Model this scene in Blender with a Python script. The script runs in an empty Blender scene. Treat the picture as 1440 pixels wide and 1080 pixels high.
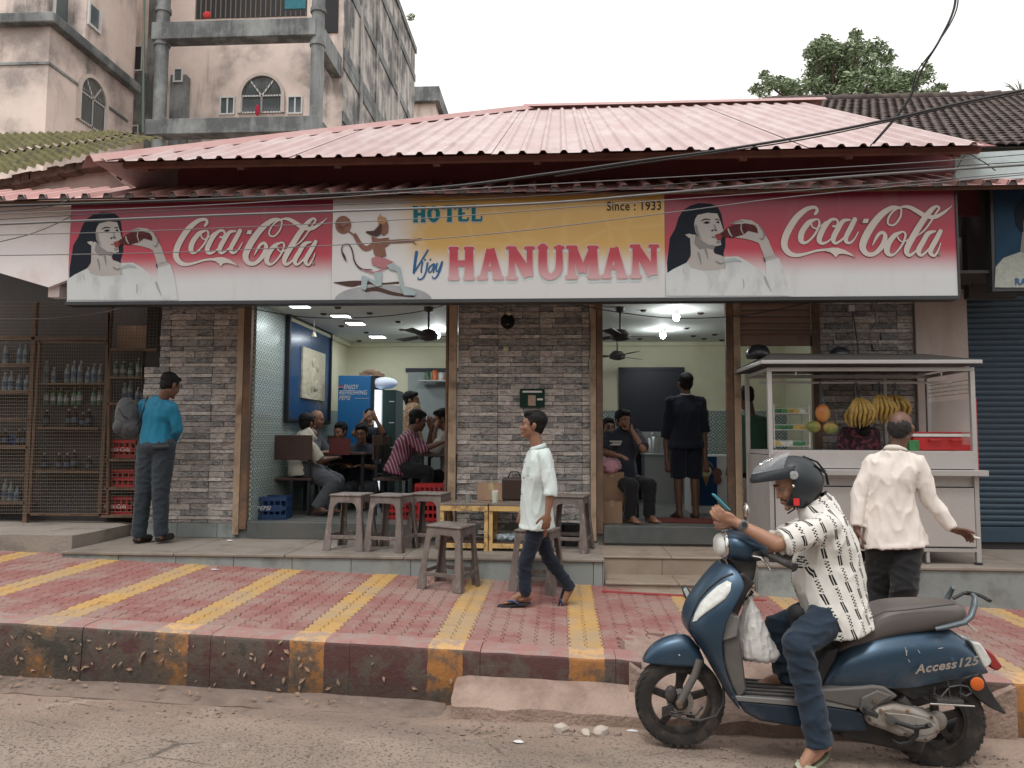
import bpy, bmesh, math, random
import numpy as np
from mathutils import Vector, Matrix, noise as mnoise
random.seed(7)
sc = bpy.context.scene
COL = sc.collection
R = math.radians
# camera
F_PX, PITCH, YAW, ROLL, EYE = 1070.0, R(4.1), R(3.6), R(0.27), 1.72
CAMF = Vector((-math.sin(YAW) * math.cos(PITCH), math.cos(YAW) * math.cos(PITCH), math.sin(PITCH)))
_r = Vector((math.cos(YAW), math.sin(YAW), 0.0))
_u = _r.cross(CAMF)
CAMR = _r * math.cos(ROLL) + _u * math.sin(ROLL)
CAMU = -_r * math.sin(ROLL) + _u * math.cos(ROLL)
cam_data = bpy.data.cameras.new('camera')
cam = bpy.data.objects.new('camera', cam_data)
COL.objects.link(cam)
cam.matrix_world = Matrix(((CAMR.x, CAMU.x, -CAMF.x, 0), (CAMR.y, CAMU.y, -CAMF.y, 0), (CAMR.z, CAMU.z, -CAMF.z, EYE), (0, 0, 0, 1)))
cam_data.sensor_width = 36.0
cam_data.lens = F_PX / 1440.0 * 36.0
cam_data.clip_end = 2000
cam_data.clip_start = 0.05
sc.camera = cam
# sky, sun, exposure
world = bpy.data.worlds.new('World')
sc.world = world
world.use_nodes = True
wn = world.node_tree
for n in list(wn.nodes):
 wn.nodes.remove(n)
w_out = wn.nodes.new('ShaderNodeOutputWorld')
w_bg = wn.nodes.new('ShaderNodeBackground')
sky = wn.nodes.new('ShaderNodeTexSky')
sky.sky_type = 'NISHITA'
sky.sun_disc = False
SUN_EL, SUN_AZ = R(62), R(200)
sky.sun_elevation = SUN_EL
sky.sun_rotation = SUN_AZ
sky.air_density = 1.0
sky.dust_density = 6.0
sky.ozone_density = 1.0
hs = wn.nodes.new('ShaderNodeHueSaturation')
hs.inputs['Saturation'].default_value = 0.12
mixw = wn.nodes.new('ShaderNodeMix')
mixw.data_type = 'RGBA'
mixw.inputs[0].default_value = 0.7
mixw.inputs[7].default_value = (13.2, 12.9, 12.5, 1)
wn.links.new(sky.outputs[0], hs.inputs['Color'])
wn.links.new(hs.outputs[0], mixw.inputs[6])
wn.links.new(mixw.outputs[2], w_bg.inputs['Color'])
w_bg.inputs['Strength'].default_value = 0.1
wn.links.new(w_bg.outputs[0], w_out.inputs['Surface'])
sun_d = bpy.data.lights.new('sun', 'SUN')
sun_d.energy = 0.95
sun_d.angle = R(13)
sun_d.color = (1.0, 0.97, 0.93)
sun = bpy.data.objects.new('sun', sun_d)
COL.objects.link(sun)
_sd = Vector((math.sin(SUN_AZ) * math.cos(SUN_EL), math.cos(SUN_AZ) * math.cos(SUN_EL), math.sin(SUN_EL)))
sun.rotation_euler = _sd.to_track_quat('Z', 'Y').to_euler()
sc.view_settings.view_transform = 'Standard'
sc.view_settings.look = 'None'
sc.view_settings.exposure = 0.36
sc.view_settings.gamma = 1.0
sc.view_settings.use_curve_mapping = False
sc.cycles.max_bounces = 7
sc.cycles.diffuse_bounces = 4
sc.cycles.transparent_max_bounces = 12
# geometry helpers
EYEV = Vector((0, 0, EYE))
def ray(px, py):
 return CAMF + CAMR * ((px - 720) / F_PX) + CAMU * ((540 - py) / F_PX)
def at(px, py, Y):
 d = ray(px, py)
 return EYEV + d * (Y / d.y)
def atz(px, py, Z):
 d = ray(px, py)
 return EYEV + d * ((Z - EYE) / d.z)
def pav_z(x, y):
 return 0.255 + 0.0155 * y - 0.036 * x
def road_z(x, y=0):
 return -0.005 - 0.03 * x
def V(*a):
 return Vector(a)
WM = {}
def frame(d, hint=Vector((0, 0, 1))):
 d = Vector(d).normalized()
 if abs(d.dot(hint)) > 0.97:
  hint = Vector((1, 0, 0)) if abs(d.x) < 0.9 else Vector((0, 1, 0))
 a = hint.cross(d).normalized()
 b = d.cross(a).normalized()
 return a, b, d
class MB:
 def __init__(s):
  s.v = []; s.f = []; s.mi = []; s.mat = 0
 def add(s, vs, fs):
  o = len(s.v)
  s.v.extend([tuple(v) for v in vs])
  for f in fs:
   s.f.append(tuple(i + o for i in f)); s.mi.append(s.mat)
  return s
 def box(s, x0, x1, y0, y1, z0, z1):
  vs = [(x, y, z) for z in (z0, z1) for y in (y0, y1) for x in (x0, x1)]
  return s.add(vs, [(0, 2, 3, 1), (4, 5, 7, 6), (0, 1, 5, 4), (2, 6, 7, 3), (0, 4, 6, 2), (1, 3, 7, 5)])
 def obox(s, c, ax, ay, az):
  c = Vector(c); ax = Vector(ax); ay = Vector(ay); az = Vector(az)
  vs = [c + ax * i + ay * j + az * k for k in (-1, 1) for j in (-1, 1) for i in (-1, 1)]
  return s.add(vs, [(0, 2, 3, 1), (4, 5, 7, 6), (0, 1, 5, 4), (2, 6, 7, 3), (0, 4, 6, 2), (1, 3, 7, 5)])
 def bar(s, p0, p1, w, h, hint=Vector((0, 0, 1))):
  p0 = Vector(p0); p1 = Vector(p1)
  a, b, d = frame(p1 - p0, hint)
  return s.obox((p0 + p1) / 2, a * w / 2, b * h / 2, (p1 - p0) / 2)
 def rings(s, rs, closed=True, caps=True):
  n = len(rs[0]); vs = [p for r in rs for p in r]; fs = []
  for i in range(len(rs) - 1):
   for j in range(n if closed else n - 1):
    a = i * n + j; b = i * n + (j + 1) % n
    fs.append((a, b, b + n, a + n))
  if caps and closed:
   fs.append(tuple(range(n - 1, -1, -1)))
   fs.append(tuple((len(rs) - 1) * n + j for j in range(n)))
  return s.add(vs, fs)
 def tube(s, path, r, n=8, caps=True, flat=1.0, hint=Vector((0, 0, 1))):
  path = [Vector(p) for p in path]
  if not hasattr(r, '__len__'):
   r = [r] * len(path)
  rs = []; a = None
  for i, p in enumerate(path):
   d = (path[min(i + 1, len(path) - 1)] - path[max(i - 1, 0)])
   if a is None:
    a, b, d = frame(d, hint)
   else:
    d = d.normalized(); a = (a - d * a.dot(d)).normalized(); b = d.cross(a)
   rs.append([p + a * (math.cos(t) * r[i]) + b * (math.sin(t) * r[i] * flat) for t in [2 * math.pi * k / n for k in range(n)]])
  return s.rings(rs, True, caps)
 def cyl(s, p0, p1, r0, r1=None, n=16, caps=True):
  return s.tube([p0, p1], [r0, r0 if r1 is None else r1], n, caps)
 def cap(s, p0, r0, p1, r1, n=14, m=4):
  p0 = Vector(p0); p1 = Vector(p1)
  a, b, d = frame(p1 - p0)
  rs = []
  for i in range(m + 1):
   t = -math.pi / 2 + (math.pi / 2) * i / m
   rr = max(r0 * math.cos(t), r0 * 0.03); c = p0 + d * (r0 * math.sin(t))
   rs.append([c + (a * math.cos(q) + b * math.sin(q)) * rr for q in [2 * math.pi * k / n for k in range(n)]])
  for i in range(m + 1):
   t = (math.pi / 2) * i / m
   rr = max(r1 * math.cos(t), r1 * 0.03); c = p1 + d * (r1 * math.sin(t))
   rs.append([c + (a * math.cos(q) + b * math.sin(q)) * rr for q in [2 * math.pi * k / n for k in range(n)]])
  return s.rings(rs)
 def ell(s, c, ax, ay, az, nu=16, nv=10):
  c = Vector(c); ax = Vector(ax); ay = Vector(ay); az = Vector(az)
  rs = []
  for i in range(nv + 1):
   t = -math.pi / 2 + math.pi * i / nv
   k = max(math.cos(t), 0.02)
   rs.append([c + az * math.sin(t) + (ax * math.cos(q) + ay * math.sin(q)) * k for q in [2 * math.pi * j / nu for j in range(nu)]])
  return s.rings(rs)
 def lathe(s, c, prof, n=20, axis=Vector((0, 0, 1))):
  a, b, d = frame(axis)
  c = Vector(c)
  rs = [[c + d * h + (a * math.cos(q) + b * math.sin(q)) * max(r, 1e-4) for q in [2 * math.pi * j / n for j in range(n)]] for r, h in prof]
  return s.rings(rs, True, prof[0] != prof[-1])
 def prism(s, pts, off):
  pts = [Vector(p) for p in pts]; off = Vector(off); n = len(pts)
  vs = pts + [p + off for p in pts]
  fs = [tuple(range(n)), tuple(range(2 * n - 1, n - 1, -1))]
  fs += [(i, i + n, (i + 1) % n + n, (i + 1) % n) for i in range(n)]
  return s.add(vs, fs)
 def build(s, name, mat, parent=None, smooth=None, bevel=0, bseg=2, local=False, fix=True):
  me = bpy.data.meshes.new(name)
  vs = s.v
  if parent is not None and not local:
   inv = WM[parent].inverted()
   vs = [tuple(inv @ Vector(v)) for v in vs]
  me.from_pydata(vs, [], s.f)
  for m in (mat if isinstance(mat, (list, tuple)) else [mat]):
   me.materials.append(m)
  if isinstance(mat, (list, tuple)):
   me.polygons.foreach_set('material_index', s.mi)
  if fix:
   bm = bmesh.new(); bm.from_mesh(me)
   bmesh.ops.recalc_face_normals(bm, faces=bm.faces)
   bm.to_mesh(me); bm.free()
  if smooth is not None:
   me.polygons.foreach_set('use_smooth', [True] * len(me.polygons))
   if smooth < 180:
    me.set_sharp_from_angle(angle=R(smooth))
  o = bpy.data.objects.new(name, me)
  COL.objects.link(o)
  if parent is not None:
   o.parent = parent
   WM[o] = WM[parent]
  else:
   WM[o] = Matrix.Identity(4)
  if bevel:
   b = o.modifiers.new('bevel', 'BEVEL'); b.width = bevel; b.segments = bseg
   b.limit_method = 'ANGLE'; b.angle_limit = R(35)
  return o
def tag(o, label=None, cat=None, group=None, kind=None):
 if label: o['label'] = label
 if cat: o['category'] = cat
 if group: o['group'] = group
 if kind: o['kind'] = kind
 return o
def thing(name, label, cat, loc=(0, 0, 0), rz=0, group=None):
 o = bpy.data.objects.new(name, None)
 COL.objects.link(o)
 o.empty_display_size = 0.1
 o.location = loc; o.rotation_euler = (0, 0, rz)
 WM[o] = Matrix.Translation(loc) @ Matrix.Rotation(rz, 4, 'Z')
 return tag(o, label, cat, group)
def struct(o):
 o['kind'] = 'structure'
 return o
def subparent(child, parent):
 child.parent = parent
 WM[child] = WM[parent]
 return child
def copy_tree(o, parent=None):
 c = o.copy(); COL.objects.link(c)
 if parent is not None: c.parent = parent
 for ch in list(o.children):
  copy_tree(ch, c)
 return c
# material helpers
class N:
 def __init__(s, nt, k): s.nt = nt; s.k = k
 def _op(s, op, *o, clamp=False):
  n = s.nt.nodes.new('ShaderNodeMath'); n.operation = op; n.use_clamp = clamp
  for i, x in enumerate((s,) + o):
   if isinstance(x, N): s.nt.links.new(x.k, n.inputs[i])
   else: n.inputs[i].default_value = x
  return N(s.nt, n.outputs[0])
 def __add__(s, o): return s._op('ADD', o)
 def __sub__(s, o): return s._op('SUBTRACT', o)
 def __mul__(s, o): return s._op('MULTIPLY', o)
 def __truediv__(s, o): return s._op('DIVIDE', o)
 def fract(s): return s._op('FRACT')
 def floor(s): return s._op('FLOOR')
 def abs(s): return s._op('ABSOLUTE')
 def sin(s): return s._op('SINE')
 def lt(s, o): return s._op('LESS_THAN', o)
 def gt(s, o): return s._op('GREATER_THAN', o)
 def min(s, o): return s._op('MINIMUM', o)
 def max(s, o): return s._op('MAXIMUM', o)
 def pow(s, o): return s._op('POWER', o)
 def smooth(s, a, b):
  n = s.nt.nodes.new('ShaderNodeMapRange'); n.interpolation_type = 'SMOOTHSTEP'
  s.nt.links.new(s.k, n.inputs[0]); n.inputs[1].default_value = a; n.inputs[2].default_value = b
  return N(s.nt, n.outputs[0])
class MT:
 def __init__(s, name, rough=0.6, metal=0.0, spec=0.5):
  s.m = bpy.data.materials.new(name); s.m.use_nodes = True
  s.nt = s.m.node_tree
  s.b = s.nt.nodes['Principled BSDF']
  s.b.inputs['Roughness'].default_value = rough
  s.b.inputs['Metallic'].default_value = metal
  s.b.inputs['Specular IOR Level'].default_value = spec
  g = s.nt.nodes.new('ShaderNodeNewGeometry')
  s.pos = g.outputs['Position']
  s.nrm = g.outputs['Normal']
  tc = s.nt.nodes.new('ShaderNodeTexCoord'); s.obj = tc.outputs['Object']
 def xyz(s, src=None):
  n = s.nt.nodes.new('ShaderNodeSeparateXYZ'); s.nt.links.new(src or s.pos, n.inputs[0])
  return [N(s.nt, n.outputs[i]) for i in range(3)]
 def comb(s, x, y, z):
  n = s.nt.nodes.new('ShaderNodeCombineXYZ')
  for i, q in enumerate((x, y, z)):
   if isinstance(q, N): s.nt.links.new(q.k, n.inputs[i])
   else: n.inputs[i].default_value = q
  return n.outputs[0]
 def noise(s, scale, detail=4, stretch=(1, 1, 1), src=None, rough=0.55, dist=0):
  mp = s.nt.nodes.new('ShaderNodeMapping'); mp.inputs['Scale'].default_value = stretch
  s.nt.links.new(src or s.pos, mp.inputs[0])
  n = s.nt.nodes.new('ShaderNodeTexNoise'); n.inputs['Scale'].default_value = scale
  n.inputs['Detail'].default_value = detail; n.inputs['Roughness'].default_value = rough
  n.inputs['Distortion'].default_value = dist
  s.nt.links.new(mp.outputs[0], n.inputs['Vector'])
  return N(s.nt, n.outputs[0])
 def voro(s, scale, feature='F1', stretch=(1, 1, 1), out=0, src=None, rand=1.0):
  mp = s.nt.nodes.new('ShaderNodeMapping'); mp.inputs['Scale'].default_value = stretch
  s.nt.links.new(src or s.pos, mp.inputs[0])
  n = s.nt.nodes.new('ShaderNodeTexVoronoi'); n.feature = feature; n.inputs['Scale'].default_value = scale
  n.inputs['Randomness'].default_value = rand
  s.nt.links.new(mp.outputs[0], n.inputs['Vector'])
  return N(s.nt, n.outputs[out])
 def rnd(s):
  n = s.nt.nodes.new('ShaderNodeObjectInfo'); return N(s.nt, n.outputs['Random'])
 def mix(s, f, a, b, blend='MIX'):
  n = s.nt.nodes.new('ShaderNodeMix'); n.data_type = 'RGBA'; n.blend_type = blend
  for i, q in ((0, f), (6, a), (7, b)):
   if isinstance(q, N): s.nt.links.new(q.k, n.inputs[i])
   elif i == 0: n.inputs[0].default_value = q
   else: n.inputs[i].default_value = (*q, 1)
  return N(s.nt, n.outputs[2])
 def color(s, c):
  if isinstance(c, N): s.nt.links.new(c.k, s.b.inputs['Base Color'])
  else: s.b.inputs['Base Color'].default_value = (*c, 1)
  return s
 def set(s, name, v):
  if isinstance(v, N): s.nt.links.new(v.k, s.b.inputs[name])
  else: s.b.inputs[name].default_value = v
  return s
 def bump(s, h, strength=0.3, dist=0.01):
  n = s.nt.nodes.new('ShaderNodeBump'); n.inputs['Strength'].default_value = strength; n.inputs['Distance'].default_value = dist
  s.nt.links.new(h.k, n.inputs['Height']); s.nt.links.new(n.outputs[0], s.b.inputs['Normal'])
  return s
def sc3(c, k): return tuple(min(1, x * k) for x in c)
def plain(name, col, rough=0.6, metal=0.0, var=0.18, vs=5, bump=0.15, bs=60, dirt=None, da=0.5, ds=3, bd=0.004, spec=0.5, edge=(0.45, 0.7), rv=0.0):
 if 'print' in name or 'ink' in name: spec, rough = 0.12, 0.6
 t = MT(name, rough, metal, spec)
 c = t.mix(t.noise(vs, 6), sc3(col, 1 - var), sc3(col, 1 + var))
 if rv:
  c = t.mix(t.rnd(), t.mix(rv, c, (0, 0, 0)), c)
 if dirt:
  d = t.noise(ds, 8, rough=0.65).smooth(*edge)
  c = t.mix(d * da, c, dirt)
  t.set('Roughness', d * 0.2 + rough)
 t.color(c)
 if bump: t.bump(t.noise(bs, 5), bump, bd)
 return t.m
def emit(name, col, s):
 t = MT(name); t.color((0.8, 0.8, 0.8))
 t.b.inputs['Emission Color'].default_value = (*col, 1); t.b.inputs['Emission Strength'].default_value = s
 return t.m
def glass(name, col=(0.8, 0.85, 0.85), rough=0.05, alpha=0.25):
 t = MT(name, rough); t.color(col); t.b.inputs['Alpha'].default_value = alpha
 return t.m
# shared materials
def streaky(name, base, dark, amount=0.8, scale=1.2, z0=None, rough=0.8, thr=(0.42, 0.68), tint=None):
 t = MT(name, rough)
 c = t.mix(t.noise(3, 6), sc3(base, 0.88), sc3(base, 1.08))
 if tint: c = t.mix(t.noise(0.7, 4).smooth(0.45, 0.65) * 0.6, c, tint)
 s = t.noise(scale * 3, 7, (1, 1, 0.12), rough=0.65).smooth(*thr)
 p = t.noise(scale, 6, rough=0.6).smooth(thr[0] - 0.02, thr[1])
 f = (s * 0.55 + p * 0.75)._op('MINIMUM', 1.0) * amount
 f = f * (t.noise(22, 4) * 0.7 + 0.62)
 t.color(t.mix(f._op('MINIMUM', 1.0), c, dark))
 t.bump(t.noise(30, 6) + t.noise(160, 3) * 0.3, 0.35, 0.006)
 return t.m
m_road = MT('road_asphalt', 0.92)
_a = m_road.noise(1.3, 6)
_c = m_road.mix(_a.smooth(0.3, 0.7), (0.215, 0.168, 0.135), (0.31, 0.248, 0.205))
_sp = m_road.voro(75, rand=1.0)
_spc = m_road.noise(55, 3, rough=0.7)
_c = m_road.mix(_spc.smooth(0.52, 0.62) * 0.85, _c, (0.07, 0.055, 0.047))
_c = m_road.mix(m_road.noise(90, 2).smooth(0.60, 0.70) * 0.55, _c, (0.42, 0.37, 0.33))
_x, _y, _z = m_road.xyz()
_edge = (_y + m_road.noise(2.5, 5) * 0.5).smooth(4.35, 5.0)
_c = m_road.mix(_edge * 0.7, _c, (0.30, 0.215, 0.17))
_c = m_road.mix(m_road.noise(9, 8, rough=0.7).smooth(0.56, 0.7) * _edge * 0.8, _c, (0.10, 0.07, 0.055))
_c = m_road.mix(m_road.noise(0.5, 5, (1, 3, 1)).smooth(0.52, 0.7) * 0.3, _c, (0.12, 0.105, 0.1))
_c = m_road.mix(m_road.noise(0.9, 5, (0.35, 1.6, 1), rough=0.6).smooth(0.50, 0.66) * 0.35, _c, (0.10, 0.08, 0.07))
_c = m_road.mix(m_road.voro(1.1, 'DISTANCE_TO_EDGE', (1, 1.7, 1)).smooth(0.018, 0.0) * m_road.noise(2.1, 4).smooth(.5, .62) * 0.7, _c, (0.05, 0.042, 0.037))
_c = m_road.mix(m_road.noise(3.1, 6, rough=.7).smooth(0.62, 0.70) * 0.45, _c, (0.40, 0.33, 0.28))
m_road.color(_c); m_road.bump(_spc + m_road.noise(22, 4) * 0.5, 0.7, 0.012)
m_road = m_road.m
STR_P, STR_W, STR_X0 = 0.912, 0.228, None
_b0 = -0.735
STR_X0 = _b0 - STR_W / 2
def stripe_index(x):
 return ((x - STR_X0) / STR_P) % 1.0 < STR_W / STR_P
m_kerb = MT('kerb_face_shaded', 0.75)  # kerb face: paint colours darkened to carry its shade, plus real grime
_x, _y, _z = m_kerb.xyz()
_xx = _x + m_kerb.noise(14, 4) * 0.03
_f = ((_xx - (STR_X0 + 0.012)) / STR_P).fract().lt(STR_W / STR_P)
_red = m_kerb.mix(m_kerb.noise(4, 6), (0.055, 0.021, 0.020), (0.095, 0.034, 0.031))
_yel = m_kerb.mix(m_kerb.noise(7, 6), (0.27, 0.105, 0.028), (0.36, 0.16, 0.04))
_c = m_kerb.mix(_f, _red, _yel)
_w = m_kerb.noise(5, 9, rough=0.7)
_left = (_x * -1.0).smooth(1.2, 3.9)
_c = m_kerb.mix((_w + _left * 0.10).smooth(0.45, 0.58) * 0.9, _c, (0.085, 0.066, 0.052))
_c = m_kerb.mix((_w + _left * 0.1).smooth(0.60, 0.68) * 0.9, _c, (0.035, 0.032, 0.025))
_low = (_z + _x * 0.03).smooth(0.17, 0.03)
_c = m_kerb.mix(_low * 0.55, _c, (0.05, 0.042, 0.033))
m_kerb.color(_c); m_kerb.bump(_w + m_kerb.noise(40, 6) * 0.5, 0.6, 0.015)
m_kerb = m_kerb.m
m_kerbtop = MT('kerb_top_paint', 0.8)  # same paint as the face, paler and dusty on the top
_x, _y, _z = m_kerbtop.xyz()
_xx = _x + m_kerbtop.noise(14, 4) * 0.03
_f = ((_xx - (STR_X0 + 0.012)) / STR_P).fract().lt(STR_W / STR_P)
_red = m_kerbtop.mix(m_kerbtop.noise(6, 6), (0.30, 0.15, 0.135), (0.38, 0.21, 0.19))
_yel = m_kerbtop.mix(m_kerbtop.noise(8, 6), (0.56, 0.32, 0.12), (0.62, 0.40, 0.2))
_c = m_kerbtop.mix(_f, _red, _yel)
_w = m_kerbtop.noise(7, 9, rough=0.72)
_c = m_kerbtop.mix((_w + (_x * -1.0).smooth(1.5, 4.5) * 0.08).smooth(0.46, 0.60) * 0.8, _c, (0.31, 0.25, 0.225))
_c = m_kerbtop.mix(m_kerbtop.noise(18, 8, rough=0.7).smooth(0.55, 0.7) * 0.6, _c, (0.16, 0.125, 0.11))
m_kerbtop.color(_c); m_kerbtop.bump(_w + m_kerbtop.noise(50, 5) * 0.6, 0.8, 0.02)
m_kerbtop = m_kerbtop.m
def paver_mat(name, a, b, worn):
 t = MT(name, 0.85)
 c = t.mix(t.noise(9, 5), a, b)
 c = t.mix(t.rnd() * 0.35, c, sc3(a, 0.7))
 x, y, z = t.xyz()
 w = t.noise(2.2, 8, rough=0.68)
 c = t.mix((w + (y * -1.0).smooth(-5.4, -5.0) * -0.05).smooth(0.40, 0.60) * 0.85, c, worn)
 c = t.mix(t.noise(28, 5).smooth(0.56, 0.7) * 0.4, c, (0.30, 0.22, 0.19))
 t.color(c); t.bump(t.noise(70, 5) + t.noise(12, 4), 0.3, 0.005)
 return t.m
m_pred = paver_mat('red_paver', (0.23, 0.09, 0.08), (0.31, 0.13, 0.115), (0.30, 0.205, 0.18))
m_pyel = paver_mat('yellow_paver', (0.45, 0.26, 0.08), (0.53, 0.33, 0.12), (0.37, 0.27, 0.17))
m_pbase = plain('paving_bed', (0.17, 0.105, 0.085), 0.95, var=0.3, vs=8, bump=0.6, dirt=(0.28, 0.18, 0.15), ds=3)
m_concrete = plain('rough_concrete', (0.35, 0.255, 0.21), 0.9, var=0.25, vs=4, bump=0.8, bs=35, bd=0.02, dirt=(0.17, 0.11, 0.085), da=0.7, ds=2.5)
m_slab = plain('old_slab_concrete', (0.27, 0.235, 0.205), 0.9, var=0.25, vs=3, bump=0.6, bs=30, bd=0.012, dirt=(0.10, 0.09, 0.08), da=0.7, ds=1.8)
m_kota = plain('green_stone_tile', (0.29, 0.325, 0.32), 0.55, var=0.18, vs=3, bump=0.12, dirt=(0.13, 0.13, 0.115), da=0.75, ds=3.2, rv=0.25)
m_kotatop = plain('worn_platform_stone', (0.30, 0.26, 0.225), 0.5, var=0.25, vs=2.5, bump=0.12, dirt=(0.16, 0.13, 0.105), da=0.8, ds=2.2, rv=0.2)
m_brownstone = plain('brown_step_tile', (0.33, 0.265, 0.21), 0.5, var=0.22, vs=4, bump=0.15, dirt=(0.19, 0.14, 0.11), da=0.6, ds=3, rv=0.2)
m_darkstone = plain('dark_granite', (0.085, 0.095, 0.095), 0.4, var=0.3, vs=12, bump=0.08, dirt=(0.15, 0.13, 0.115), da=0.5, ds=2)
# ground and road
mb = MB()
xs = [-400, -60, -12, 0, 12, 60, 400]
def gz(x): return road_z(max(-12, min(12, x))) - 0.003
mb.rings([[(x, -300, gz(x)) for x in xs], [(x, 4.4, gz(x)) for x in xs], [(x, 400, gz(x) - 0.15) for x in xs]], closed=False, caps=False)
struct(mb.build('ground', plain('bare_earth', (0.26, 0.19, 0.15), 0.95, bump=0.5), fix=False))
mb = MB()
nx, ny = 150, 42
rows = []
for j in range(ny):
 y = -9 + (5.12 + 9) * (j / (ny - 1)) ** 0.45
 row = []
 for i in range(nx):
  x = -11 + 22 * i / (nx - 1)
  z = road_z(x) + 0.003 + 0.010 * mnoise.noise(V(x * 1.1, y * 1.1, 0)) + (0.006 * mnoise.noise(V(x * 5, y * 5, 3)) if y > 3 else 0)
  if y > 4.75: z -= (y - 4.75) * 0.03
  row.append((x, y, z))
 rows.append(row)
mb.rings(rows, closed=False, caps=False)
struct(mb.build('road', m_road, smooth=180, fix=False))
# kerb: blocks with a rounded top edge
kroot = thing('kerb', None, None, (0, 5, 0)); kroot['kind'] = 'structure'
KX0, KX1 = -7.6, 0.52
def kerb_run(x0, x1, step=0.92):
 x = x0; k = 0
 while x < x1 - 0.05:
  xe = min(x + step * random.uniform(0.92, 1.08), x1)
  g = 0.0015
  rs = []
  nseg = 6
  dz = random.uniform(-0.004, 0.004); dy = random.uniform(-0.003, 0.003)
  for i in range(nseg + 1):
   xx = x + g + (xe - x - 2 * g) * i / nseg
   zt = pav_z(xx, 5.08) + 0.004 + dz; zb = road_z(xx) - 0.08
   j1 = 0.012 * mnoise.noise(V(xx * 4, 1, 7)); j2 = 0.014 * mnoise.noise(V(xx * 7, 2, 5))
   prof = [(4.975 + dy, zb), (4.985 + dy + j1 * 0.5, zb + (zt - zb) * 0.5), (4.988 + dy + j1, zt - 0.026 + j2 * 0.5), (4.998 + dy + j1, zt - 0.008 + j2 * .5), (5.025, zt + 0.002 + j2 * 0.4), (5.21, zt + 0.004), (5.21, zb)]
   rs.append([V(xx, a, b) for a, b in prof])
  m = MB(); m.rings(rs)
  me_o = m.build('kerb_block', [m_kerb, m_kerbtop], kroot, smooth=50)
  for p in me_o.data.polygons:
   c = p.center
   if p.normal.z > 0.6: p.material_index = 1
  x = xe; k += 1
kerb_run(KX0, KX1)
kerb_run(2.62, 7.4)
# pavement of interlocking pavers
proot = thing('pavement', None, None, (0, 6, 0)); proot['kind'] = 'structure'
RX0, RX1 = 0.50, 2.62   # where the pavement is broken down to a ramp
def pz(x, y):
 z = pav_z(x, y)
 e = 0.0
 if RX0 - 0.05 < x < RX1 + 0.15:
  sx = min(1, max(0, (x - RX0 + 0.05) / 0.25)) * min(1, max(0, (RX1 + 0.15 - x) / 0.3))
  t = min(1, max(0, (5.75 - y) / 0.85))
  z = z * (1 - sx * t) + (road_z(x) + 0.13) * sx * t
 return z
mb = MB()
rows = []
for j in range(20):
 y = 5.15 + (8.6 - 5.15) * j / 19
 rows.append([(-7.6 + 15 * i / 110, y, pz(-7.6 + 15 * i / 110, y) - 0.012) for i in range(111)])
mb.rings(rows, closed=False, caps=False)
mb.build('paving_bed', m_pbase, proot, smooth=180, fix=False)
PW, PL = STR_W / 2, 0.19
def zig(y):
 t = (y / PL * 2) % 1.0
 return 0.011 * (1 if t < 0.5 else -1)
def paver_poly(y0, y1, w, g=0.0026):
 ys = [y0 + g, y0 + PL * 0.23, y0 + PL * 0.27, y0 + PL * 0.48, y0 + PL * 0.52, y0 + PL * 0.73, y0 + PL * 0.77, y1 - g]
 zz = [0.008, 0.008, -0.008, -0.008, 0.008, 0.008, -0.008, -0.008]
 L = [(-w / 2 + g + z, y) for y, z in zip(ys, zz)]
 Rr = [(w / 2 - g + z, y) for y, z in zip(ys, zz)]
 return L[::-1] + Rr
pp = paver_poly(-PL / 2, PL / 2, PW)
def paver_verts():
 c = V(sum(p[0] for p in pp) / len(pp), sum(p[1] for p in pp) / len(pp), 0)
 lo = [(x, y, -0.03) for x, y in pp]
 md = [(x, y, -0.003) for x, y in pp]
 hi = [(c.x + (x - c.x) * 0.94, c.y + (y - c.y) * 0.965, 0.0015) for x, y in pp]
 return lo, md, hi
lo, md, hi = paver_verts()
n = len(pp)
pm = MB(); pm.v = lo + md + hi
for a in (0, n):
 for i in range(n): pm.f.append((a + i, a + (i + 1) % n, a + n + (i + 1) % n, a + n + i))
pm.f.append(tuple(range(2 * n, 3 * n)))
def paver_mesh(name, m):
 me = bpy.data.meshes.new(name); me.from_pydata(pm.v, [], pm.f); me.materials.append(m)
 b = bmesh.new(); b.from_mesh(me); bmesh.ops.recalc_face_normals(b, faces=b.faces); b.to_mesh(me); b.free()
 return me
me_red, me_yel = paver_mesh('paver_red', m_pred), paver_mesh('paver_yellow', m_pyel)
cells = []
ncol0 = int(round((-7.4 - STR_X0) / PW)); ncol1 = int(round((7.3 - STR_X0) / PW))
COLN = STR_P / PW
for k in range(ncol0, ncol1):
 xc = STR_X0 + (k + 0.5) * PW
 y = 5.21 + PL / 2 + (PL / 2 if k % 2 else 0) - (PL if k % 2 else 0)
 yel = stripe_index(xc)
 while y < 8.5:
  y0 = y
  y += PL
  if y0 < 5.25 and k % 2: pass
  if xc > -4.86 and xc < 0.42 and y0 > 7.34: continue
  if xc > 0.42 and y0 > 7.45: continue
  if xc < -4.86 and y0 > 7.60: continue
  if RX0 - 0.1 < xc < RX1 + 0.1 and y0 < 5.50 + 0.10 * math.sin(xc * 5): continue
  if y0 < 5.29: y0 = 5.31
  cells.append((xc, y0, yel))
def px_size(x, y, z):
 v = V(x, y, z) - EYEV
 d = v.dot(_f0)
 sx = 720 + F_PX * v.dot(CAMR) / d
 return (1 if -20 < sx < 1460 else 0) / d
_f0 = V(-math.sin(YAW) * math.cos(PITCH), math.cos(YAW) * math.cos(PITCH), math.sin(PITCH))
cells.sort(key=lambda c: -px_size(c[0], c[1], 0.3))
rest = {True: MB(), False: MB()}
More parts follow.
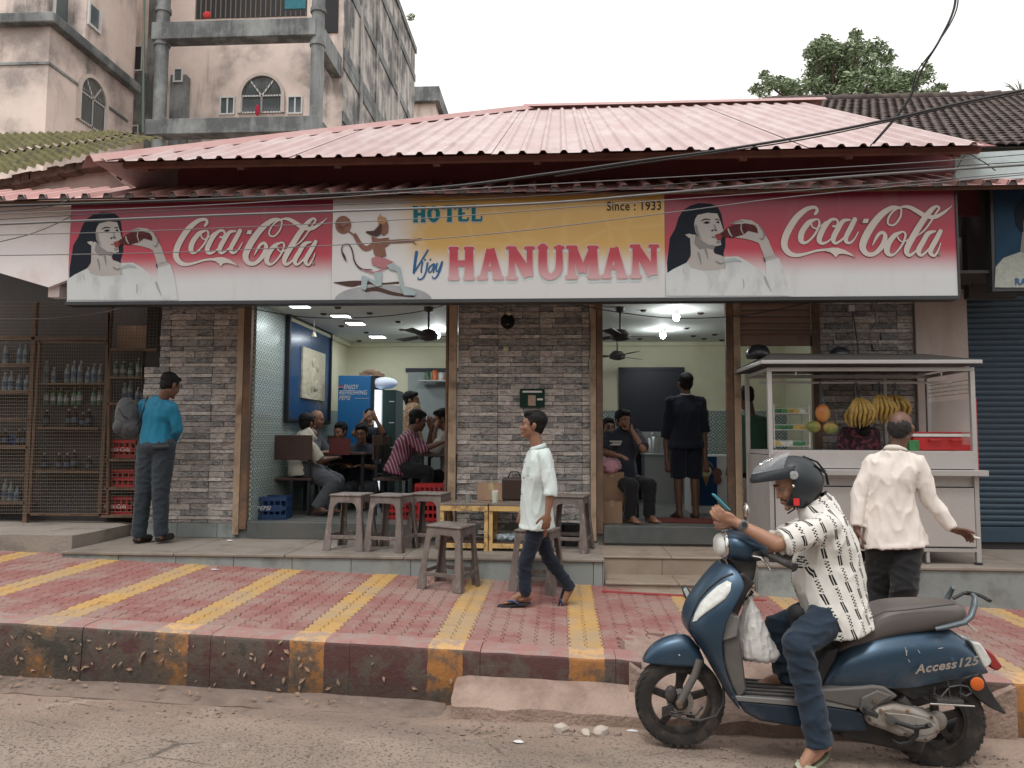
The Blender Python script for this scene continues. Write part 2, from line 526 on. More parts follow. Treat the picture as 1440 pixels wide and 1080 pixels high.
for i, (x, y, yel) in enumerate(cells):
 e = 0.02
 sx_ = (pz(x + e, y) - pz(x - e, y)) / (2 * e); sy_ = (pz(x, y + e) - pz(x, y - e)) / (2 * e)
 z = pz(x, y) + random.uniform(-0.002, 0.0025)
 rx = math.atan(sy_) + random.uniform(-0.012, 0.012); ry = -math.atan(sx_) + random.uniform(-0.012, 0.012)
 if i < 290:
  o = bpy.data.objects.new('paver', me_yel if yel else me_red); COL.objects.link(o); o.parent = proot
  o.location = WM[proot].inverted() @ V(x, y, z); o.rotation_euler = (rx, ry, random.uniform(-0.012, 0.012))
 else:
  m4 = Matrix.Translation((x, y, z)) @ Matrix.Rotation(ry, 4, 'Y') @ Matrix.Rotation(rx, 4, 'X')
  rest[yel].add([m4 @ V(*v) for v in pm.v], pm.f)
for yel, m in rest.items():
 o = m.build('paver_field', m_pyel if yel else m_pred, proot); o['kind'] = 'stuff'
def slab_mesh(name, x0, x1, y0, y1, ztop, zbot, m, parent=None, amp=0.02, nx=24, ny=8, rough_edge=0.03):
 rows = []
 for j in range(ny + 1):
  rows.append([])
  for i in range(nx + 1):
   x = x0 + (x1 - x0) * i / nx; y = y0 + (y1 - y0) * j / ny
   if j == 0: y += rough_edge * mnoise.noise(V(x * 6, 1.3, 2))
   if i == 0: x += rough_edge * mnoise.noise(V(2.2, y * 8, 5))
   if i == nx: x += rough_edge * mnoise.noise(V(7.2, y * 8, 5))
   z = ztop(x, y) + amp * mnoise.noise(V(x * 3, y * 3, 1)) + amp * 0.3 * mnoise.noise(V(x * 14, y * 14, 1))
   if j == 0 or i == 0 or i == nx: z -= 0.012
   rows[-1].append(V(x, y, z))
 b = MB()
 top = [p for r in rows for p in r]
 W = nx + 1
 fs = [(j * W + i, j * W + i + 1, (j + 1) * W + i + 1, (j + 1) * W + i) for j in range(ny) for i in range(nx)]
 b.add(top, fs)
 rim = [(0, i) for i in range(nx + 1)] + [(j, nx) for j in range(1, ny + 1)] + [(ny, i) for i in range(nx - 1, -1, -1)] + [(j, 0) for j in range(ny - 1, 0, -1)]
 rp = [rows[j][i] for j, i in rim]
 lowp = [V(p.x, p.y, zbot(p.x, p.y)) for p in rp]
 k = len(rp)
 b.add(rp + lowp, [(i, (i + 1) % k, (i + 1) % k + k, i + k) for i in range(k)])
 return b.build(name, m, parent, smooth=50, fix=True)
o = slab_mesh('kerb_ramp', 0.44, 2.78, 4.93, 5.60, lambda x, y: pz(x, max(y, 4.93)) + 0.010, lambda x, y: road_z(x) - 0.1, m_concrete, amp=0.014)
struct(o)
o = slab_mesh('low_step', -0.66, 2.42, 4.745, 4.985, lambda x, y: road_z(x) + 0.085 + 0.42 * (y - 4.74), lambda x, y: road_z(x) - 0.05, m_concrete, amp=0.012, nx=40)
tag(o, 'low broken concrete step at the foot of the kerb behind the scooter', 'step')
o = slab_mesh('gutter', -7.5, -0.72, 4.72, 5.0, lambda x, y: road_z(x) + 0.015 + 0.02 * (y - 4.7), lambda x, y: road_z(x) - 0.05, plain('gutter_dirt', (0.2, 0.15, 0.125), 0.95, bump=0.9, bs=20, bd=0.02, var=0.35, dirt=(0.08, 0.06, 0.05), ds=4), amp=0.02, nx=60)
struct(o)
# shop platform (tiles of the riser are pieces)
PF = 7.25
plat = thing('shop_platform', 'long grey stone platform with pale green riser tiles below the restaurant front', 'platform', (-2.2, PF, 0.6))
mb = MB(); mb.box(-4.86, 0.40, PF + 0.015, 8.42, 0.20, 0.570)
mb.build('core', m_slab, plat)
x = -4.86
while x < 0.39:
 xe = min(x + 1.15 * random.uniform(0.95, 1.02), 0.42)
 mb = MB(); mb.box(x + 0.003, xe - 0.003, PF - 0.02, 8.40, 0.572, 0.600 + random.uniform(-0.001, 0.001))
 mb.build('top_slab', m_kotatop, plat, bevel=0.006)
 x = xe
x = -4.86
while x < 0.40:
 xe = min(x + 0.575, 0.40)
 mb = MB(); mb.box(x + 0.0025, xe - 0.0025, PF + random.uniform(-0.002, 0.001), PF + 0.013, 0.22, 0.570)
 mb.build('riser_tile', m_kota, plat, bevel=0.003)
 x = xe
mb = MB(); mb.box(0.402, 0.414, PF + 0.004, 8.40, 0.22, 0.57); mb.build('side_tile', m_kota, plat, bevel=0.003)
platr = thing('cart_platform', 'grey stone platform under the steel fruit cart', 'platform', (3.2, 6.95, 0.55))
PR, PRZ = 7.18, 0.585
mb = MB(); mb.box(1.80, 6.5, PR + 0.015, 8.42, 0.1, PRZ - 0.03); mb.build('core', m_slab, platr)
x = 1.80
while x < 6.5:
 xe = min(x + 1.22, 6.5)
 mb = MB(); mb.box(x + 0.003, xe - 0.003, PR - 0.02, 8.40, PRZ - 0.028, PRZ); mb.build('top_slab', m_kotatop, platr, bevel=0.006)
 mb = MB(); mb.box(x + 0.0025, xe - 0.0025, PR, PR + 0.013, 0.05, PRZ - 0.03); mb.build('riser_tile', m_kota, platr, bevel=0.003)
 x = xe
mb = MB(); mb.box(1.786, 1.798, PR + 0.004, 8.40, 0.05, PRZ - 0.03); mb.build('side_tile', m_kota, platr, bevel=0.003)
st = thing('door_steps', 'three brown tiled steps leading up to the right hand doorway', 'steps', (1.1, 7.6, 0.3))
tops = [(7.25, 0.40, 0.0), (7.62, 0.545, 0), (8.02, 0.66, 0)]
zz = [0.20, 0.40, 0.565, 0.68]
mb = MB(); mb.box(0.42, 1.78, 7.02, 7.30, 0.10, 0.345); mb.build('bottom_sill', m_brownstone, st, bevel=0.01)
for i, (y0, z1) in enumerate(((7.18, 0.40), (7.62, 0.575))):
 y1 = (7.62, 8.38)[i]
 mb = MB(); mb.box(0.42, 1.78, y0 + 0.02, y1 + 0.015, 0.1, z1 - 0.025); mb.build('step_riser', m_brownstone, st)
 for (a, b) in ((0.42, 1.09), (1.09, 1.78)):
  mb = MB(); mb.box(a + 0.002, b - 0.002, y0 - 0.005, y1 + 0.012, z1 - 0.024, z1); mb.build('tread', m_brownstone, st, bevel=0.008)
 for (a, b) in ((0.42, 1.0), (1.0, 1.78)):
  mb = MB(); mb.box(a + 0.003, b - 0.003, y0 + 0.008, y0 + 0.019, z1 - 0.19, z1 - 0.027); mb.build('riser_tile', m_brownstone, st, bevel=0.002)
m_redpaint = plain('red_paint_line', (0.30, 0.03, 0.035), 0.8, dirt=(0.25, 0.12, 0.1), da=0.6, ds=6)
mb = MB(); mb.obox(V(1.1, 6.985, pav_z(1.1, 6.985) + 0.006), (0.72, 0, -0.026), (0, 0.028, 0.0006), (0, 0, 0.004))
o = mb.build('red_line', m_redpaint); struct(o)
o = slab_mesh('neighbour_slab', -8.5, -4.87, 7.42, 9.5, lambda x, y: 0.74, lambda x, y: 0.4, m_slab, amp=0.008, nx=30, rough_edge=0.05)
tag(o, 'rough raised concrete slab in front of the wire mesh cage', 'slab')
# shop room
WY = 8.40        # face of the front wall
FZ = 0.78        # shop floor
CZ = 3.27        # ceiling
RXL, RXR, RYB = -3.46, 3.55, 12.2
m_cream = plain('cream_wall_paint', (0.66, 0.64, 0.47), 0.7, var=0.05, vs=2, bump=0.05, dirt=(0.5, 0.45, 0.33), da=0.4, ds=1.5)
m_ceil = plain('ceiling_paint', (0.62, 0.64, 0.60), 0.7, var=0.05, bump=0.03)
m_floor = plain('shop_floor_stone', (0.16, 0.165, 0.155), 0.35, var=0.2, bump=0.05, dirt=(0.1, 0.09, 0.08), ds=2)
m_rust = plain('rusty_steel', (0.115, 0.075, 0.055), 0.8, var=0.4, vs=9, bump=0.4, dirt=(0.28, 0.15, 0.08), da=0.7, ds=5)
m_beige = plain('weathered_beige_wood', (0.40, 0.29, 0.20), 0.75, var=0.2, vs=8, bump=0.3, dirt=(0.13, 0.085, 0.06), da=0.85, ds=5)
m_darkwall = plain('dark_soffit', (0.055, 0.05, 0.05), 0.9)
m_maroon = plain('maroon_fascia_paint', (0.19, 0.05, 0.055), 0.75, var=0.15, vs=2, bump=0.1, dirt=(0.12, 0.035, 0.04), da=0.5, ds=1.2)
m_plaster = streaky('pinkish_grey_plaster', (0.46, 0.39, 0.36), (0.24, 0.2, 0.18), 0.6, 0.9)
def tile_print(name):
 t = MT(name, 0.25)
 x, y, z = t.xyz()
 s = 1 / 0.105
 u = ((x + y) * s).fract() - 0.5; v = (z * s).fract() - 0.5
 d1 = (u + v).abs(); d2 = (u - v).abs()
 r = (u * u + v * v)._op('SQRT')
 l1 = d1.lt(0.07).max(d2.lt(0.07))
 ring = (r - 0.33).abs().lt(0.06)
 dia = (u.abs() + v.abs() - 0.5).abs().lt(0.045)
 f = l1.max(ring).max(dia)
 g = u.abs().gt(0.475).max(v.abs().gt(0.475))
 c = t.mix(f, (0.56, 0.60, 0.56), (0.10, 0.17, 0.17))
 c = t.mix(g, c, (0.25, 0.25, 0.22))
 t.color(c)
 return t.m
m_ptile = tile_print('lattice_wall_tile')
room = thing('restaurant_building', 'single storey restaurant with pink metal roof, maroon fascia and two open shopfronts', 'building', (0, 10, 0.78))
def rbox(name, m, x0, x1, y0, y1, z0, z1, **k):
 b = MB(); b.box(x0, x1, y0, y1, z0, z1); return b.build(name, m, room, **k)
rbox('shop_floor', m_floor, -3.6, 3.9, 8.38, 12.35, 0.3, FZ)
rbox('ceiling', m_ceil, -3.6, 3.9, 8.5, 12.35, CZ, CZ + 0.12)
rbox('back_wall', m_cream, -3.6, 3.9, RYB, RYB + 0.15, FZ, CZ)
rbox('side_wall', m_cream, RXL - 0.16, RXL, 9.36, RYB, FZ, CZ)
rbox('side_wall', m_cream, RXR, RXR + 0.16, 8.5, RYB, FZ, CZ)
rbox('cornice', m_cream, RXL, RXR, RYB - 0.06, RYB - 0.002, CZ - 0.07, CZ - 0.001, bevel=0.012)
rbox('cornice', m_cream, RXL + 0.001, RXL + 0.06, 9.37, RYB - 0.06, CZ - 0.07, CZ - 0.001, bevel=0.012)
rbox('wall_tiling', m_ptile, RXL - 0.18, RXL + 0.012, 8.405, 9.355, FZ, CZ)
rbox('wall_tiling', m_ptile, RXL + 0.001, RXL + 0.014, 9.36, RYB - 0.02, FZ, 2.13)
rbox('wall_tiling', m_ptile, RXL + 0.02, 0.99, RYB - 0.016, RYB - 0.001, FZ, 2.17)
rbox('wall_tiling', m_ptile, 1.94, RXR, RYB - 0.016, RYB - 0.001, FZ, 2.17)
rbox('tile_edge', m_cream, RXL + 0.02, 0.99, RYB - 0.024, RYB - 0.001, 2.171, 2.20)
rbox('tile_edge', m_cream, 1.94, RXR, RYB - 0.024, RYB - 0.001, 2.171, 2.20)
m_dk = plain('dark_blue_door', (0.005, 0.008, 0.018), 0.5, bump=0.02)
m_pale = plain('pale_grey_panel', (0.30, 0.33, 0.33), 0.6)
bd = at(875, 521, RYB - 0.05); be = at(958, 521, RYB - 0.05)
rbox('back_door', m_dk, bd.x, be.x, RYB - 0.06, RYB - 0.03, FZ, bd.z)
rbox('door_frame', m_dk, bd.x - 0.05, bd.x - 0.001, RYB - 0.075, RYB - 0.002, FZ, bd.z + 0.05)
rbox('door_frame', m_dk, be.x + 0.001, be.x + 0.05, RYB - 0.075, RYB - 0.002, FZ, bd.z + 0.05)
rbox('door_frame', m_dk, bd.x, be.x, RYB - 0.075, RYB - 0.002, bd.z + 0.001, bd.z + 0.05)
a = at(574, 523, RYB - 0.03); b = at(626, 523, RYB - 0.03)
rbox('kitchen_opening', m_pale, a.x, 0.2, RYB - 0.035, RYB - 0.002, FZ, a.z)
rbox('kitchen_lintel', m_dk, a.x - 0.04, 0.2, RYB - 0.05, RYB - 0.002, a.z + 0.001, a.z + 0.06)
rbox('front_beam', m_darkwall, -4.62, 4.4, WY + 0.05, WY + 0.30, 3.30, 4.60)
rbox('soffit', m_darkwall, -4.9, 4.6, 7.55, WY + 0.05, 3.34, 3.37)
rbox('fascia', m_maroon, -4.15, 4.25, 7.86, 7.90, 4.0, 4.66)
# stone cladding, strip by strip
def strip_mat(name, a, b, r):
 t = MT(name, 0.6)
 n = t.noise(16, 8, (1, 1, 2.2), rough=0.7, dist=1.2)
 c = t.mix(n.smooth(0.38, 0.58), sc3(a, .75), b)
 c = t.mix(t.rnd() * 0.4, c, sc3(a, 0.55))
 t.color(c); t.bump(t.noise(26, 6, (1, 1, 2)), 0.9, 0.015)
 return t.m
m_strips = [strip_mat('dark_slate_strip', (0.13, 0.128, 0.13), (0.34, 0.33, 0.32), .6),
   strip_mat('mauve_stone_strip', (0.27, 0.24, 0.225), (0.47, 0.42, 0.395), .6),
   strip_mat('taupe_stone_strip', (0.40, 0.355, 0.325), (0.60, 0.54, 0.50), .6),
   strip_mat('pale_stone_strip', (0.52, 0.47, 0.43), (0.70, 0.65, 0.60), .6)]
m_grout = plain('cladding_joint', (0.03, 0.026, 0.025), 0.9)
MODULE = [(0.10, [(0.55, 2), (0.45, 3)]),
   (0.17, [(0.42, 1), (0.58, 0)]),
   (0.13, [(0.30, 0), (0.70, 1)]),
   (0.17, [(0.58, 2), (0.42, 1)]),
   (0.15, [(0.36, 2), (0.64, 0)]),
   (0.10, [(0.30, 3), (0.70, 2)]),
   (0.18, [(0.62, 1), (0.38, 0)])]
def clad(root, x0, x1, z0, z1, Y, cap_h=0.40, mod_w=0.465, phase=0.0, notch=None):
 pts = []
 zi = z1
 rowi = 0
 while zi > z0 + 0.01:
  for ci, cx in enumerate(np.arange(x0 - phase, x1, mod_w)):
   z = zi
   for rj, (hs, cells_) in enumerate(MODULE):
    h = hs * cap_h; x = cx
    for ws, tone in cells_:
     w = ws * mod_w
     a, b = max(x, x0), min(x + w, x1)
     c, d = max(z - h, z0), z
     x += w
     if b - a < 0.02 or d - c < 0.012: continue
     if notch and a < notch[0] and d > notch[1] + 0.001: a = max(a, notch[0])
     if b - a < 0.02: continue
     pts.append((a, b, c, d, tone))
    z -= h
  zi -= cap_h; rowi += 1
 return pts
def put_clad(root, pts, Y):
 cnt = 0; rest_ = MB()
 for (a, b, c, d, tone) in sorted(pts, key=lambda p: -(p[1] - p[0]) * (p[3] - p[2])):
  p = 0.012 + (0.010, 0.0, 0.005, 0.014)[tone] + random.uniform(-0.004, 0.009)
  m = MB(); g = 0.0022
  jz = [random.uniform(-0.003, 0.003) for _ in range(4)]
  jy = [random.uniform(-0.005, 0.005) for _ in range(4)]
  vs = [(a + g, Y, c + g), (b - g, Y, c + g), (b - g, Y, d - g), (a + g, Y, d - g),
    (a + g, Y - p + jy[0], c + g + jz[0] * .5), (b - g, Y - p + jy[1], c + g - jz[1] * .5), (b - g, Y - p + jy[2], d - g - abs(jz[2])), (a + g, Y - p + jy[3], d - g - abs(jz[3]))]
  m.add(vs, [(4, 5, 6, 7), (0, 1, 5, 4), (1, 2, 6, 5), (2, 3, 7, 6), (3, 0, 4, 7)])
  if cnt < 295:
   m.build('stone_strip', m_strips[tone], root, fix=False)
  else:
   rest_.mat = tone; rest_.add(m.v, m.f)
  cnt += 1
 if rest_.f: rest_.build('stone_chips', m_strips, root, fix=False)['kind'] = 'stuff'
 return cnt
def clad_wall(label, x0, x1, z0, z1, **k):
 root = thing('stone_clad_wall', label, 'wall', ((x0 + x1) / 2, WY, z0))
 m = MB(); m.box(x0, x1, WY + 0.002, WY + 0.2, z0 - 0.15, z1); m.build('backing', m_grout, root)
 n = put_clad(root, clad(root, x0, x1, z0, z1, WY, **k), WY)
 print('strips', n)
 return root
wl = clad_wall('grey brown stone strip wall beside the mesh cage', -4.74, -3.64, 0.76, 3.30, notch=(-4.56, 2.52), cap_h=0.43, mod_w=0.50, phase=0.2)
x = -4.74
while x < -3.62:
 xe = min(x + 0.46, -3.60)
 m = MB(); m.box(x + .002, xe - .002, WY - 0.03, WY, 0.603, 0.757); m.build('plinth_tile', m_kota, wl, bevel=0.003); x = xe
wm = clad_wall('grey brown stone strip wall between the two open doorways, with a charm hanging on it', -1.13, 0.33, 0.62, 3.30, cap_h=0.43, mod_w=0.465, phase=0.02)
wr = clad_wall('dark stone strip wall behind the fruit cart', 2.80, 3.80, 1.30, 3.66, cap_h=0.43, mod_w=0.465, phase=0.1)
rbox('lower_wall', m_plaster, 2.0, 4.36, WY + 0.004, WY + 0.2, 0.5, 1.298)
pr = at(1358, 600, WY)
o = MB(); o.box(3.805, 4.34, WY - 0.06, WY + 0.2, 0.5, 3.9)
o = o.build('plaster_pier', m_plaster, room)
def post(x0, x1, z0, z1, m, name='door_post', y0=WY - 0.075, y1=WY - 0.0):
 b = MB(); b.box(x0, x1, y0, y1, z0, z1); return b.build(name, m, room, bevel=0.006)
post(-3.632, -3.56, 0.64, 3.3, m_beige)
post(-3.555, -3.475, 0.70, 3.3, m_rust, 'shutter_channel')
post(-1.262, -1.235, 0.64, 3.3, m_rust, 'shutter_channel')
post(-1.228, -1.140, 0.64, 3.3, m_beige)
post(0.335, 0.395, 0.62, 3.3, m_beige)
post(0.400, 0.470, 0.70, 3.3, m_rust, 'shutter_channel')
post(1.80, 1.875, 0.62, 3.3, m_rust, 'shutter_channel')
post(1.88, 1.955, 0.60, 3.3, m_beige)
post(2.715, 2.80, 1.2, 3.3, m_rust, 'shutter_channel')
rbox('inner_jamb', m_plaster, -1.25, -1.22, WY + 0.002, WY + 0.20, FZ, 3.3)
rbox('inner_jamb', m_plaster, 0.405, 0.44, WY + 0.002, WY + 0.20, FZ, 3.3)
rbox('threshold', m_darkstone, -3.47, -1.27, WY - 0.06, WY + 0.1, 0.60, 0.785, bevel=0.006)
rbox('threshold', m_darkstone, 0.475, 1.795, WY - 0.06, WY + 0.1, 0.60, 0.785, bevel=0.006)
# roller shutters
def shutter(root, x0, x1, z0, z1, Y, pitch, mat, amp=0.012, cap=290, name='shutter_slat'):
 z = z0; k = 0
 while z < z1 and k < cap:
  m = MB(); n = 5
  prof = [(0, 0.0), (0.25, -amp * 0.75), (0.5, -amp), (0.75, -amp * 0.75), (0.97, 0.0)]
  rs = [[V(x, Y + d, z + t * pitch) for t, d in prof] for x in (x0, x1)]
  m.rings(rs, closed=False, caps=False)
  m.build(name, mat, root, smooth=60, fix=False)
  z += pitch; k += 1
m_brsh = plain('brown_shutter_paint', (0.25, 0.155, 0.115), 0.6, var=0.15, dirt=(0.14, 0.08, 0.06), da=0.5, ds=5)
sh = thing('roller_shutter', 'half raised brown roller shutter above the fruit cart', 'shutter', (2.3, WY, 3.0))
zb = at(1090, 487, WY).z
shutter(sh, 1.96, 2.71, zb + 0.12, 3.34, WY - 0.03, 0.072, m_brsh, 0.02)
m = MB(); m.box(1.96, 2.71, WY - 0.05, WY - 0.01, zb, zb + 0.118); m.build('bottom_rail', m_brsh, sh, bevel=0.006)
m_blsh = plain('dark_blue_shutter_paint', (0.018, 0.042, 0.068), 0.5, var=0.2, vs=3, dirt=(0.04, 0.06, 0.075), da=0.5, ds=3)
sh2 = thing('roller_shutter', 'closed dark blue roller shutter at the right edge', 'shutter', (5.2, WY, 0.7))
zb = at(1400, 762, WY).z
shutter(sh2, 4.345, 6.6, zb + 0.16, at(1400, 422, WY).z, WY - 0.02, 0.060, m_blsh, 0.013)
m = MB(); m.box(4.345, 6.6, WY - 0.05, WY - 0.005, zb, zb + 0.158); m.build('bottom_rail', m_blsh, sh2, bevel=0.006)
m = MB(); m.box(4.345, 6.6, WY + 0.0, WY + 0.1, 0.5, 4.2); m.build('backing', m_darkwall, sh2)
# pink corrugated roofs
def corr(name, m, parent, e0, e1, r0, r1, pitch, amp, smooth=35, lines=7, rib=0.35, thick=0.0):
 e0, e1, r0, r1 = map(V, (e0[0], e1[0], r0[0], r1[0]), (e0[1], e1[1], r0[1], r1[1]), (e0[2], e1[2], r0[2], r1[2])) if False else (Vector(e0), Vector(e1), Vector(r0), Vector(r1))
 L = (e1 - e0).length
 nrm = (e1 - e0).cross(r0 - e0).normalized()
 if nrm.z < 0: nrm = -nrm
 n = max(1, int(round(L / pitch)))
 ts = []
 for i in range(n):
  for q, h in ((0.0, 0), (0.5 - rib / 2, 0), (0.5 - rib / 4, 1), (0.5 + rib / 4, 1), (0.5 + rib / 2, 0)):
   ts.append(((i + q) / n, h * amp))
 ts.append((1.0, 0.0))
 rs = []
 for k in range(lines + 1):
  f = k / lines
  a = e0.lerp(r0, f); b = e1.lerp(r1, f)
  rs.append([a.lerp(b, t) + nrm * h for t, h in ts])
 mb = MB(); mb.rings(rs, closed=False, caps=False)
 o = mb.build(name, m, parent, fix=False)
 return o
def roof_mat(name, top, dust):
 t = MT(name, 0.42)
 c = t.mix(t.noise(1.2, 5), sc3(top, 0.9), sc3(top, 1.08))
 c = t.mix(t.noise(2.4, 9, (1, 0.35, 1), rough=0.7).smooth(0.42, 0.66) * 0.6, c, dust)
 c = t.mix(t.noise(34, 3).smooth(0.68, 0.74) * 0.6, c, (0.2, 0.09, 0.08))
 c = t.mix(t.rnd() * 0.16, c, (0.25, 0.14, 0.13))
 c = t.mix(t.noise(1.6, 7, (3.5, 0.4, 0.6), rough=0.7).smooth(0.55, 0.7) * 0.4, c, (0.28, 0.16, 0.15))
 t.color(c); t.bump(t.noise(14, 4), 0.12, 0.004)
 return t.m
m_roof = roof_mat('pink_roof_sheet', (0.46, 0.325, 0.32), (0.60, 0.52, 0.505))
m_under = plain('red_roof_underside', (0.26, 0.09, 0.085), 0.7)
E_L, E_R = at(130, 233, 6.9), at(1410, 191, 6.9)
E_L.z = E_R.z = (E_L.z + E_R.z) / 2 - 0.02
RY = 12.5
R_L, R_R = at(745, 158, RY), at(1150, 141, RY)
R_L.z = R_R.z = (R_L.z + R_R.z) / 2
def on_plane(x, f):
 return V(x, 6.9 + (RY - 6.9) * f, E_L.z + (R_L.z - E_L.z) * f)
NS = 9
pitch = 0.193
nrib = int((E_R.x - E_L.x) / pitch)
nrm = V(0, -(R_L.z - E_L.z), RY - 6.9).normalized()
def hip_f(x):
 fl = (x - E_L.x) / (R_L.x - E_L.x)
 return min(1.0, max(0.004, fl))
def rake_x(x, f):  # right verge leans slightly with the slope
 s = max(0, (x - 1.5) / (E_R.x - 1.5))
 return x + (R_R.x - E_R.x) * f * s
for sidx in range(0, nrib, 5):
 mb = MB(); cols = []
 for i in range(sidx, min(sidx + 5, nrib)):
  for q, h in ((0.0, 0), (0.30, 0), (0.42, 1), (0.58, 1), (0.70, 0), (1.0, 0)):
   if q == 1.0 and i != min(sidx + 5, nrib) - 1: continue
   x = E_L.x + (i + q) * pitch
   cols.append((x, h * 0.027))
 lines = 8
 rs = []
 for k in range(lines + 1):
  row = []
  for x, h in cols:
   f = hip_f(x) * k / lines
   p = on_plane(rake_x(x, f), f)
   row.append(p + nrm * (h + 0.007 * ((sidx // 5) % 2)))
  rs.append(row)
 mb.rings(rs, closed=False, caps=False)
 mb.build('roof_sheet', m_roof, room, fix=False)
m_cap = roof_mat('pink_ridge_cap', (0.42, 0.22, 0.21), (0.5, 0.36, 0.34))
def cap_strip(name, p0, p1, w, h=0.05, n=12):
 p0, p1 = Vector(p0), Vector(p1)
 d = (p1 - p0).normalized(); a = d.cross(V(0, 0, 1)).normalized()
 mb = MB()
 rs = [[p - a * w + V(0, 0, -h), p - a * w * 0.3 + V(0, 0, 0.01), p + a * w * 0.3 + V(0, 0, 0.01), p + a * w + V(0, 0, -h)] for p in (p0, p1)]
 mb.rings(rs, closed=False, caps=False)
 return mb.build(name, m_cap, room, fix=False)
cap_strip('hip_cap', on_plane(E_L.x, 0) + V(-0.05, 0, 0.05), on_plane(R_L.x, 1) + V(0, 0, 0.07), 0.14, 0.08)
cap_strip('ridge_cap', on_plane(R_L.x, 1) + V(-.1, 0, 0.07), on_plane(R_R.x, 1) + V(0.1, 0, 0.07), 0.16, 0.08)
mb = MB(); hb = V(E_L.x, 18, E_L.z)
mb.add([on_plane(E_L.x, 0), on_plane(R_L.x, 1), hb], [(0, 1, 2)])
mb.add([on_plane(R_L.x, 1), on_plane(R_R.x, 1), V(E_R.x, 18, E_L.z), hb], [(0, 1, 2, 3)])
mb.build('rear_slope', m_roof, room, fix=False)
m_timber = plain('red_brown_timber', (0.20, 0.095, 0.075), 0.8, var=0.3, dirt=(0.06, 0.04, 0.035), ds=4)
b = MB(); b.bar(on_plane(E_L.x + 0.15, 0.05) + V(0, 0, -0.07), on_plane(E_R.x - 0.05, 0.05) + V(0, 0, -0.07), 0.06, 0.09); b.build('purlin', m_timber, room, bevel=0.004)
for i in range(9):
 x = E_L.x + 0.35 + i * (E_R.x - E_L.x - 0.6) / 8
 b = MB(); b.bar(on_plane(x, 0.05) + V(0, 0, -0.10), on_plane(x, 0.30) + V(0, 0, -0.12), 0.07, 0.10); b.build('rafter', m_timber, room, bevel=0.004)
b = MB(); b.add([on_plane(E_L.x + .05, 0.01) + V(0, 0, -0.02), on_plane(E_R.x - .02, 0.01) + V(0, 0, -0.02), on_plane(E_R.x, 0.5) + V(0, 0, -0.02), on_plane(-1.9, 0.5) + V(0, 0, -0.02)], [(0, 1, 2, 3)]); b.build('eave_lining', m_under, room, fix=False)
aw = thing('awning', 'narrow pink ribbed metal awning running along the top of the sign', 'awning', (0, 7.14, 4.05))
AZ = 4.082; AY0, AY1 = 7.14, 7.86; AZ1 = AZ + 0.315
m_awn = roof_mat('pink_awning_sheet', (0.60, 0.34, 0.32), (0.62, 0.46, 0.44))
ap = 0.222; xs0 = -6.6; k = 0
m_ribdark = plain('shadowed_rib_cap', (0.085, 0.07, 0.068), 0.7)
while xs0 < 6.6:
 mb = MB(); cols = []
 for i in range(5):
  for q, h in ((0.0, 0), (0.30, 0), (0.40, 1), (0.60, 1), (0.70, 0), (1.0, 0)):
   if q == 1.0 and i != 4: continue
   cols.append((xs0 + (i + q) * ap, h * 0.045))
 dzs = random.uniform(-0.008, 0.008)
 an = V(0, -(AZ1 - AZ), AY1 - AY0).normalized()
 rs = [[V(x, AY0 + (AY1 - AY0) * f + 0.01 * mnoise.noise(V(x, f, 3)), AZ + dzs + 0.012 * mnoise.noise(V(x * 1.5, 0, 8)) + (AZ1 - AZ) * f) + an * h for x, h in cols] for f in (0, 0.3, 1)]
 mb.rings(rs, closed=False, caps=False)
 mb.build('awning_sheet', m_awn, aw, fix=False)
 for i in range(5):
  x = xs0 + (i + 0.5) * ap
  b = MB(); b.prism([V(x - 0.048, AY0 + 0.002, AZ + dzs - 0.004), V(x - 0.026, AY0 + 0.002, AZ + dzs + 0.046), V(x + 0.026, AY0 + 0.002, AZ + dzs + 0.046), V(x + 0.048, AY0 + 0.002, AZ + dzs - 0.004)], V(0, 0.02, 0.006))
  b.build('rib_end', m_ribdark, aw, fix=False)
 xs0 += 5 * ap
b = MB(); b.box(-6.5, 6.5, 7.20, 7.23, AZ - 0.02, AZ + 0.005); b.build('edge_angle', m_rust, aw)
for i in range(10):
 x = -5.5 + i * 1.2
 b = MB(); b.bar(V(x, 7.24, AZ + 0.02), V(x, 7.84, AZ1 - 0.05), 0.04, 0.04); b.build('bracket', m_rust, aw)
b = MB(); b.add([V(-6.5, 7.16, AZ - .002), V(6.5, 7.16, AZ - .002), V(6.5, 7.86, AZ1 - .02), V(-6.5, 7.86, AZ1 - .02)], [(0, 1, 2, 3)]); b.build('awning_lining', m_under, aw, fix=False)
# the long sign
SY = 7.30
sign = thing('shop_sign', 'long shop sign reading Hotel Vijay Hanuman between two red and white soft drink adverts', 'sign', (-0.6, SY, 3.09))
SZ0, SZ1 = 3.075, 4.095
SX = [at(95, 400, SY).x, at(467, 350, SY).x, at(935, 350, SY).x, at(1345, 350, SY).x]
def print_red(name):
 t = MT(name, 0.38)
 x, y, z = t.xyz()
 h = (z - SZ0) * (1 / (SZ1 - SZ0)) + t.noise(1.2, 2) * 0.05
 red = t.mix(h.smooth(0.45, 1.0), (0.37, 0.03, 0.055), (0.20, 0.02, 0.042))
 c = t.mix(h.smooth(0.50, 0.20), red, (0.52, 0.535, 0.545))
 c = t.mix(t.noise(2.5, 8, (1, 1, 0.25), rough=0.7).smooth(0.55, 0.75) * 0.22, c, (0.25, 0.22, 0.2))
 t.color(c); t.bump(t.noise(1.1, 2, (1, 1, 0.3)), 0.15, 0.02)
 return t.m
m_sred = print_red('advert_print')
t = MT('name_board_print', 0.38)
x, y, z = t.xyz()
h = (z - SZ0) * (1 / (SZ1 - SZ0))
u = (x - SX[1]) * (1 / (SX[2] - SX[1]))
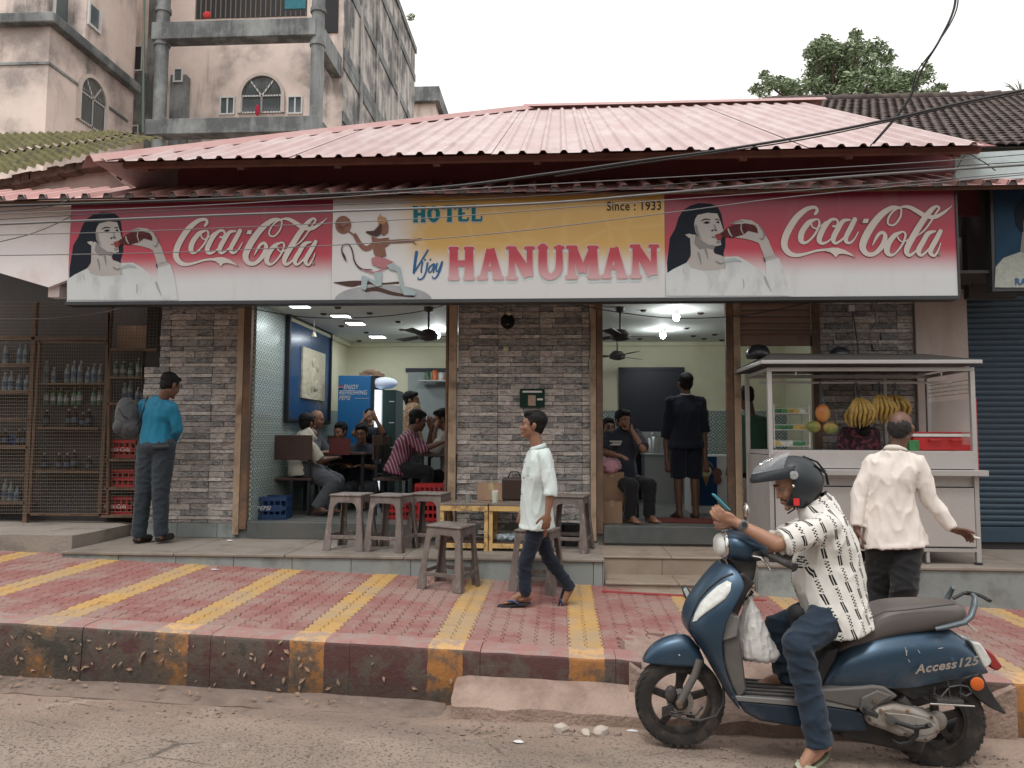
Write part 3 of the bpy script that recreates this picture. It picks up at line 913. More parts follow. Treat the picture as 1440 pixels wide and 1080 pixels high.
n = t.noise(2.2, 3)
gold = t.mix(t.voro(2.6, 'DISTANCE_TO_EDGE').smooth(0.10, 0.0) * 0.18, (0.47, 0.285, 0.075), (0.56, 0.41, 0.18))
f = (u + n * 0.12).smooth(0.24, 0.36) * (h + n * 0.1).smooth(0.32, 0.58)
c = t.mix(f, t.mix(h.smooth(.2, 1.0), (0.54, 0.54, 0.545), (0.47, 0.445, 0.43)), gold)
c = t.mix(t.noise(2.5, 8, (1, 1, 0.25), rough=0.7).smooth(0.55, 0.75) * 0.2, c, (0.25, 0.22, 0.2))
t.color(c); m_sgold = t.m
m_alu = plain('sign_frame_metal', (0.03, 0.032, 0.035), 0.5)
for i, m in enumerate((m_sred, m_sgold, m_sred)):
 b = MB(); b.box(SX[i] + (0.001 if i else 0), SX[i + 1] - 0.001, SY, SY + 0.09, SZ0, SZ1)
 b.build('print_panel', m, sign)
b = MB(); b.box(SX[0] - 0.01, SX[3] + 0.01, SY - 0.012, SY + 0.14, SZ0 - 0.035, SZ0 - 0.001); b.build('bottom_frame', m_alu, sign)
b = MB(); b.box(SX[3] + 0.001, SX[3] + 0.02, SY - 0.01, SY + 0.14, SZ0, SZ1); b.build('end_frame', m_alu, sign)
def catmull(pts, k=7):
 P = [pts[0]] + list(pts) + [pts[-1]]; out = []
 for i in range(1, len(P) - 2):
  for j in range(k):
   t = j / k
   out.append(tuple(0.5 * (2 * P[i][q] + (P[i + 1][q] - P[i - 1][q]) * t + (2 * P[i - 1][q] - 5 * P[i][q] + 4 * P[i + 1][q] - P[i + 2][q]) * t * t + (3 * P[i][q] - P[i - 1][q] - 3 * P[i + 1][q] + P[i + 2][q]) * t ** 3) for q in range(3)))
 out.append(tuple(pts[-1]))
 return out
class Ink:
 def __init__(s, to_xz, base=0.002, step=0.0003):
  s.fn = to_xz; s.mb = MB(); s.d = base; s.step = step
 def P(s, x, y, d):
  q = s.fn(x, y); return V(q[0], s.Y - d, q[1]) if not isinstance(q, Vector) or len(q) == 2 else V(q.x, q.y - d, q.z)
 def stroke(s, pts, k=7, extra=0, cap=True, curve=True):
  pts = catmull(pts, k) if curve else [tuple(p) for p in pts]
  n = len(pts); L = []; Rr = []
  for i, (x, y, w) in enumerate(pts):
   a = pts[max(i - 1, 0)]; b = pts[min(i + 1, n - 1)]
   dx, dy = b[0] - a[0], b[1] - a[1]; l = math.hypot(dx, dy) or 1
   nx, ny = -dy / l, dx / l; w = (w + extra) / 2
   dd = s.d + s.step * 0.8 * i / n
   L.append(s.P(x + nx * w, y + ny * w, dd)); Rr.append(s.P(x - nx * w, y - ny * w, dd))
  s.mb.rings([L, Rr], closed=False, caps=False)
  if cap:
   for e in (0, n - 1):
    x, y, w = pts[e]; w = (w + extra) / 2
    if w > 2.5:
     dd = s.d + s.step * 0.8 * (e / n) - 0.00003
     q = [s.P(x + w * math.cos(a), y + w * math.sin(a), dd - 0.00005) for a in [2 * math.pi * j / 12 for j in range(12)]]
     s.mb.add(q, [tuple(range(12))])
  s.d += s.step; return s
 def fill(s, pts, smooth=False):
  if smooth:
   pp = [(x, y, 0) for x, y in pts]; pp = catmull(pp + [pp[0]], 4)[:-1]; pts = [(p[0], p[1]) for p in pp]
  s.mb.add([s.P(x, y, s.d) for x, y in pts], [tuple(range(len(pts)))]); s.d += s.step; return s
 def disc(s, cx, cy, rx, ry=None, n=20, rot=0):
  ry = ry or rx; c, q = math.cos(rot), math.sin(rot)
  pts = []
  for j in range(n):
   a = 2 * math.pi * j / n; x, y = rx * math.cos(a), ry * math.sin(a)
   pts.append((cx + x * c - y * q, cy + x * q + y * c))
  s.mb.add([s.P(x, y, s.d) for x, y in pts], [tuple(range(n))]); s.d += s.step; return s
 def build(s, name, mat, parent):
  o = s.mb.build(name, mat, parent, fix=False); return o
def crop(cx, cy, scale, Y=None, A=None):
 def fn(x, y):
  p = at(cx + x / scale, cy + y / scale, Y or SY)
  if A: p = V(A[1] + (p.x - A[0]) * A[2], p.y, A[3] + (p.z - A[3]) * A[2] + A[4])
  return p
 return fn
COLA = [
 [(352,165,20),(368,143,24),(364,118,22),(338,112,26),(285,130,36),(215,190,46),(155,275,50),(115,360,50),(108,425,48),(140,475,42),(195,492,30),(270,478,20),(350,455,18),(430,447,20)],
 [(355,208,14),(305,230,36),(250,300,42),(233,362,42),(250,392,28),(290,380,16),(345,320,16),(378,250,16),(375,212,14),(350,206,12)],
 [(318,235,12),(325,265,12),(350,280,12),(385,262,10),(430,225,10)],
 [(482,262,16),(505,262,18),(520,235,18),(505,208,18),(465,215,26),(415,270,38),(378,340,42),(372,380,36),(395,398,24),(440,380,14),(490,330,12)],
 [(610,212,14),(560,222,30),(515,285,38),(482,345,40),(478,382,30),(500,396,20),(560,350,14),(610,270,14)],
 [(648,208,34),(610,280,38),(575,345,36),(572,382,30),(598,395,20),(635,365,12),(668,308,8)],
 [(1002,130,12),(975,114,22),(920,122,36),(840,180,48),(760,280,54),(705,380,54),(695,440,48),(725,482,38),(780,480,32),(840,420,38),(868,350,34),(855,314,26),(825,322,24),(797,360,20),(765,420,3)],
 [(1002,130,12),(990,190,14),(950,245,14),(915,256,14),(893,235,14),(905,190,14),(945,140,14),(1000,112,14),(1060,112,28),(1120,145,34),(1180,182,36),(1250,190,30),(1310,160,22),(1360,122,10),(1385,98,2)],
 [(995,308,14),(940,335,34),(890,400,42),(873,460,42),(895,490,28),(935,478,16),(990,410,16),(1020,340,16),(1010,310,14),(988,306,12)],
 [(960,345,12),(975,375,12),(1005,385,10),(1050,362,10)],
 [(1100,342,8),(1160,300,12),(1215,230,13),(1260,160,14),(1285,122,16),(1265,106,18),(1220,140,36),(1150,230,44),(1080,340,46),(1030,430,44),(1022,475,36),(1045,492,26),(1090,460,14),(1125,410,10)],
 [(1245,303,14),(1190,322,34),(1150,385,38),(1115,445,40),(1113,482,30),(1140,490,20),(1200,430,14),(1245,360,14)],
 [(1285,302,32),(1245,375,38),(1205,445,38),(1203,482,30),(1230,495,20),(1260,450,12),(1280,398,8)],
 [(1256,484,3),(1264,474,3),(1274,484,3),(1264,494,3),(1256,484,3)],
]
m_cream_ink = plain('cream_ink', (0.50, 0.46, 0.43), 0.4, var=0.04, bump=0)
m_outline = plain('dark_red_outline', (0.17, 0.03, 0.045), 0.4, bump=0)
TAIL = [(415,440),(470,432),(510,434),(560,452),(600,478),(632,508),(580,488),(540,480),(510,484),(484,510),(470,486),(445,468),(415,460)]
Ax0 = at(230 + 77 / 6, 350, SY).x; Bx0 = at(1090 + 38 / 5.54, 350, SY).x; Bx1 = at(1341.8, 350, SY).x; Ax1 = at(460.8, 350, SY).x
kx = (Bx1 - Bx0) / (Ax1 - Ax0)
zc = at(350, 340, SY).z
dzR = at(1220, 325, SY).z - at(350, 340, SY).z
for A in (None, (Ax0, Bx0, kx, zc, dzR)):
 for extra, m, nm, base in ((9, m_outline, 'logo_outline', 0.0008), (0, m_cream_ink, 'logo_lettering', 0.0058)):
  ink = Ink(crop(230, 290, 6.0, A=A), base)
  for s_ in COLA: ink.stroke(s_, extra=extra)
  if extra == 0:
   ink.fill(TAIL)
   ink.fill([(715,205),(752,205),(742,238),(702,238)])
  else:
   ink.stroke([(702,221,42),(752,221,42)], curve=False)
   ink.stroke([(420,450,36),(510,458,40),(560,466,26),(630,505,8)])
  ink.build(nm, m, sign)
m_hair = plain('print_dark_hair', (0.012, 0.016, 0.024), 0.4, var=0.3, vs=6, bump=0)
m_face = plain('print_skin_grey', (0.35, 0.33, 0.315), 0.4, var=0.10, vs=5, bump=0)
m_face2 = plain('print_skin_mid', (0.19, 0.18, 0.178), 0.4, var=0.10, vs=9, bump=0)
m_swt = MT('print_white_top', 0.4)
_x, _y, _z = m_swt.xyz()
m_swt.color(m_swt.mix(m_swt.noise(9, 6, (1, 1, 0.4)).smooth(0.45, 0.7) * 0.5, m_swt.mix((_z - SZ0).smooth(0.5, 0.1), (0.40, 0.42, 0.42), (0.51, 0.53, 0.54)), (0.28, 0.30, 0.305)))
m_swt = m_swt.m
m_swt2 = plain('print_fold_grey', (0.30, 0.34, 0.35), 0.4, bump=0)
m_btl = plain('print_brown_bottle', (0.075, 0.02, 0.022), 0.35, var=0.5, vs=20, bump=0)
m_redl = plain('print_red_lips', (0.20, 0.045, 0.045), 0.35, bump=0)
Wx = at(90 + 60 / 8, 350, SY).x; Wx2 = at(936, 350, SY).x
kw = (at(1100, 350, SY).x - Wx2) / (at(245, 350, SY).x - Wx) * 1.0
for A in (None, (Wx, Wx2, kw, at(170, 422, SY).z, 0.0)):
 F = crop(90, 290, 8.0, A=A)
 i1 = Ink(F, 0.002)
 i1.fill([(60,815),(62,700),(85,570),(105,440),(165,340),(205,225),(255,145),(330,95),(420,68),(540,72),(610,110),(640,180),(655,300),(668,420),(665,520),(640,600),(640,642),(560,622),(540,560),(430,470),(330,440),(310,620),(260,700),(160,760)])
 i1.build('portrait_hair', m_hair, sign)
 i2 = Ink(F, 0.004)
 i2.fill([(310,440),(345,400),(400,440),(480,500),(540,535),(545,600),(640,645),(652,765),(420,790),(230,770),(262,702),(305,640)], True)
 i2.build('portrait_neck', m_face, sign)
 i2 = Ink(F, 0.005)
 i2.fill([(400,195),(500,172),(600,180),(628,260),(645,330),(656,368),(628,392),(630,430),(616,465),(622,515),(570,527),(480,507),(410,452),(368,380),(358,300),(372,240)])
 i2.fill([(262,405),(300,395),(330,400),(325,435),(300,440)])
 i2.build('portrait_face', m_face, sign)
 i3 = Ink(F, 0.0062)
 i3.fill([(365,400),(430,470),(500,515),(560,530),(545,560),(470,545),(400,560),(350,500)])
 i3.stroke([(385,600,20),(398,660,16),(405,720,6)]); i3.stroke([(460,560,22),(470,610,16),(478,660,5)])
 i3.stroke([(560,690,16),(600,712,14),(640,700,6)]); i3.stroke([(560,300,12),(572,335,14),(545,352,10)])
 i3.fill([(362,300),(372,390),(430,455),(400,380),(385,300)])
 i3.fill([(575,470),(618,478),(600,500),(570,495)])
 i3.stroke([(730,290,12),(800,268,12),(860,262,8)]); i3.stroke([(1010,300,10),(1060,390,16),(1040,455,18),(1010,440,8)])
 i3.build('portrait_shading', m_face2, sign)
 i4 = Ink(F, 0.005)
 i4.fill([(38,835),(60,812),(120,772),(270,697),(300,760),(420,790),(560,785),(652,765),(640,640),(780,636),(880,690),(1000,790),(1058,850),(1058,690),(1120,665),(1195,650),(1245,800),(1268,950),(1290,1056),(36,1056)])
 i4.build('portrait_top', m_swt, sign)
 i5 = Ink(F, 0.0066)
 i5.stroke([(820,880,10),(826,940,14),(820,985,4)]); i5.stroke([(1040,860,26),(1065,930,22),(1100,1010,8)])
 i5.stroke([(665,690,30),(740,672,34),(810,690,16)]); i5.stroke([(640,660,14),(652,730,10),(640,780,4)])
 i5.stroke([(220,770,8),(235,830,8)]); i5.build('portrait_folds', m_swt2, sign)
 i6 = Ink(F, 0.0058)
 i6.fill([(1000,490),(1035,450),(1100,470),(1160,630),(1195,655),(1058,690),(1045,620)])
 i6.fill([(720,292),(780,262),(850,241),(940,252),(1010,300),(1060,390),(1110,480),(1010,500),(960,475),(880,452),(755,432),(850,408),(905,365),(1000,390),(980,310),(900,290),(800,292)])
 i6.build('portrait_hand', m_face, sign)
 i7 = Ink(F, 0.0074)
 i7.fill([(600,400),(655,365),(700,325),(760,302),(880,285),(960,300),(995,340),(1000,392),(900,365),(850,408),(740,437),(660,428),(610,455)])
 i7.build('portrait_bottle', m_btl, sign)
 i8 = Ink(F, 0.0088)
 i8.stroke([(838,292,8),(830,340,12),(850,400,8)]); i8.stroke([(700,345,14),(712,390,16),(735,425,8)])
 i8.fill([(1045,640),(1150,615),(1185,632),(1160,625),(1060,655),(1050,690),(1040,670)])
 i8.build('portrait_label', m_face, sign)
 i9 = Ink(F, 0.0080)
 i9.fill([(560,410),(600,392),(630,412),(625,460),(590,468),(570,440)]); i9.build('portrait_lips', m_redl, sign)
 i10 = Ink(F, 0.0075)
 i10.fill([(450,282),(480,262),(512,266),(520,280),(490,290)]); i10.fill([(580,275),(600,260),(618,272),(610,286)])
 i10.stroke([(430,262,6),(475,240,12),(525,246,8)]); i10.stroke([(575,248,8),(598,240,10),(618,254,5)])
 i10.disc(575, 358, 14, 7); i10.disc(537, 362, 10, 9); i10.stroke([(528,430,5),(560,432,7)])
 i10.stroke([(1045,650,10),(1050,680,12),(1058,692,6)])
 i10.build('portrait_features', m_hair, sign)
def slab_letter(ch):
 t = 0.30
 S = {
  'H': [[(0.22,0.06,t),(0.22,0.94,t)],[(0.78,0.06,t),(0.78,0.94,t)],[(0.22,0.5,.22),(0.78,0.5,.22)],'s.22,.06','s.78,.06','s.22,.94','s.78,.94'],
  'A': [[(0.46,0.10,.26),(0.20,0.92,.20)],[(0.50,0.08,.30),(0.78,0.92,.30)],[(0.30,0.66,.16),(0.70,0.66,.16)],'s.18,.94','s.80,.94'],
  'N': [[(0.20,0.08,.20),(0.20,0.94,.22)],[(0.20,0.10,.30),(0.80,0.88,.34)],[(0.82,0.06,.20),(0.82,0.90,.20)],'s.18,.06','s.20,.94','s.82,.06'],
  'U': [[(0.22,0.06,.30),(0.22,0.60,.30),(0.30,0.84,.26),(0.52,0.92,.20),(0.72,0.80,.22),(0.80,0.60,.24),(0.80,0.06,.22)],'s.22,.06','s.80,.06'],
  'M': [[(0.16,0.08,.20),(0.15,0.94,.20)],[(0.20,0.10,.26),(0.50,0.80,.24)],[(0.80,0.10,.20),(0.50,0.80,.20)],[(0.82,0.08,.26),(0.85,0.94,.28)],'s.16,.06','s.82,.06','s.15,.94','s.85,.94'],
  'O': [[(0.5,0.10,.24),(0.22,0.28,.30),(0.16,0.5,.32),(0.22,0.72,.30),(0.5,0.90,.24),(0.78,0.72,.30),(0.84,0.5,.32),(0.78,0.28,.30),(0.5,0.10,.24)]],
  'T': [[(0.5,0.06,.30),(0.5,0.94,.32)],[(0.06,0.10,.20),(0.94,0.10,.20)],[(0.08,0.10,.14),(0.08,0.26,.14)],[(0.92,0.10,.14),(0.92,0.26,.14)],'s.5,.94'],
  'E': [[(0.26,0.06,.30),(0.26,0.94,.30)],[(0.20,0.10,.18),(0.88,0.10,.18)],[(0.26,0.5,.14),(0.66,0.5,.14)],[(0.20,0.91,.18),(0.90,0.91,.18)],[(0.88,0.1,.14),(0.88,0.26,.12)],[(0.90,0.91,.14),(0.90,0.72,.12)]],
  'L': [[(0.28,0.06,.30),(0.28,0.94,.30)],[(0.16,0.91,.18),(0.90,0.91,.18)],[(0.90,0.91,.14),(0.90,0.66,.12)],'s.28,.07'],
 }
 return S[ch]
def put_letters(ink, letters, extra=0.0, dy=0.0):
 for ch, x0, x1, y0, y1 in letters:
  w, h = x1 - x0, y1 - y0
  for st_ in slab_letter(ch):
   if isinstance(st_, str):
    a, b = [float(q) for q in st_[1:].split(',')]
    ink.stroke([(x0 + (a - 0.13) * w, y0 + b * h + dy, 0.10 * h + extra), (x0 + (a + 0.13) * w, y0 + b * h + dy, 0.10 * h + extra)], curve=False)
   else:
    pts = [(x0 + a * w, y0 + b * h + dy, c * w + extra) for a, b, c in st_]
    ink.stroke(pts, curve=len(pts) > 2, cap=len(pts) > 2)
HAN = [('H',226,372,290,472),('A',386,524,288,470),('N',538,690,288,470),('U',700,850,286,468),('M',860,1030,284,466),('A',1044,1184,282,464),('N',1196,1352,278,462)]
t = MT('name_red_print', 0.38)
x, y, z = t.xyz(); h = (z - SZ0) * (1 / (SZ1 - SZ0))
t.color(t.mix(h.smooth(0.42, 0.15), (0.36, 0.03, 0.05), (0.52, 0.33, 0.35))); m_nred = t.m
m_halo = plain('pink_halo_print', (0.50, 0.37, 0.36), 0.4, bump=0)
m_shad = plain('pale_drop_print', (0.46, 0.52, 0.53), 0.4, bump=0)
ink = Ink(crop(570, 270, 3.79), 0.0006, 0.00005); put_letters(ink, HAN, 10, 16); ink.build('name_drop_print', m_shad, sign)
ink = Ink(crop(570, 270, 3.79), 0.0032, 0.00005); put_letters(ink, HAN, 11); ink.build('name_halo', m_halo, sign)
ink = Ink(crop(570, 270, 3.79), 0.0060, 0.00005); put_letters(ink, HAN); ink.build('name_lettering', m_nred, sign)
HOT = [('H',722,836,118,258),('O',846,952,116,258),('T',974,1092,112,254),('E',1096,1200,110,252),('L',1206,1314,108,252)]
m_teal = plain('teal_print', (0.012, 0.115, 0.135), 0.4, var=0.1, bump=0)
ink = Ink(crop(460, 270, 6.0), 0.001, 0.00005); put_letters(ink, HOT, 16, 4); ink.build('hotel_halo', m_face, sign)
ink = Ink(crop(460, 270, 6.0), 0.0035, 0.00005); put_letters(ink, HOT); ink.build('hotel_lettering', m_teal, sign)
m_blue = plain('blue_script_print', (0.03, 0.10, 0.22), 0.4, bump=0)
ink = Ink(crop(460, 270, 6.0), 0.004)
for s_ in ([(755,508,26),(742,600,24),(732,682,20)], [(732,682,16),(785,600,15),(850,492,16)], [(806,592,14),(797,640,14),(795,678,12)],
   [(848,600,15),(832,680,14),(805,730,14),(770,738,10),(768,722,8)], [(900,606,12),(865,635,14),(856,672,12),(880,670,10),(908,608,13),(898,678,12)],
   [(928,604,14),(920,650,13),(935,670,10),(972,588,16),(945,680,15),(912,728,12),(888,722,8),(890,710,6)]):
 ink.stroke(s_)
ink.disc(826, 572, 8); ink.disc(872, 570, 8); ink.build('script_lettering', m_blue, sign)
def text_obj(body, size, p, parent, mat, extrude=0.0, shear=0.0, bold=0.0, name='lettering', rot=None, xs=1.0, align='LEFT'):
 cu = bpy.data.curves.new(name, 'FONT'); cu.body = body; cu.size = size; cu.extrude = extrude; cu.shear = shear; cu.offset = bold; cu.align_x = align; cu.space_character = 1.08
 o = bpy.data.objects.new(name, cu); COL.objects.link(o)
 dg = bpy.context.evaluated_depsgraph_get()
 me = bpy.data.meshes.new_from_object(o.evaluated_get(dg))
 bpy.data.objects.remove(o)
 M4 = Matrix.Translation(p) @ (rot or Matrix.Rotation(R(90), 4, 'X')) @ Matrix.Diagonal((xs, 1, 1, 1))
 me.transform(WM[parent].inverted() @ M4 if parent else M4)
 me.materials.clear(); me.materials.append(mat)
 for pl in me.polygons: pl.material_index = 0
 o = bpy.data.objects.new(name, me); COL.objects.link(o)
 if parent: o.parent = parent; WM[o] = WM[parent]
 return o
m_black = plain('black_print', (0.02, 0.02, 0.02), 0.5, bump=0)
p = at(853, 296, SY - 0.004); text_obj('Since : 1933', 0.125, p, sign, m_black, bold=0.0012, xs=0.80, name='date_lettering')
F = crop(460, 270, 6.0)
m_br = plain('print_brown', (0.20, 0.10, 0.075), 0.4, var=0.3, vs=16, bump=0)
m_br2 = plain('print_dark_brown', (0.07, 0.04, 0.035), 0.4, var=0.3, vs=16, bump=0)
m_pk = plain('print_pink_cloth', (0.36, 0.16, 0.18), 0.4, var=0.2, vs=16, bump=0)
m_lb = plain('print_pale_blue', (0.30, 0.37, 0.385), 0.4, var=0.15, vs=16, bump=0)
m_gr = MT('print_mound_grey', 0.4)
m_gr.color(m_gr.mix(m_gr.noise(7, 2), (0.21, 0.22, 0.235), (0.36, 0.37, 0.38))); m_gr = m_gr.m
i = Ink(F, 0.002); i.fill([(64,912)] + [(475 + 412 * math.cos(a), 912 - 128 * math.sin(a)) for a in [math.pi * (1 - q / 16) for q in range(1, 16)]] + [(886,912)]); i.build('picture_mound', m_gr, sign)
i = Ink(F, 0.004); i.stroke([(60,765,6),(200,775,50),(300,765,30),(440,775,14),(600,765,18)]); i.stroke([(330,830,30),(420,820,34),(560,858,30),(730,882,14)]); i.build('picture_shade', m_br2, sign)
i = Ink(F, 0.0055); i.disc(137, 278, 68, 76); i.stroke([(185,335,14),(240,375,16)]); i.stroke([(235,365,34),(280,440,40),(330,478,44),(380,455,42)]); i.stroke([(530,420,30),(630,415,32),(720,412,24)]); i.stroke([(715,410,18),(800,392,6)]); i.stroke([(715,410,16),(755,448,5)])
i.fill([(375,375),(440,395),(520,385),(530,440),(490,470),(500,540),(420,560),(395,520),(385,460)]); i.fill([(460,250),(500,230),(520,290),(515,345),(480,372),(450,350)]); i.build('picture_figure', m_br, sign)
i = Ink(F, 0.0085); i.fill([(425,235),(430,205),(442,215),(446,180),(462,208),(490,215),(515,245),(440,300)]); i.build('picture_cap', plain('print_gold', (0.34, 0.19, 0.10), 0.4, bump=0), sign)
i = Ink(F, 0.0095); i.stroke([(455,280,24),(430,335,60),(400,350,50),(335,340,14)]); i.stroke([(165,588,5),(145,545,20),(125,490,10),(140,448,8),(185,445,10),(215,500,11),(235,590,12),(290,650,14),(380,658,8)]); i.stroke([(85,255,4),(130,300,4),(185,270,4)]); i.stroke([(100,300,4),(150,330,4)]); i.build('picture_hair', m_br2, sign)
i = Ink(F, 0.011); i.fill([(375,560),(420,545),(490,560),(560,590),(520,640),(440,640),(380,612)]); i.stroke([(300,655,8),(400,680,14),(500,640,10)]); i.build('picture_cloth', m_pk, sign)
i = Ink(F, 0.0125); i.fill([(505,620),(560,600),(620,640),(650,800),(755,845),(745,875),(650,872),(620,800),(590,670),(530,655)]); i.fill([(400,680),(465,675),(462,790),(420,800),(345,745),(330,830),(290,820),(295,710),(320,708),(405,752)]); i.build('picture_legs', m_lb, sign)
a, b, c, d, e = [at(*q, SY + 0.12) for q in ((-40, 290), (101, 290), (96, 393), (68, 404), (-40, 372))]
m_wboard = plain('white_painted_sheet', (0.70, 0.66, 0.66), 0.6, var=0.06, vs=1.5, bump=0.05, dirt=(0.5, 0.36, 0.34), da=0.5, ds=1.5)
mb = MB(); mb.prism([a, b, c, d, e], V(0, 0.05, 0))
o = mb.build('blank_board', m_wboard); tag(o, 'blank white sheet board left of the long shop sign', 'board')
mb = MB(); p = at(72, 410, SY + 0.15); mb.box(p.x - 0.06, p.x + 0.06, SY + 0.19, SY + 0.3, p.z - 0.05, p.z + 0.07)
o = mb.build('lamp_box', m_wboard); tag(o, 'small white box under the corner of the blank board', 'box')
# left neighbour: mossy roof, stepped bricks, plaster gable
m_moss = MT('mossy_roof_sheet', 0.95)
_n = m_moss.noise(4, 8, rough=0.7)
_c = m_moss.mix(_n.smooth(0.35, 0.6), (0.055, 0.05, 0.02), (0.14, 0.125, 0.04))
_c = m_moss.mix(m_moss.noise(1.4, 5).smooth(0.55, 0.7) * 0.6, _c, (0.10, 0.085, 0.065))
m_moss.color(_c); m_moss.bump(m_moss.noise(40, 6), 0.8, 0.02); m_moss = m_moss.m
m_brick = plain('old_brick_edge', (0.22, 0.14, 0.115), 0.9, var=0.35, vs=6, bump=0.6, bs=30, bd=0.01, dirt=(0.07, 0.06, 0.05), da=0.8, ds=4)
m_pinkpl = streaky('pink_plaster', (0.60, 0.42, 0.38), (0.22, 0.15, 0.13), 0.5, 0.8, tint=(0.68, 0.60, 0.57))
nb = thing('neighbour_house', 'low neighbouring house with green mossy roof and pink plaster gable, left of the pink roof', 'house', (-7, 9, 0.7))
Yg = 8.3
ga = [at(-60, 262, Yg), at(60, 252, Yg), at(182, 226, Yg), at(205, 280, Yg), at(205, 300, Yg), at(-60, 300, Yg)]
mb = MB(); mb.prism(ga, V(0, 0.2, 0)); mb.build('gable_wall', m_pinkpl, nb)
e0, e1 = at(-75, 262, 8.0), at(228, 193, 8.0)
r0, r1 = at(-120, 192, 10.5), at(160, 187, 10.5)
def course(f0, f1, lift, e0=e0, e1=e1, r0=r0, r1=r1):
 A0, A1 = e0.lerp(r0, f0), e1.lerp(r1, f0); B0, B1 = e0.lerp(r0, f1), e1.lerp(r1, f1)
 up = V(0, 0, lift)
 nr = (A1 - A0).cross(B0 - A0).normalized(); nr = nr if nr.z > 0 else -nr
 n = 24; rs = []
 for k in range(5):
  f = k / 4; a = A0.lerp(B0, f); b = A1.lerp(B1, f)
  rs.append([a.lerp(b, i / (n * 8)) + nr * (0.018 * math.sin(2 * math.pi * i / 8)) + up for i in range(n * 8 + 1)])
 mb = MB(); mb.rings(rs, closed=False, caps=False); return mb
course(0.0, 0.45, 0.0).build('roof_sheet', m_moss, nb, smooth=180, fix=False)
course(0.40, 1.0, 0.03).build('roof_sheet', m_moss, nb, smooth=180, fix=False)
for i in range(15):
 f = i / 15.0; p = at(-5 + 185 * f, 258 - 40 * f, 8.25)
 w = random.uniform(0.05, 0.075); h = random.uniform(0.07, 0.13)
 mb = MB(); mb.obox(p + V(0, 0, -0.05), (w, 0, 0.35 * w * 0.5), (0, 0.1, 0), (0, 0, h / 2)); mb.build('brick', m_brick, nb, bevel=0.008)
for i in range(7):
 f = i / 6; p = at(150 + 45 * f, 232 + 40 * f, 8.1)
 mb = MB(); mb.obox(p, (0.07, 0, -0.05), (0, 0.12, 0), (0.012, 0, 0.02)); mb.build('brick', m_brick, nb, bevel=0.006)
mb = MB(); mb.box(-8.6, -4.85, 8.62, 8.8, 0.7, 4.2); mb.build('front_wall', m_darkwall, nb)
mb = MB(); mb.box(-8.6, -4.80, 10.2, 10.3, 0.7, 3.6); mb.build('back_wall', m_darkwall, nb)
# tiled house on the right
m_tile = plain('weathered_clay_tile', (0.085, 0.062, 0.056), 0.85, var=0.45, vs=6, bump=0.5, dirt=(0.17, 0.13, 0.115), da=0.7, ds=3, rv=0.4)
th = thing('tiled_house', 'old house with dark weathered clay tile roof behind the right end of the pink roof', 'house', (6, 9, 0.7))
T0, T1 = V(5.0, 12.6, at(1400, 205, 12.6).z), V(5.0, 18.6, at(1300, 138, 18.6).z)
TX0, TX1 = 4.9, 13.0
tn = V(0, -(T1.z - T0.z), T1.y - T0.y).normalized(); td = (T1 - T0).normalized(); tl = (T1 - T0).length
tp, tw = 0.27, 0.19
tm = MB(); segs = 6
def tile_local():
 rs = []
 for y, lift in ((0, 0.028), (tp + 0.03, 0.0)):
  rs.append([V(-tw / 2 + tw * i / segs, y, lift + 0.030 * math.sin(math.pi * i / segs) ** 1.0 - (0.012 if i in (0, segs) else 0)) for i in range(segs + 1)])
 front = [V(p.x, p.y, p.z - 0.022) for p in rs[0]]
 return [front] + rs
tr = tile_local()
tmb = MB(); tmb.rings(tr, closed=False, caps=False)
tme = bpy.data.meshes.new('clay_tile'); tme.from_pydata(tmb.v, [], tmb.f); tme.materials.append(m_tile)
tme.polygons.foreach_set('use_smooth', [True] * len(tme.polygons)); tme.set_sharp_from_angle(angle=R(50))
RM = Matrix(((1, td.x, tn.x), (0, td.y, tn.y), (0, td.z, tn.z))).to_4x4()
spots = []
for j in range(int(tl / tp)):
 for i in range(int((TX1 - TX0) / tw)):
  x = TX0 + i * tw + (tw / 2 if j % 2 else 0)
  spots.append((x, j))
spots.sort(key=lambda s_: 0 if 5.6 < s_[0] < 9.6 and s_[1] > 3 else 1)
restb = MB()
for k, (x, j) in enumerate(spots):
 p = V(x, T0.y, T0.z) + td * (j * tp)
 M4 = Matrix.Translation(p + tn * random.uniform(0, 0.008)) @ RM @ Matrix.Rotation(random.uniform(-0.03, 0.03), 4, 'Z')
 if k < 295:
  o = bpy.data.objects.new('clay_tile', tme); COL.objects.link(o); o.parent = th; o.matrix_basis = WM[th].inverted() @ M4
 else:
  restb.add([M4 @ Vector(v) for v in tmb.v], tmb.f)
o = restb.build('tile_field', m_tile, th, smooth=50, fix=False); o['kind'] = 'stuff'
mb = MB(); mb.rings([[V(4.9, T0.y, T0.z - 0.03), V(13.1, T0.y, T0.z - 0.03)], [V(4.9, T1.y, T1.z - 0.03), V(13.1, T1.y, T1.z - 0.03)], [V(4.9, 24, T0.z), V(13.1, 24, T0.z)]], closed=False, caps=False); mb.build('roof_boarding', m_darkwall, th, fix=False)
for i in range(20):
 x = 5.0 + i * 0.4
 mb = MB(); mb.tube([V(x, 18.6, T1.z + 0.01), V(x + 0.44, 18.6, T1.z + 0.03)], [0.10, 0.12], 10); mb.build('ridge_tile', m_tile, th, smooth=50)
mb = MB(); mb.box(4.42, 9, 8.42, 8.6, 0.5, 4.4); mb.build('front_wall', m_plaster, th)
mb = MB(); mb.box(5.0, 13, 13.0, 13.2, 0, T0.z); mb.build('house_wall', m_plaster, th)
mb = MB(); mb.box(4.3, 9.5, 7.6, 8.6, 4.401, 4.44); mb.build('flat_roof', m_darkwall, th)
mb = MB(); mb.box(3.95, 9, 7.7, 7.75, 4.28, 4.5); mb.build('fascia', m_timber, th)
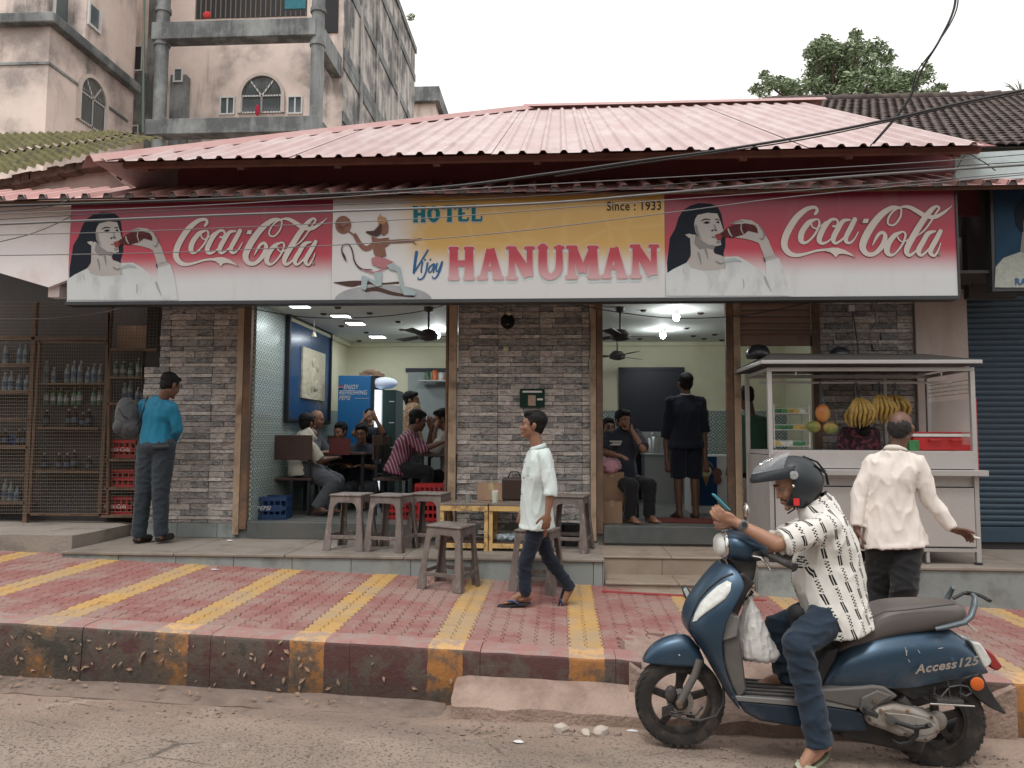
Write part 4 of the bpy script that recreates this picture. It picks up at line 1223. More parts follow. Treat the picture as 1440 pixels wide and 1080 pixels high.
a, b, c, d = [at(*q, 7.3) for q in ((1342, 216), (1460, 210), (1460, 250), (1344, 253))]
mb = MB(); mb.prism([a, b, c, d], V(0, 0.03, 0)); o = mb.build('blank_board', plain('pale_blue_board', (0.47, 0.56, 0.57), 0.5, var=0.08, dirt=(0.3, 0.33, 0.33), da=0.5)); tag(o, 'pale blue board with black wires under the clay tile roof', 'board')
sg = thing('poster_sign', 'dark blue sign with a portrait in a pale shirt at the right edge', 'sign', (4.6, 7.5, 3.2))
YS = 7.5
a, b, c, d = [at(*q, YS) for q in ((1392, 262), (1520, 258), (1520, 408), (1396, 410))]
mb = MB(); mb.prism([a, b, c, d], V(0, 0.1, 0)); mb.build('sign_frame', m_alu, sg, bevel=0.004)
a, b, c, d = [at(*q, YS - 0.006) for q in ((1398, 266), (1520, 262), (1520, 402), (1401, 403))]
mb = MB(); mb.prism([a, b, c, d], V(0, 0.004, 0)); mb.build('poster', plain('night_blue_print', (0.014, 0.04, 0.075), 0.35, var=0.5, vs=2), sg)
F2 = lambda x, y: at(920 + x / 2.77, 240 + y / 2.77, YS - 0.007)
i = Ink(F2, 0.001); i.fill([(1326,455),(1330,375),(1360,340),(1420,318),(1500,300),(1600,330),(1600,455)], False); i.build('portrait_shirt', plain('print_pale_shirt', (0.30, 0.32, 0.29), 0.4, var=0.35, vs=30), sg)
i = Ink(F2, 0.003); i.fill([(1425,315),(1432,250),(1440,180),(1500,150),(1560,200),(1550,300),(1480,330)], True); i.build('portrait_face', m_face2, sg)
i = Ink(F2, 0.005); i.fill([(1410,215),(1405,150),(1440,110),(1500,95),(1570,130),(1570,200),(1480,160),(1440,190),(1436,240)], True); i.build('portrait_hair', m_hair, sg)
text_obj('RA', 0.085, at(1427, 400, YS - 0.014), sg, m_blue, bold=0.002, name='lettering')
mb = MB(); mb.box(4.18, 4.50, 7.4, 7.46, 3.0, 4.3)
p0 = at(1352, 400, 8.2)
mb = MB(); mb.box(p0.x + 0.02, p0.x + 0.5, 8.1, 8.2, 3.2, 4.4); o = mb.build('dark_panel', m_darkwall, th)
# mesh cage with bottle shelves
m_cagew = plain('worn_orange_cage_frame', (0.14, 0.085, 0.055), 0.8, var=0.3, vs=8, bump=0.3, dirt=(0.06, 0.045, 0.035), da=0.7, ds=5)
m_wire = plain('dull_wire', (0.15, 0.125, 0.10), 0.6, 0.6)
cg = thing('wire_cage', 'rusty wire mesh cage with shelves of bottles at the left edge', 'cage', (-5.9, 8.45, 0.75))
YC = 8.42
def pbar(p, q, w, y=YC, m=m_cagew, name='frame_bar', d=0.05):
 mb = MB(); mb.bar(at(*p, y), at(*q, y), w, d, V(0, 1, 0)); return mb.build(name, m, cg, bevel=0.004)
for p, q, w in (((51, 425), (36, 735), 0.05), ((157, 420), (141, 722), 0.045), ((57, 478), (42, 722), 0.03), ((-45, 470), (-55, 730), 0.05),
    ((-45, 475), (157, 478), 0.05), ((-50, 516), (45, 513), 0.04), ((-50, 552), (44, 551), 0.04), ((-50, 590), (43, 590), 0.03), ((-50, 629), (41, 629), 0.04), ((-50, 668), (39, 668), 0.03), ((-50, 707), (37, 707), 0.04),
    ((56, 480), (154, 481), 0.035), ((56, 540), (148, 540), 0.025), ((54, 602), (140, 603), 0.03), ((50, 663), (141, 664), 0.03), ((44, 723), (141, 724), 0.03),
    ((157, 492), (222, 492), 0.035), ((156, 531), (200, 531), 0.025), ((152, 568), (200, 568), 0.03), ((149, 647), (200, 647), 0.03), ((147, 687), (200, 688), 0.03), ((143, 726), (200, 726), 0.03), ((155, 440), (152, 724), 0.03)):
 pbar(p, q, w)
wm_ = MB()
def wires(x0, x1, y0, y1, nx_, ny_, Y=YC - 0.035):
 for i in range(nx_ + 1):
  x = x0 + (x1 - x0) * i / nx_
  wm_.tube([at(x, y0, Y), at(x - 3, y1, Y)], 0.0024, 4)
 for i in range(ny_ + 1):
  y = y0 + (y1 - y0) * i / ny_
  wm_.tube([at(x0, y, Y - 0.003), at(x1, y, Y - 0.003)], 0.0024, 4)
wires(-45, 152, 425, 722, 62, 62); wires(156, 222, 430, 490, 14, 13); wires(156, 200, 492, 724, 10, 52)
o = wm_.build('wire_mesh', m_wire, cg, fix=False); o['kind'] = 'stuff'
for (x0, x1, ys) in ((-60, 45, (552, 629, 707)), (55, 150, (540, 602, 663)), (150, 215, (568, 647, 687))):
 for y in ys:
  a = at(x0, y, YC + 0.1); b = at(x1, y, YC + 0.1)
  mb = MB(); mb.box(a.x, b.x, YC + 0.03, YC + 0.5, a.z - 0.012, a.z + 0.004); mb.build('shelf', m_rust, cg)
m_pet = MT('water_bottle_plastic', 0.15); m_pet.color((0.14, 0.175, 0.19)); m_pet = m_pet.m
m_cola = plain('dark_drink', (0.02, 0.012, 0.01), 0.15)
m_lab = plain('blue_bottle_label', (0.05, 0.085, 0.14), 0.4)
m_green = plain('green_bottle_glass', (0.05, 0.12, 0.06), 0.15)
def bottle_mesh(h, r, liquid):
 b = MB(); b.mat = 0
 b.lathe((0, 0, 0), [(0, 0), (r, 0), (r, h * 0.62), (r * 0.75, h * 0.74), (r * 0.35, h * 0.86), (r * 0.33, h * 0.93)], 10)
 b.mat = 1; b.lathe((0, 0, 0), [(r * 0.40, h * 0.92), (r * 0.40, h), (0, h)], 8)
 b.mat = 2; b.lathe((0, 0, 0), [(r * 1.02, h * 0.25), (r * 1.02, h * 0.5)], 10)
 return b
m_capw = plain('bottle_cap', (0.28, 0.28, 0.29), 0.4)
protos = {}
def bottle(kind, p, label, group):
 if kind not in protos:
  h, r, m0, m2 = {'water': (0.24, 0.036, m_pet, m_lab), 'cola': (0.22, 0.034, m_cola, m_lab), 'lime': (0.2, 0.032, m_green, m_capw)}[kind]
  o = bottle_mesh(h, r, kind).build('bottle', [m0, m_capw, m2], None, smooth=40); protos[kind] = o
 else:
  o = protos[kind].copy(); COL.objects.link(o)
 o.location = p; o.scale = (1, 1, random.choice((0.8, 0.95, 1.0, 1.12))); return tag(o, label, 'bottle', group)
def row(x0, x1, y, kind, label, group, n, rows=1, dy=0.12):
 a = at(x0, y, YC + 0.1); b = at(x1, y, YC + 0.1)
 for r_ in range(rows):
  for i in range(n):
   if random.random() < 0.15: continue
   x = a.x + (b.x - a.x) * (i + 0.5) / n + random.uniform(-.012, .012)
   bottle(kind, V(x + random.uniform(-.004, .004), YC + dy + r_ * 0.09, a.z + 0.005), label + ', %s from the left' % ('first', 'second', 'third', 'fourth', 'fifth', 'sixth', 'seventh', 'eighth', 'ninth')[i], group)
row(-20, 40, 551, 'water', 'clear water bottle on the second left cage shelf', 'water bottles on the upper left cage shelf', 6)
row(-20, 40, 513, 'water', 'clear water bottle on the top left cage shelf', 'water bottles on the top left cage shelf', 6)
row(60, 146, 540, 'water', 'clear bottle on the upper shelf behind the cage door', 'bottles on the upper door shelf', 9)
row(60, 144, 570, 'lime', 'small green bottle on the second cage door shelf', 'green bottles behind the cage door', 9)
row(-20, 38, 629, 'cola', 'dark soft drink bottle on the lower left cage shelf', 'dark bottles on the lower left cage shelf', 6)
row(-20, 36, 707, 'water', 'clear bottle on the lowest left cage shelf', 'bottles on the lowest left cage shelf', 6)
row(58, 138, 602, 'cola', 'dark soft drink bottle on the middle shelf behind the cage door', 'dark bottles on the middle door shelf', 8)
row(56, 138, 663, 'cola', 'dark soft drink bottle on the lower shelf behind the cage door', 'dark bottles on the lower door shelf', 8)
row(158, 198, 531, 'lime', 'green bottle on the narrow upper shelf by the stone wall', 'green bottles on the narrow shelf', 4)
row(156, 198, 568, 'water', 'clear bottle on the narrow second shelf by the stone wall', 'clear bottles on the narrow shelf', 4)
m_card = plain('brown_cardboard', (0.30, 0.195, 0.125), 0.85, var=0.12, bump=0.1, dirt=(0.2, 0.12, 0.08), da=0.4)
def carton(x0, x1, y0, y1, Y, d, label, name='cardboard_box', m=None, rz=0.0, group=None):
 a = at(x0, y1, Y); b = at(x1, y0, Y)
 c = V((a.x + b.x) / 2, Y + d / 2, a.z)
 root = thing(name, label, 'box', c, rz, group)
 w, h = (b.x - a.x) / 2, b.z - a.z
 mb = MB(); mb.box(-w, w, -d / 2, d / 2, 0, h - 0.004); mb.build('carton', m or m_card, root, local=True, bevel=0.004)
 for s_ in (-1, 1):
  mb = MB(); mb.box(-w, w, min(s_ * 0.003, s_ * d / 2), max(s_ * 0.003, s_ * d / 2), h - 0.003, h + 0.001); mb.build('flap', m or m_card, root, local=True)
 mb = MB(); mb.box(-0.02, 0.02, -d / 2 - 0.001, d / 2 + 0.001, h - 0.06, h + 0.003); mb.build('tape', plain('parcel_tape', (0.36, 0.26, 0.17), 0.3), root, local=True)
 return root
carton(164, 212, 458, 490, YC + 0.1, 0.3, 'cardboard box on top of the narrow cage shelf')
def crate_mb(w, d, h, t=0.012):
 b = MB()
 b.box(-w, w, -d, d, 0, t)
 for z0, z1 in ((0, h * 0.22), (h * 0.42, h * 0.58), (h * 0.82, h)):
  b.box(-w, w, -d, -d + t, z0, z1); b.box(-w, w, d - t, d, z0, z1)
  b.box(-w, -w + t, -d + t, d - t, z0, z1); b.box(w - t, w, -d + t, d - t, z0, z1)
 nb_ = 7
 for i in range(nb_):
  x = -w + (2 * w) * i / (nb_ - 1)
  b.box(max(-w, x - 0.008), min(w, x + 0.008), -d - 0.002, -d + t + 0.001, 0.001, h - 0.001)
  b.box(max(-w, x - 0.008), min(w, x + 0.008), d - t - 0.001, d + 0.002, 0.001, h - 0.001)
 for i in range(1, 5):
  y = -d + (2 * d) * i / 5
  b.box(-w - 0.002, -w + t + 0.001, y - 0.008, y + 0.008, 0.001, h - 0.001); b.box(w - t - 0.001, w + 0.002, y - 0.008, y + 0.008, 0.001, h - 0.001)
 for i in range(1, 6):
  x = -w + (2 * w) * i / 6; b.box(x - 0.002, x + 0.002, -d + t, d - t, t, h * 0.8)
 return b
m_redp = plain('red_crate_plastic', (0.42, 0.018, 0.02), 0.45, var=0.15, dirt=(0.2, 0.02, 0.02), da=0.4)
m_bluep = plain('blue_crate_plastic', (0.012, 0.045, 0.13), 0.45, var=0.15, dirt=(0.02, 0.03, 0.07), da=0.4)
def crate(p, m, label, w=0.2, d=0.14, h=0.22, rz=0.0, words=None, wordm=None, group=None):
 r_ = thing('drink_crate', label, 'crate', p, rz, group)
 crate_mb(w, d, h).build('crate_body', m, r_, local=True)
 if words:
  mb = MB(); mb.box(-w * 0.8, w * 0.8, -d - 0.004, -d - 0.002, h * 0.36, h * 0.64); mb.build('name_plate', m, r_, local=True)
  WM[r_] = Matrix.Translation(p) @ Matrix.Rotation(rz, 4, 'Z')
  text_obj(words, h * 0.26, Matrix.Translation(p) @ Matrix.Rotation(rz, 4, 'Z') @ V(-w * 0.68, -d - 0.005, h * 0.42), r_, wordm, bold=0.001, name='lettering', shear=0.25)
 return r_
m_wprint = plain('white_print', (0.62, 0.60, 0.58), 0.5, bump=0)
for (x, y, s_) in ((177, 687, 'upper'),):
 pass
crate(at(176, 645, YC + 0.2) , m_redp, 'red drinks crate on the shelf behind the man with the backpack', words='Coca-Cola', wordm=m_wprint)
crate(at(174, 686, YC + 0.2) , m_redp, 'middle red drinks crate of the three beside the stone wall')
crate(at(171, 724, YC + 0.2) , m_redp, 'lowest red drinks crate in the cage, lettered in white', words='Coca-Cola', wordm=m_wprint)
crate(at(20, 629, YC + 0.22) + V(0, 0.06, -0.0), m_bluep, 'dark blue drinks crate in the left bay of the cage', h=0.14, words='PEPSI', wordm=m_wprint)
crate(at(18, 706, YC + 0.22) + V(0, 0.06, 0), m_bluep, 'lower dark blue drinks crate in the left bay of the cage', h=0.14, words='PEPSI', wordm=m_wprint)
a, b = at(120, 480, 14), at(226, 425, 14)
mb = MB(); mb.box(a.x - 0.2, b.x + 0.3, 14, 14.2, 0.5, b.z + 1.2); o = mb.build('yard_wall', plain('pale_yard_wall', (0.62, 0.62, 0.60), 0.8)); tag(o, 'pale yard wall glimpsed through the mesh above the cardboard box', 'wall')
# apartment building, upper left
m_apt = streaky('pale_pink_render', (0.74, 0.62, 0.56), (0.07, 0.07, 0.07), 0.85, 0.45, thr=(0.495, 0.68), tint=(0.62, 0.53, 0.49))
m_conc = streaky('blackened_concrete', (0.27, 0.29, 0.29), (0.045, 0.05, 0.055), 0.8, 0.9, thr=(0.40, 0.62))
m_side = streaky('streaked_side_concrete', (0.52, 0.49, 0.46), (0.06, 0.065, 0.07), 0.95, 0.9, thr=(0.43, 0.63))
m_trim = plain('cream_window_trim', (0.55, 0.48, 0.44), 0.7)
m_winf = plain('white_window_frame', (0.62, 0.62, 0.62), 0.5)
m_pane = plain('grey_window_glass', (0.10, 0.125, 0.135), 0.12, var=0.3, vs=2, bump=0)
m_black2 = plain('dark_interior', (0.02, 0.02, 0.023), 0.8)
apt = thing('apartment_building', 'tall pale pink apartment building with rain blackened balconies and arched windows', 'building', (-10, 23, 0))
def ap(x, y, Y): return at(x, y, Y)
YB = 24.5; YF = 22.0
TOP = -260
def fwall(x0, x1, y0, y1, Y, m=m_apt, d=0.4, name='wall', parent=apt):
 a, b = ap(x0, y1, Y), ap(x1, y0, Y)
 mb = MB(); mb.box(a.x, b.x, Y, Y + d, a.z, b.z); return mb.build(name, m, parent)
XS = ap(482, 100, YB).x     # corner with the streaked side wall
YE = 36.9
ztop_s = ap(571, 0, YE).z
mb = MB(); mb.box(ap(228, 100, YB).x, XS - 0.003, YB, YB + 0.4, -1, 22); mb.build('wall', m_apt, apt)
mb = MB(); mb.box(XS - 0.5, XS, YB + 0.003, YE, -1, 21.2); mb.build('side_wall', m_side, apt)
for zf in (4.6, 5.0, 8.1, 8.4, 11.6, 15.0, 18.2):
 pass
def side_band(p, q, w):
 z = None
 d = ray(*p); t = XS / d.x; P = EYEV + d * t
 z = P.z
 mb = MB(); mb.box(XS + 0.001, XS + 0.05, YB, YE, z - w, z); mb.build('floor_band', m_conc, apt)
for p in ((511, 22), (511, 118), (545, 10), (487, 90), (487, 165)):
 side_band(p, None, 0.35)
for px_ in (507, 530, 560):
 d = ray(px_, 80); t = XS / d.x; P = EYEV + d * t
 mb = MB(); mb.box(XS + 0.002, XS + 0.06, P.y - 0.2, P.y + 0.2, -1, 21.1); mb.build('pilaster', m_side, apt)
mb = MB(); mb.box(XS - 0.55, XS + 0.08, YB, YE + 0.1, 21.2, 21.5); mb.build('parapet', m_conc, apt)
def beam(x0, x1, y0, y1, Y, d, name='balcony_beam'):
 a, b = ap(x0, y1, Y), ap(x1, y0, Y)
 mb = MB(); mb.box(a.x, b.x, Y, Y + d, a.z, b.z); return mb.build(name, m_conc, apt, bevel=0.02)
beam(203, 447, 162, 189, YF, 0.5); beam(212, 444, 24, 55, YF, 0.5)
for x in (222, 443):
 a = ap(x, 189, YF + 0.2)
 mb = MB(); mb.tube([V(a.x, YF + 0.25, -1), V(a.x, YF + 0.25, 23)], 0.20, 16); mb.build('balcony_column', m_conc, apt, smooth=60)
 for y in (62, 15):
  b = ap(x, y, YF + 0.2); mb = MB(); mb.tube([V(a.x, YF + 0.25, b.z - 0.06), V(a.x, YF + 0.25, b.z + 0.06)], 0.24, 16); mb.build('column_ring', m_conc, apt, smooth=60)
for (y0, y1) in ((24, 55), (162, 189)):
 a, b = ap(447, y1, YF), ap(447, y0, YF)
 mb = MB(); mb.box(a.x - 0.35, a.x - 0.001, YF + 0.5, YB, a.z, b.z); mb.build('balcony_beam', m_conc, apt)
 mb = MB(); mb.box(a.x - 0.001, XS + 0.6, YB - 0.35, YB - 0.001, a.z, b.z)
a, b = ap(275, 27, YB), ap(433, -40, YB)
mb = MB(); mb.box(a.x, b.x, YB - 0.03, YB - 0.002, a.z, b.z); mb.build('dark_opening', m_black2, apt)
a, b = ap(275, 27, YF + 0.3), ap(435, -30, YF + 0.3)
x = a.x
while x < b.x:
 mb = MB(); mb.tube([V(x, YF + 0.3, a.z), V(x, YF + 0.3, b.z)], 0.018, 5); mb.build('grille_bar', m_wire, apt); x += 0.16
a, b = ap(447, 38, YB - 0.4), ap(472, -30, YB - 0.4)
mb = MB(); mb.box(a.x, b.x, YB - 0.04, YB - 0.002, a.z, b.z); mb.build('dark_opening', m_black2, apt)
o = MB(); c0 = ap(402, 6, YF + 0.27); o.obox(c0 + V(0.3, 0, 0), (0.33, 0, 0), (0, 0.02, 0), (0, 0, 0.16)); o = o.build('towel', plain('teal_check_cloth', (0.03, 0.16, 0.2), 0.9, var=0.5, vs=9)); tag(o, 'teal checked towel hanging on the upper balcony grille', 'towel')
o = MB(); c0 = ap(291, 21, YF + 0.27); o.ell(c0, (0.13, 0, 0), (0, 0.05, 0), (0, 0, 0.12)); o = o.build('cloth', plain('red_cloth', (0.45, 0.03, 0.03), 0.9)); tag(o, 'red cloth on the upper balcony ledge', 'cloth')
def make_arch(origin, udir, out, hw, zb, zc, parent=apt, sill=True):
 def P(u, v, o): return origin + udir * u + V(0, 0, v) + out * o
 def arch(r, n=18): return [(-r, 0)] + [(-r * math.cos(math.pi * i / n), zc + r * math.sin(math.pi * i / n)) for i in range(n + 1)] + [(r, 0)]
 w = MB(); A = arch(hw); w.prism([P(u, v, 0.012) for u, v in A], out * 0.01); win = w.build('window', m_pane, parent)
 fr = MB(); B = arch(hw * 1.16); fr.rings([[P(u, v, 0.0) for u, v in B], [P(u, v, 0.10) for u, v in B], [P(u, v, 0.10) for u, v in A], [P(u, v, 0.02) for u, v in A]], closed=False, caps=False)
 subparent(fr.build('window_surround', m_trim, parent, fix=True), win) if False else fr.build('window_surround', m_trim, parent, fix=True)
 bars = [((-hw, 0), (-hw, zc)), ((hw, 0), (hw, zc)), ((0, 0), (0, zc)), ((-hw, 0.03), (hw, 0.03)), ((-hw, zc), (hw, zc)), ((0, zc), (-hw * 0.6, zc + hw * 0.8)), ((0, zc), (hw * 0.6, zc + hw * 0.8))]
 for (a, b) in bars:
  m = MB(); m.bar(P(a[0], a[1], 0.045), P(b[0], b[1], 0.045), 0.05, 0.03, out); m.build('glazing_bar', m_winf, parent)
 m = MB()
 for i in range(1, 14):
  u = -hw + 2 * hw * i / 14; m.tube([P(u, 0, 0.075), P(u, zc + math.sqrt(max(0, hw * hw - u * u)), 0.075)], 0.008, 4)
 m.build('window_grille', m_wire, parent)
o_ = ap(368, 160, YB); top = ap(368, 108, YB); e_ = ap(396, 160, YB)
hw = e_.x - o_.x
make_arch(V(o_.x, YB - 0.001, o_.z), V(1, 0, 0), V(0, -1, 0), hw, 0, (top.z - o_.z) - hw)
def rect_win(x0, x1, y0, y1, Y, name='window', bars=1, dark=False, sur=True):
 a, b = ap(x0, y1, Y), ap(x1, y0, Y)
 m = MB(); m.box(a.x, b.x, Y - 0.012, Y - 0.002, a.z, b.z); w = m.build(name, m_black2 if dark else m_pane, apt)
 t_ = 0.05
 m = MB(); m.box(a.x - t_, a.x, Y - 0.05, Y - 0.001, a.z - t_, b.z + t_); m.box(b.x, b.x + t_, Y - 0.05, Y - 0.001, a.z - t_, b.z + t_); m.box(a.x, b.x, Y - 0.05, Y - 0.001, b.z, b.z + t_); m.box(a.x, b.x, Y - 0.05, Y - 0.001, a.z - t_, a.z); m.build('window_frame', m_winf, apt)
 for i in range(bars):
  x = a.x + (b.x - a.x) * (i + 1) / (bars + 1); m = MB(); m.box(x - 0.025, x + 0.025, Y - 0.03, Y - 0.013, a.z, b.z); m.build('glazing_bar', m_winf, apt)
rect_win(311, 329, 138, 160, YB); rect_win(406, 424, 137, 159, YB)
o = MB(); c0 = ap(362, 155, YB - 0.2); o.ell(c0 + V(0, 0, 0), (0.08, 0, 0), (0, 0.05, 0), (0, 0, 0.2)); o = o.build('cloth', plain('red_cloth_2', (0.4, 0.02, 0.05), 0.9)); tag(o, 'small red cloth hanging before the arched balcony window', 'cloth')
YR = 25.2
a = ap(150, 100, YR); b = ap(232, 100, YR)
mb = MB(); mb.box(a.x, b.x, YR, YR + 0.3, -1, 22); mb.build('wall', m_apt, apt)
a, b = ap(172, 188, YR - 0.05), ap(206, 103, YR - 0.05)
mb = MB(); mb.box(a.x, b.x + 0.1, YR - 0.05, YR - 0.002, a.z, b.z); mb.build('stained_panel', m_conc, apt)
rect_win(178, 200, 66, 99, YR - 0.06, dark=True, bars=0); rect_win(171, 194, 178, 190, YR - 0.06, bars=0)
a, b = ap(206, 100, YR - 0.6), ap(218, 100, YR - 0.6)
mb = MB(); mb.box(a.x, b.x, YR - 0.6, YR, -1, 22); mb.build('stained_pier', m_conc, apt)
a, b = ap(240, 100, YB - 0.3), ap(262, 100, YB - 0.3)
t_ = ap(250, 105, YB - 0.3).z
mb = MB(); mb.box(a.x, b.x, YB - 0.3, YB - 0.002, -1, t_); mb.build('stained_pier', m_conc, apt)
rect_win(246, 256, 98, 114, YB - 0.31, bars=0)
mb = MB(); p = ap(197, 0, YF); q = ap(201, 187, YF); mb.tube([p + V(0, 0, 4), q], 0.035, 8); mb.build('drain_pipe', plain('green_pipe', (0.10, 0.16, 0.13), 0.6), apt)
YL = 19.0
XL = ap(65, 150, YL).x
d = ray(172, 150); PE = EYEV + d * (XL / d.x)
zt = ap(40, 38, YL).z
mb = MB(); mb.box(XL - 6, XL, YL, PE.y + 0.6, -1, zt); mb.build('wall', m_apt, apt)
mb = MB(); mb.box(XL - 6, XL + 0.25, YL - 0.25, PE.y + 0.6, zt, zt + 0.28); mb.build('ledge', m_conc, apt, bevel=0.03)
mb = MB(); mb.box(XL - 6, XL - 0.55, YL + 0.6, PE.y + 0.6, zt + 0.28, zt + 9); mb.build('wall', m_apt, apt)
mb = MB(); mb.box(XL - 0.551, XL + 0.02, PE.y - 2.0, PE.y + 0.55, zt + 0.281, zt + 9); mb.build('wall', m_apt, apt)
zl = ap(40, 89, YL).z
mb = MB(); mb.box(XL - 6, XL + 0.04, YL - 0.04, PE.y + 0.3, zl - 0.05, zl + 0.02); mb.build('string_course', m_conc, apt)
d = ray(127, 180); PW_ = EYEV + d * (XL / d.x); d = ray(109, 170); PA = EYEV + d * (XL / d.x); d = ray(127, 110); PT = EYEV + d * (XL / d.x)
hw = (PW_.y - PA.y)
make_arch(V(XL + 0.001, PW_.y, PW_.z), V(0, -1, 0), V(1, 0, 0), hw, 0, (PT.z - PW_.z) - hw * 1.0)
XU = XL - 0.55
for (x0, x1, y0, y1) in ((75, 105, -30, 36), (124, 138, 8, 38)):
 d = ray(x0, y1); A = EYEV + d * (XU / d.x) if x0 < 110 else None
 Xw = XU if x0 < 110 else XL + 0.02
 d = ray(x0, y1); A = EYEV + d * (Xw / d.x); d = ray(x1, y1); B = EYEV + d * (Xw / d.x)
 d = ray((x0 + x1) / 2, y0); T = EYEV + d * (Xw / d.x)
 zb_ = (A.z + B.z) / 2
 m = MB(); m.box(Xw + 0.002, Xw + 0.012, A.y, B.y, zb_, T.z); m.build('window', m_pane, apt)
 m = MB(); m.box(Xw + 0.001, Xw + 0.06, A.y - 0.07, A.y, zb_ - 0.07, T.z + 0.07); m.box(Xw + 0.001, Xw + 0.06, B.y, B.y + 0.07, zb_ - 0.07, T.z + 0.07); m.box(Xw + 0.001, Xw + 0.06, A.y, B.y, zb_ - 0.07, zb_); m.build('window_frame', m_winf, apt)
sb = thing('small_building', 'small pale block with stained roof edge behind the pink roof', 'building', (-5, 45, 0))
a, b = ap(575, 200, 42), ap(612, 142, 42)
mb = MB(); mb.box(a.x - 3, b.x, 42, 52, -1, b.z); mb.build('wall', m_apt, sb)
a, b = ap(575, 142, 41.6), ap(615, 121, 41.6)
mb = MB(); mb.box(a.x - 3, b.x + 0.1, 41.6, 52.5, a.z, b.z); mb.build('roof_edge', m_conc, sb)
mb = MB(); a, b = ap(578, 180, 41.97), ap(586, 166, 41.97); mb.box(a.x, b.x, 41.96, 41.99, a.z, b.z); mb.build('window', m_pane, sb)
def leaf_cloud(name, c, rad, n, size, mats, parent=None, seed=1, shell=0.3, squash=1.0, clumps=None, drop=0.2):
 rng = random.Random(seed); mb = MB()
 cl = clumps or [(Vector(c), rad)]
 tot = sum(r ** 2 for _, r in cl)
 for cc, r in cl:
  for k in range(int(n * r * r / tot)):
   d = V(rng.gauss(0, 1), rng.gauss(0, 1), rng.gauss(0, 1)).normalized() * (r * (shell + (1 - shell) * rng.random() ** 0.5))
   d.z *= squash
   p = cc + d
   a = V(rng.gauss(0, 1), rng.gauss(0, 1), rng.gauss(-drop, 0.6)).normalized()
   b = a.cross(V(rng.gauss(0, 1), rng.gauss(0, 1), rng.gauss(0, 1))).normalized()
   s = size * rng.uniform(0.6, 1.4)
   mb.mat = rng.choice(range(len(mats)))
   nn = a.cross(b) * s * 0.15
   mb.add([p - a * s, p - b * s * 0.32 + nn, p + a * s, p + b * s * 0.32 + nn], [(0, 1, 2), (0, 2, 3)])
 return mb.build(name, mats, parent, fix=False)
def leafm(name, col):
 t = MT(name, 0.55); t.color(t.mix(t.noise(3, 3), sc3(col, 0.65), sc3(col, 1.3)))
 t.b.inputs['Transmission Weight'].default_value = 0.0
 return t.m
m_leaves = [leafm('leaf_dark', (0.11, 0.16, 0.08)), leafm('leaf_mid', (0.19, 0.255, 0.14)), leafm('leaf_light', (0.36, 0.44, 0.27))]
w = thing('small_plant', 'tiny weed growing from the edge of the concrete side wall', 'plant', ap(578, 24, YE - 1.6))
leaf_cloud('foliage', ap(578, 24, YE - 1.6), 0.18, 60, 0.10, m_leaves, w, 3)
# tree behind the roof
YT = 24.0
tree = thing('tree', 'broad leafy green tree rising behind the ridge of the pink roof', 'tree', V(ap(1180, 140, YT).x, YT, 0))
cl = []
rng = random.Random(5)
for (x, y, r) in ((1190, 95, 1.25), (1160, 85, 1.0), (1195, 65, 0.8), (1165, 60, 0.55), (1145, 110, 1.0), (1235, 75, 0.75), (1245, 100, 0.95), (1225, 125, 1.1), (1110, 125, 0.7), (1085, 120, 0.55), (1060, 128, 0.38), (1290, 115, 0.75), (1310, 128, 0.5), (1268, 120, 0.8), (1175, 125, 1.2), (1205, 50, 0.3), (1075, 105, 0.3), (1325, 125, 0.3), (1305, 95, 0.3), (1150, 68, 0.4), (1120, 140, 0.9), (1260, 140, 1.2), (1310, 145, .9)):
 for q in range(6): cl.append((ap(x + rng.uniform(-20, 20) * r, y + rng.uniform(-17, 17) * r, YT + rng.uniform(-1.2, 1.2)), r * rng.uniform(0.28, 0.48)))
leaf_cloud('crown', None, None, 17000, 0.085, m_leaves, tree, 11, shell=0.1, clumps=cl, squash=0.8)
m_bark = plain('bark', (0.10, 0.075, 0.055), 0.9, bump=0.8, bs=25, bd=0.02)
tb = MB(); base = V(ap(1180, 140, YT).x, YT, -0.2)
fork = ap(1180, 150, YT)
tb.tube([base, base.lerp(fork, 0.5) + V(0.2, 0, 0), fork + V(0, 0, -1.2)], [0.32, 0.26, 0.2], 10)
for (cc, r) in cl[::5]:
 mid = (fork + V(0, 0, -1.2)).lerp(cc, 0.55) + V(rng.uniform(-.2, .2), rng.uniform(-.2, .2), 0.1)
 tb.tube([fork + V(0, 0, -1.25), mid, cc], [0.11, 0.06, 0.015], 6)
tb.build('trunk', m_bark, tree, smooth=60)
w = thing('palm_tree', 'distant palm fronds at the right edge above the tiled roof', 'palm', V(ap(1432, 130, 30).x, 30, 0))
mb = MB(); c0 = ap(1436, 134, 30)
for i in range(16):
 a = math.pi * (i + 0.5) / 16 + rng.uniform(-.1, .1); L = rng.uniform(0.5, 0.95)
 dirv = V(math.cos(a), rng.uniform(-.4, .4), abs(math.sin(a)) * 0.9)
 mb.tube([c0, c0 + dirv * L * 0.6 + V(0, 0, 0.1), c0 + dirv * L], [0.03, 0.02, 0.003], 4)
mb.build('crown', m_leaves[0], w); mb = MB(); mb.tube([V(c0.x, 30, 0), c0], 0.12, 8); mb.build('trunk', m_bark, w)
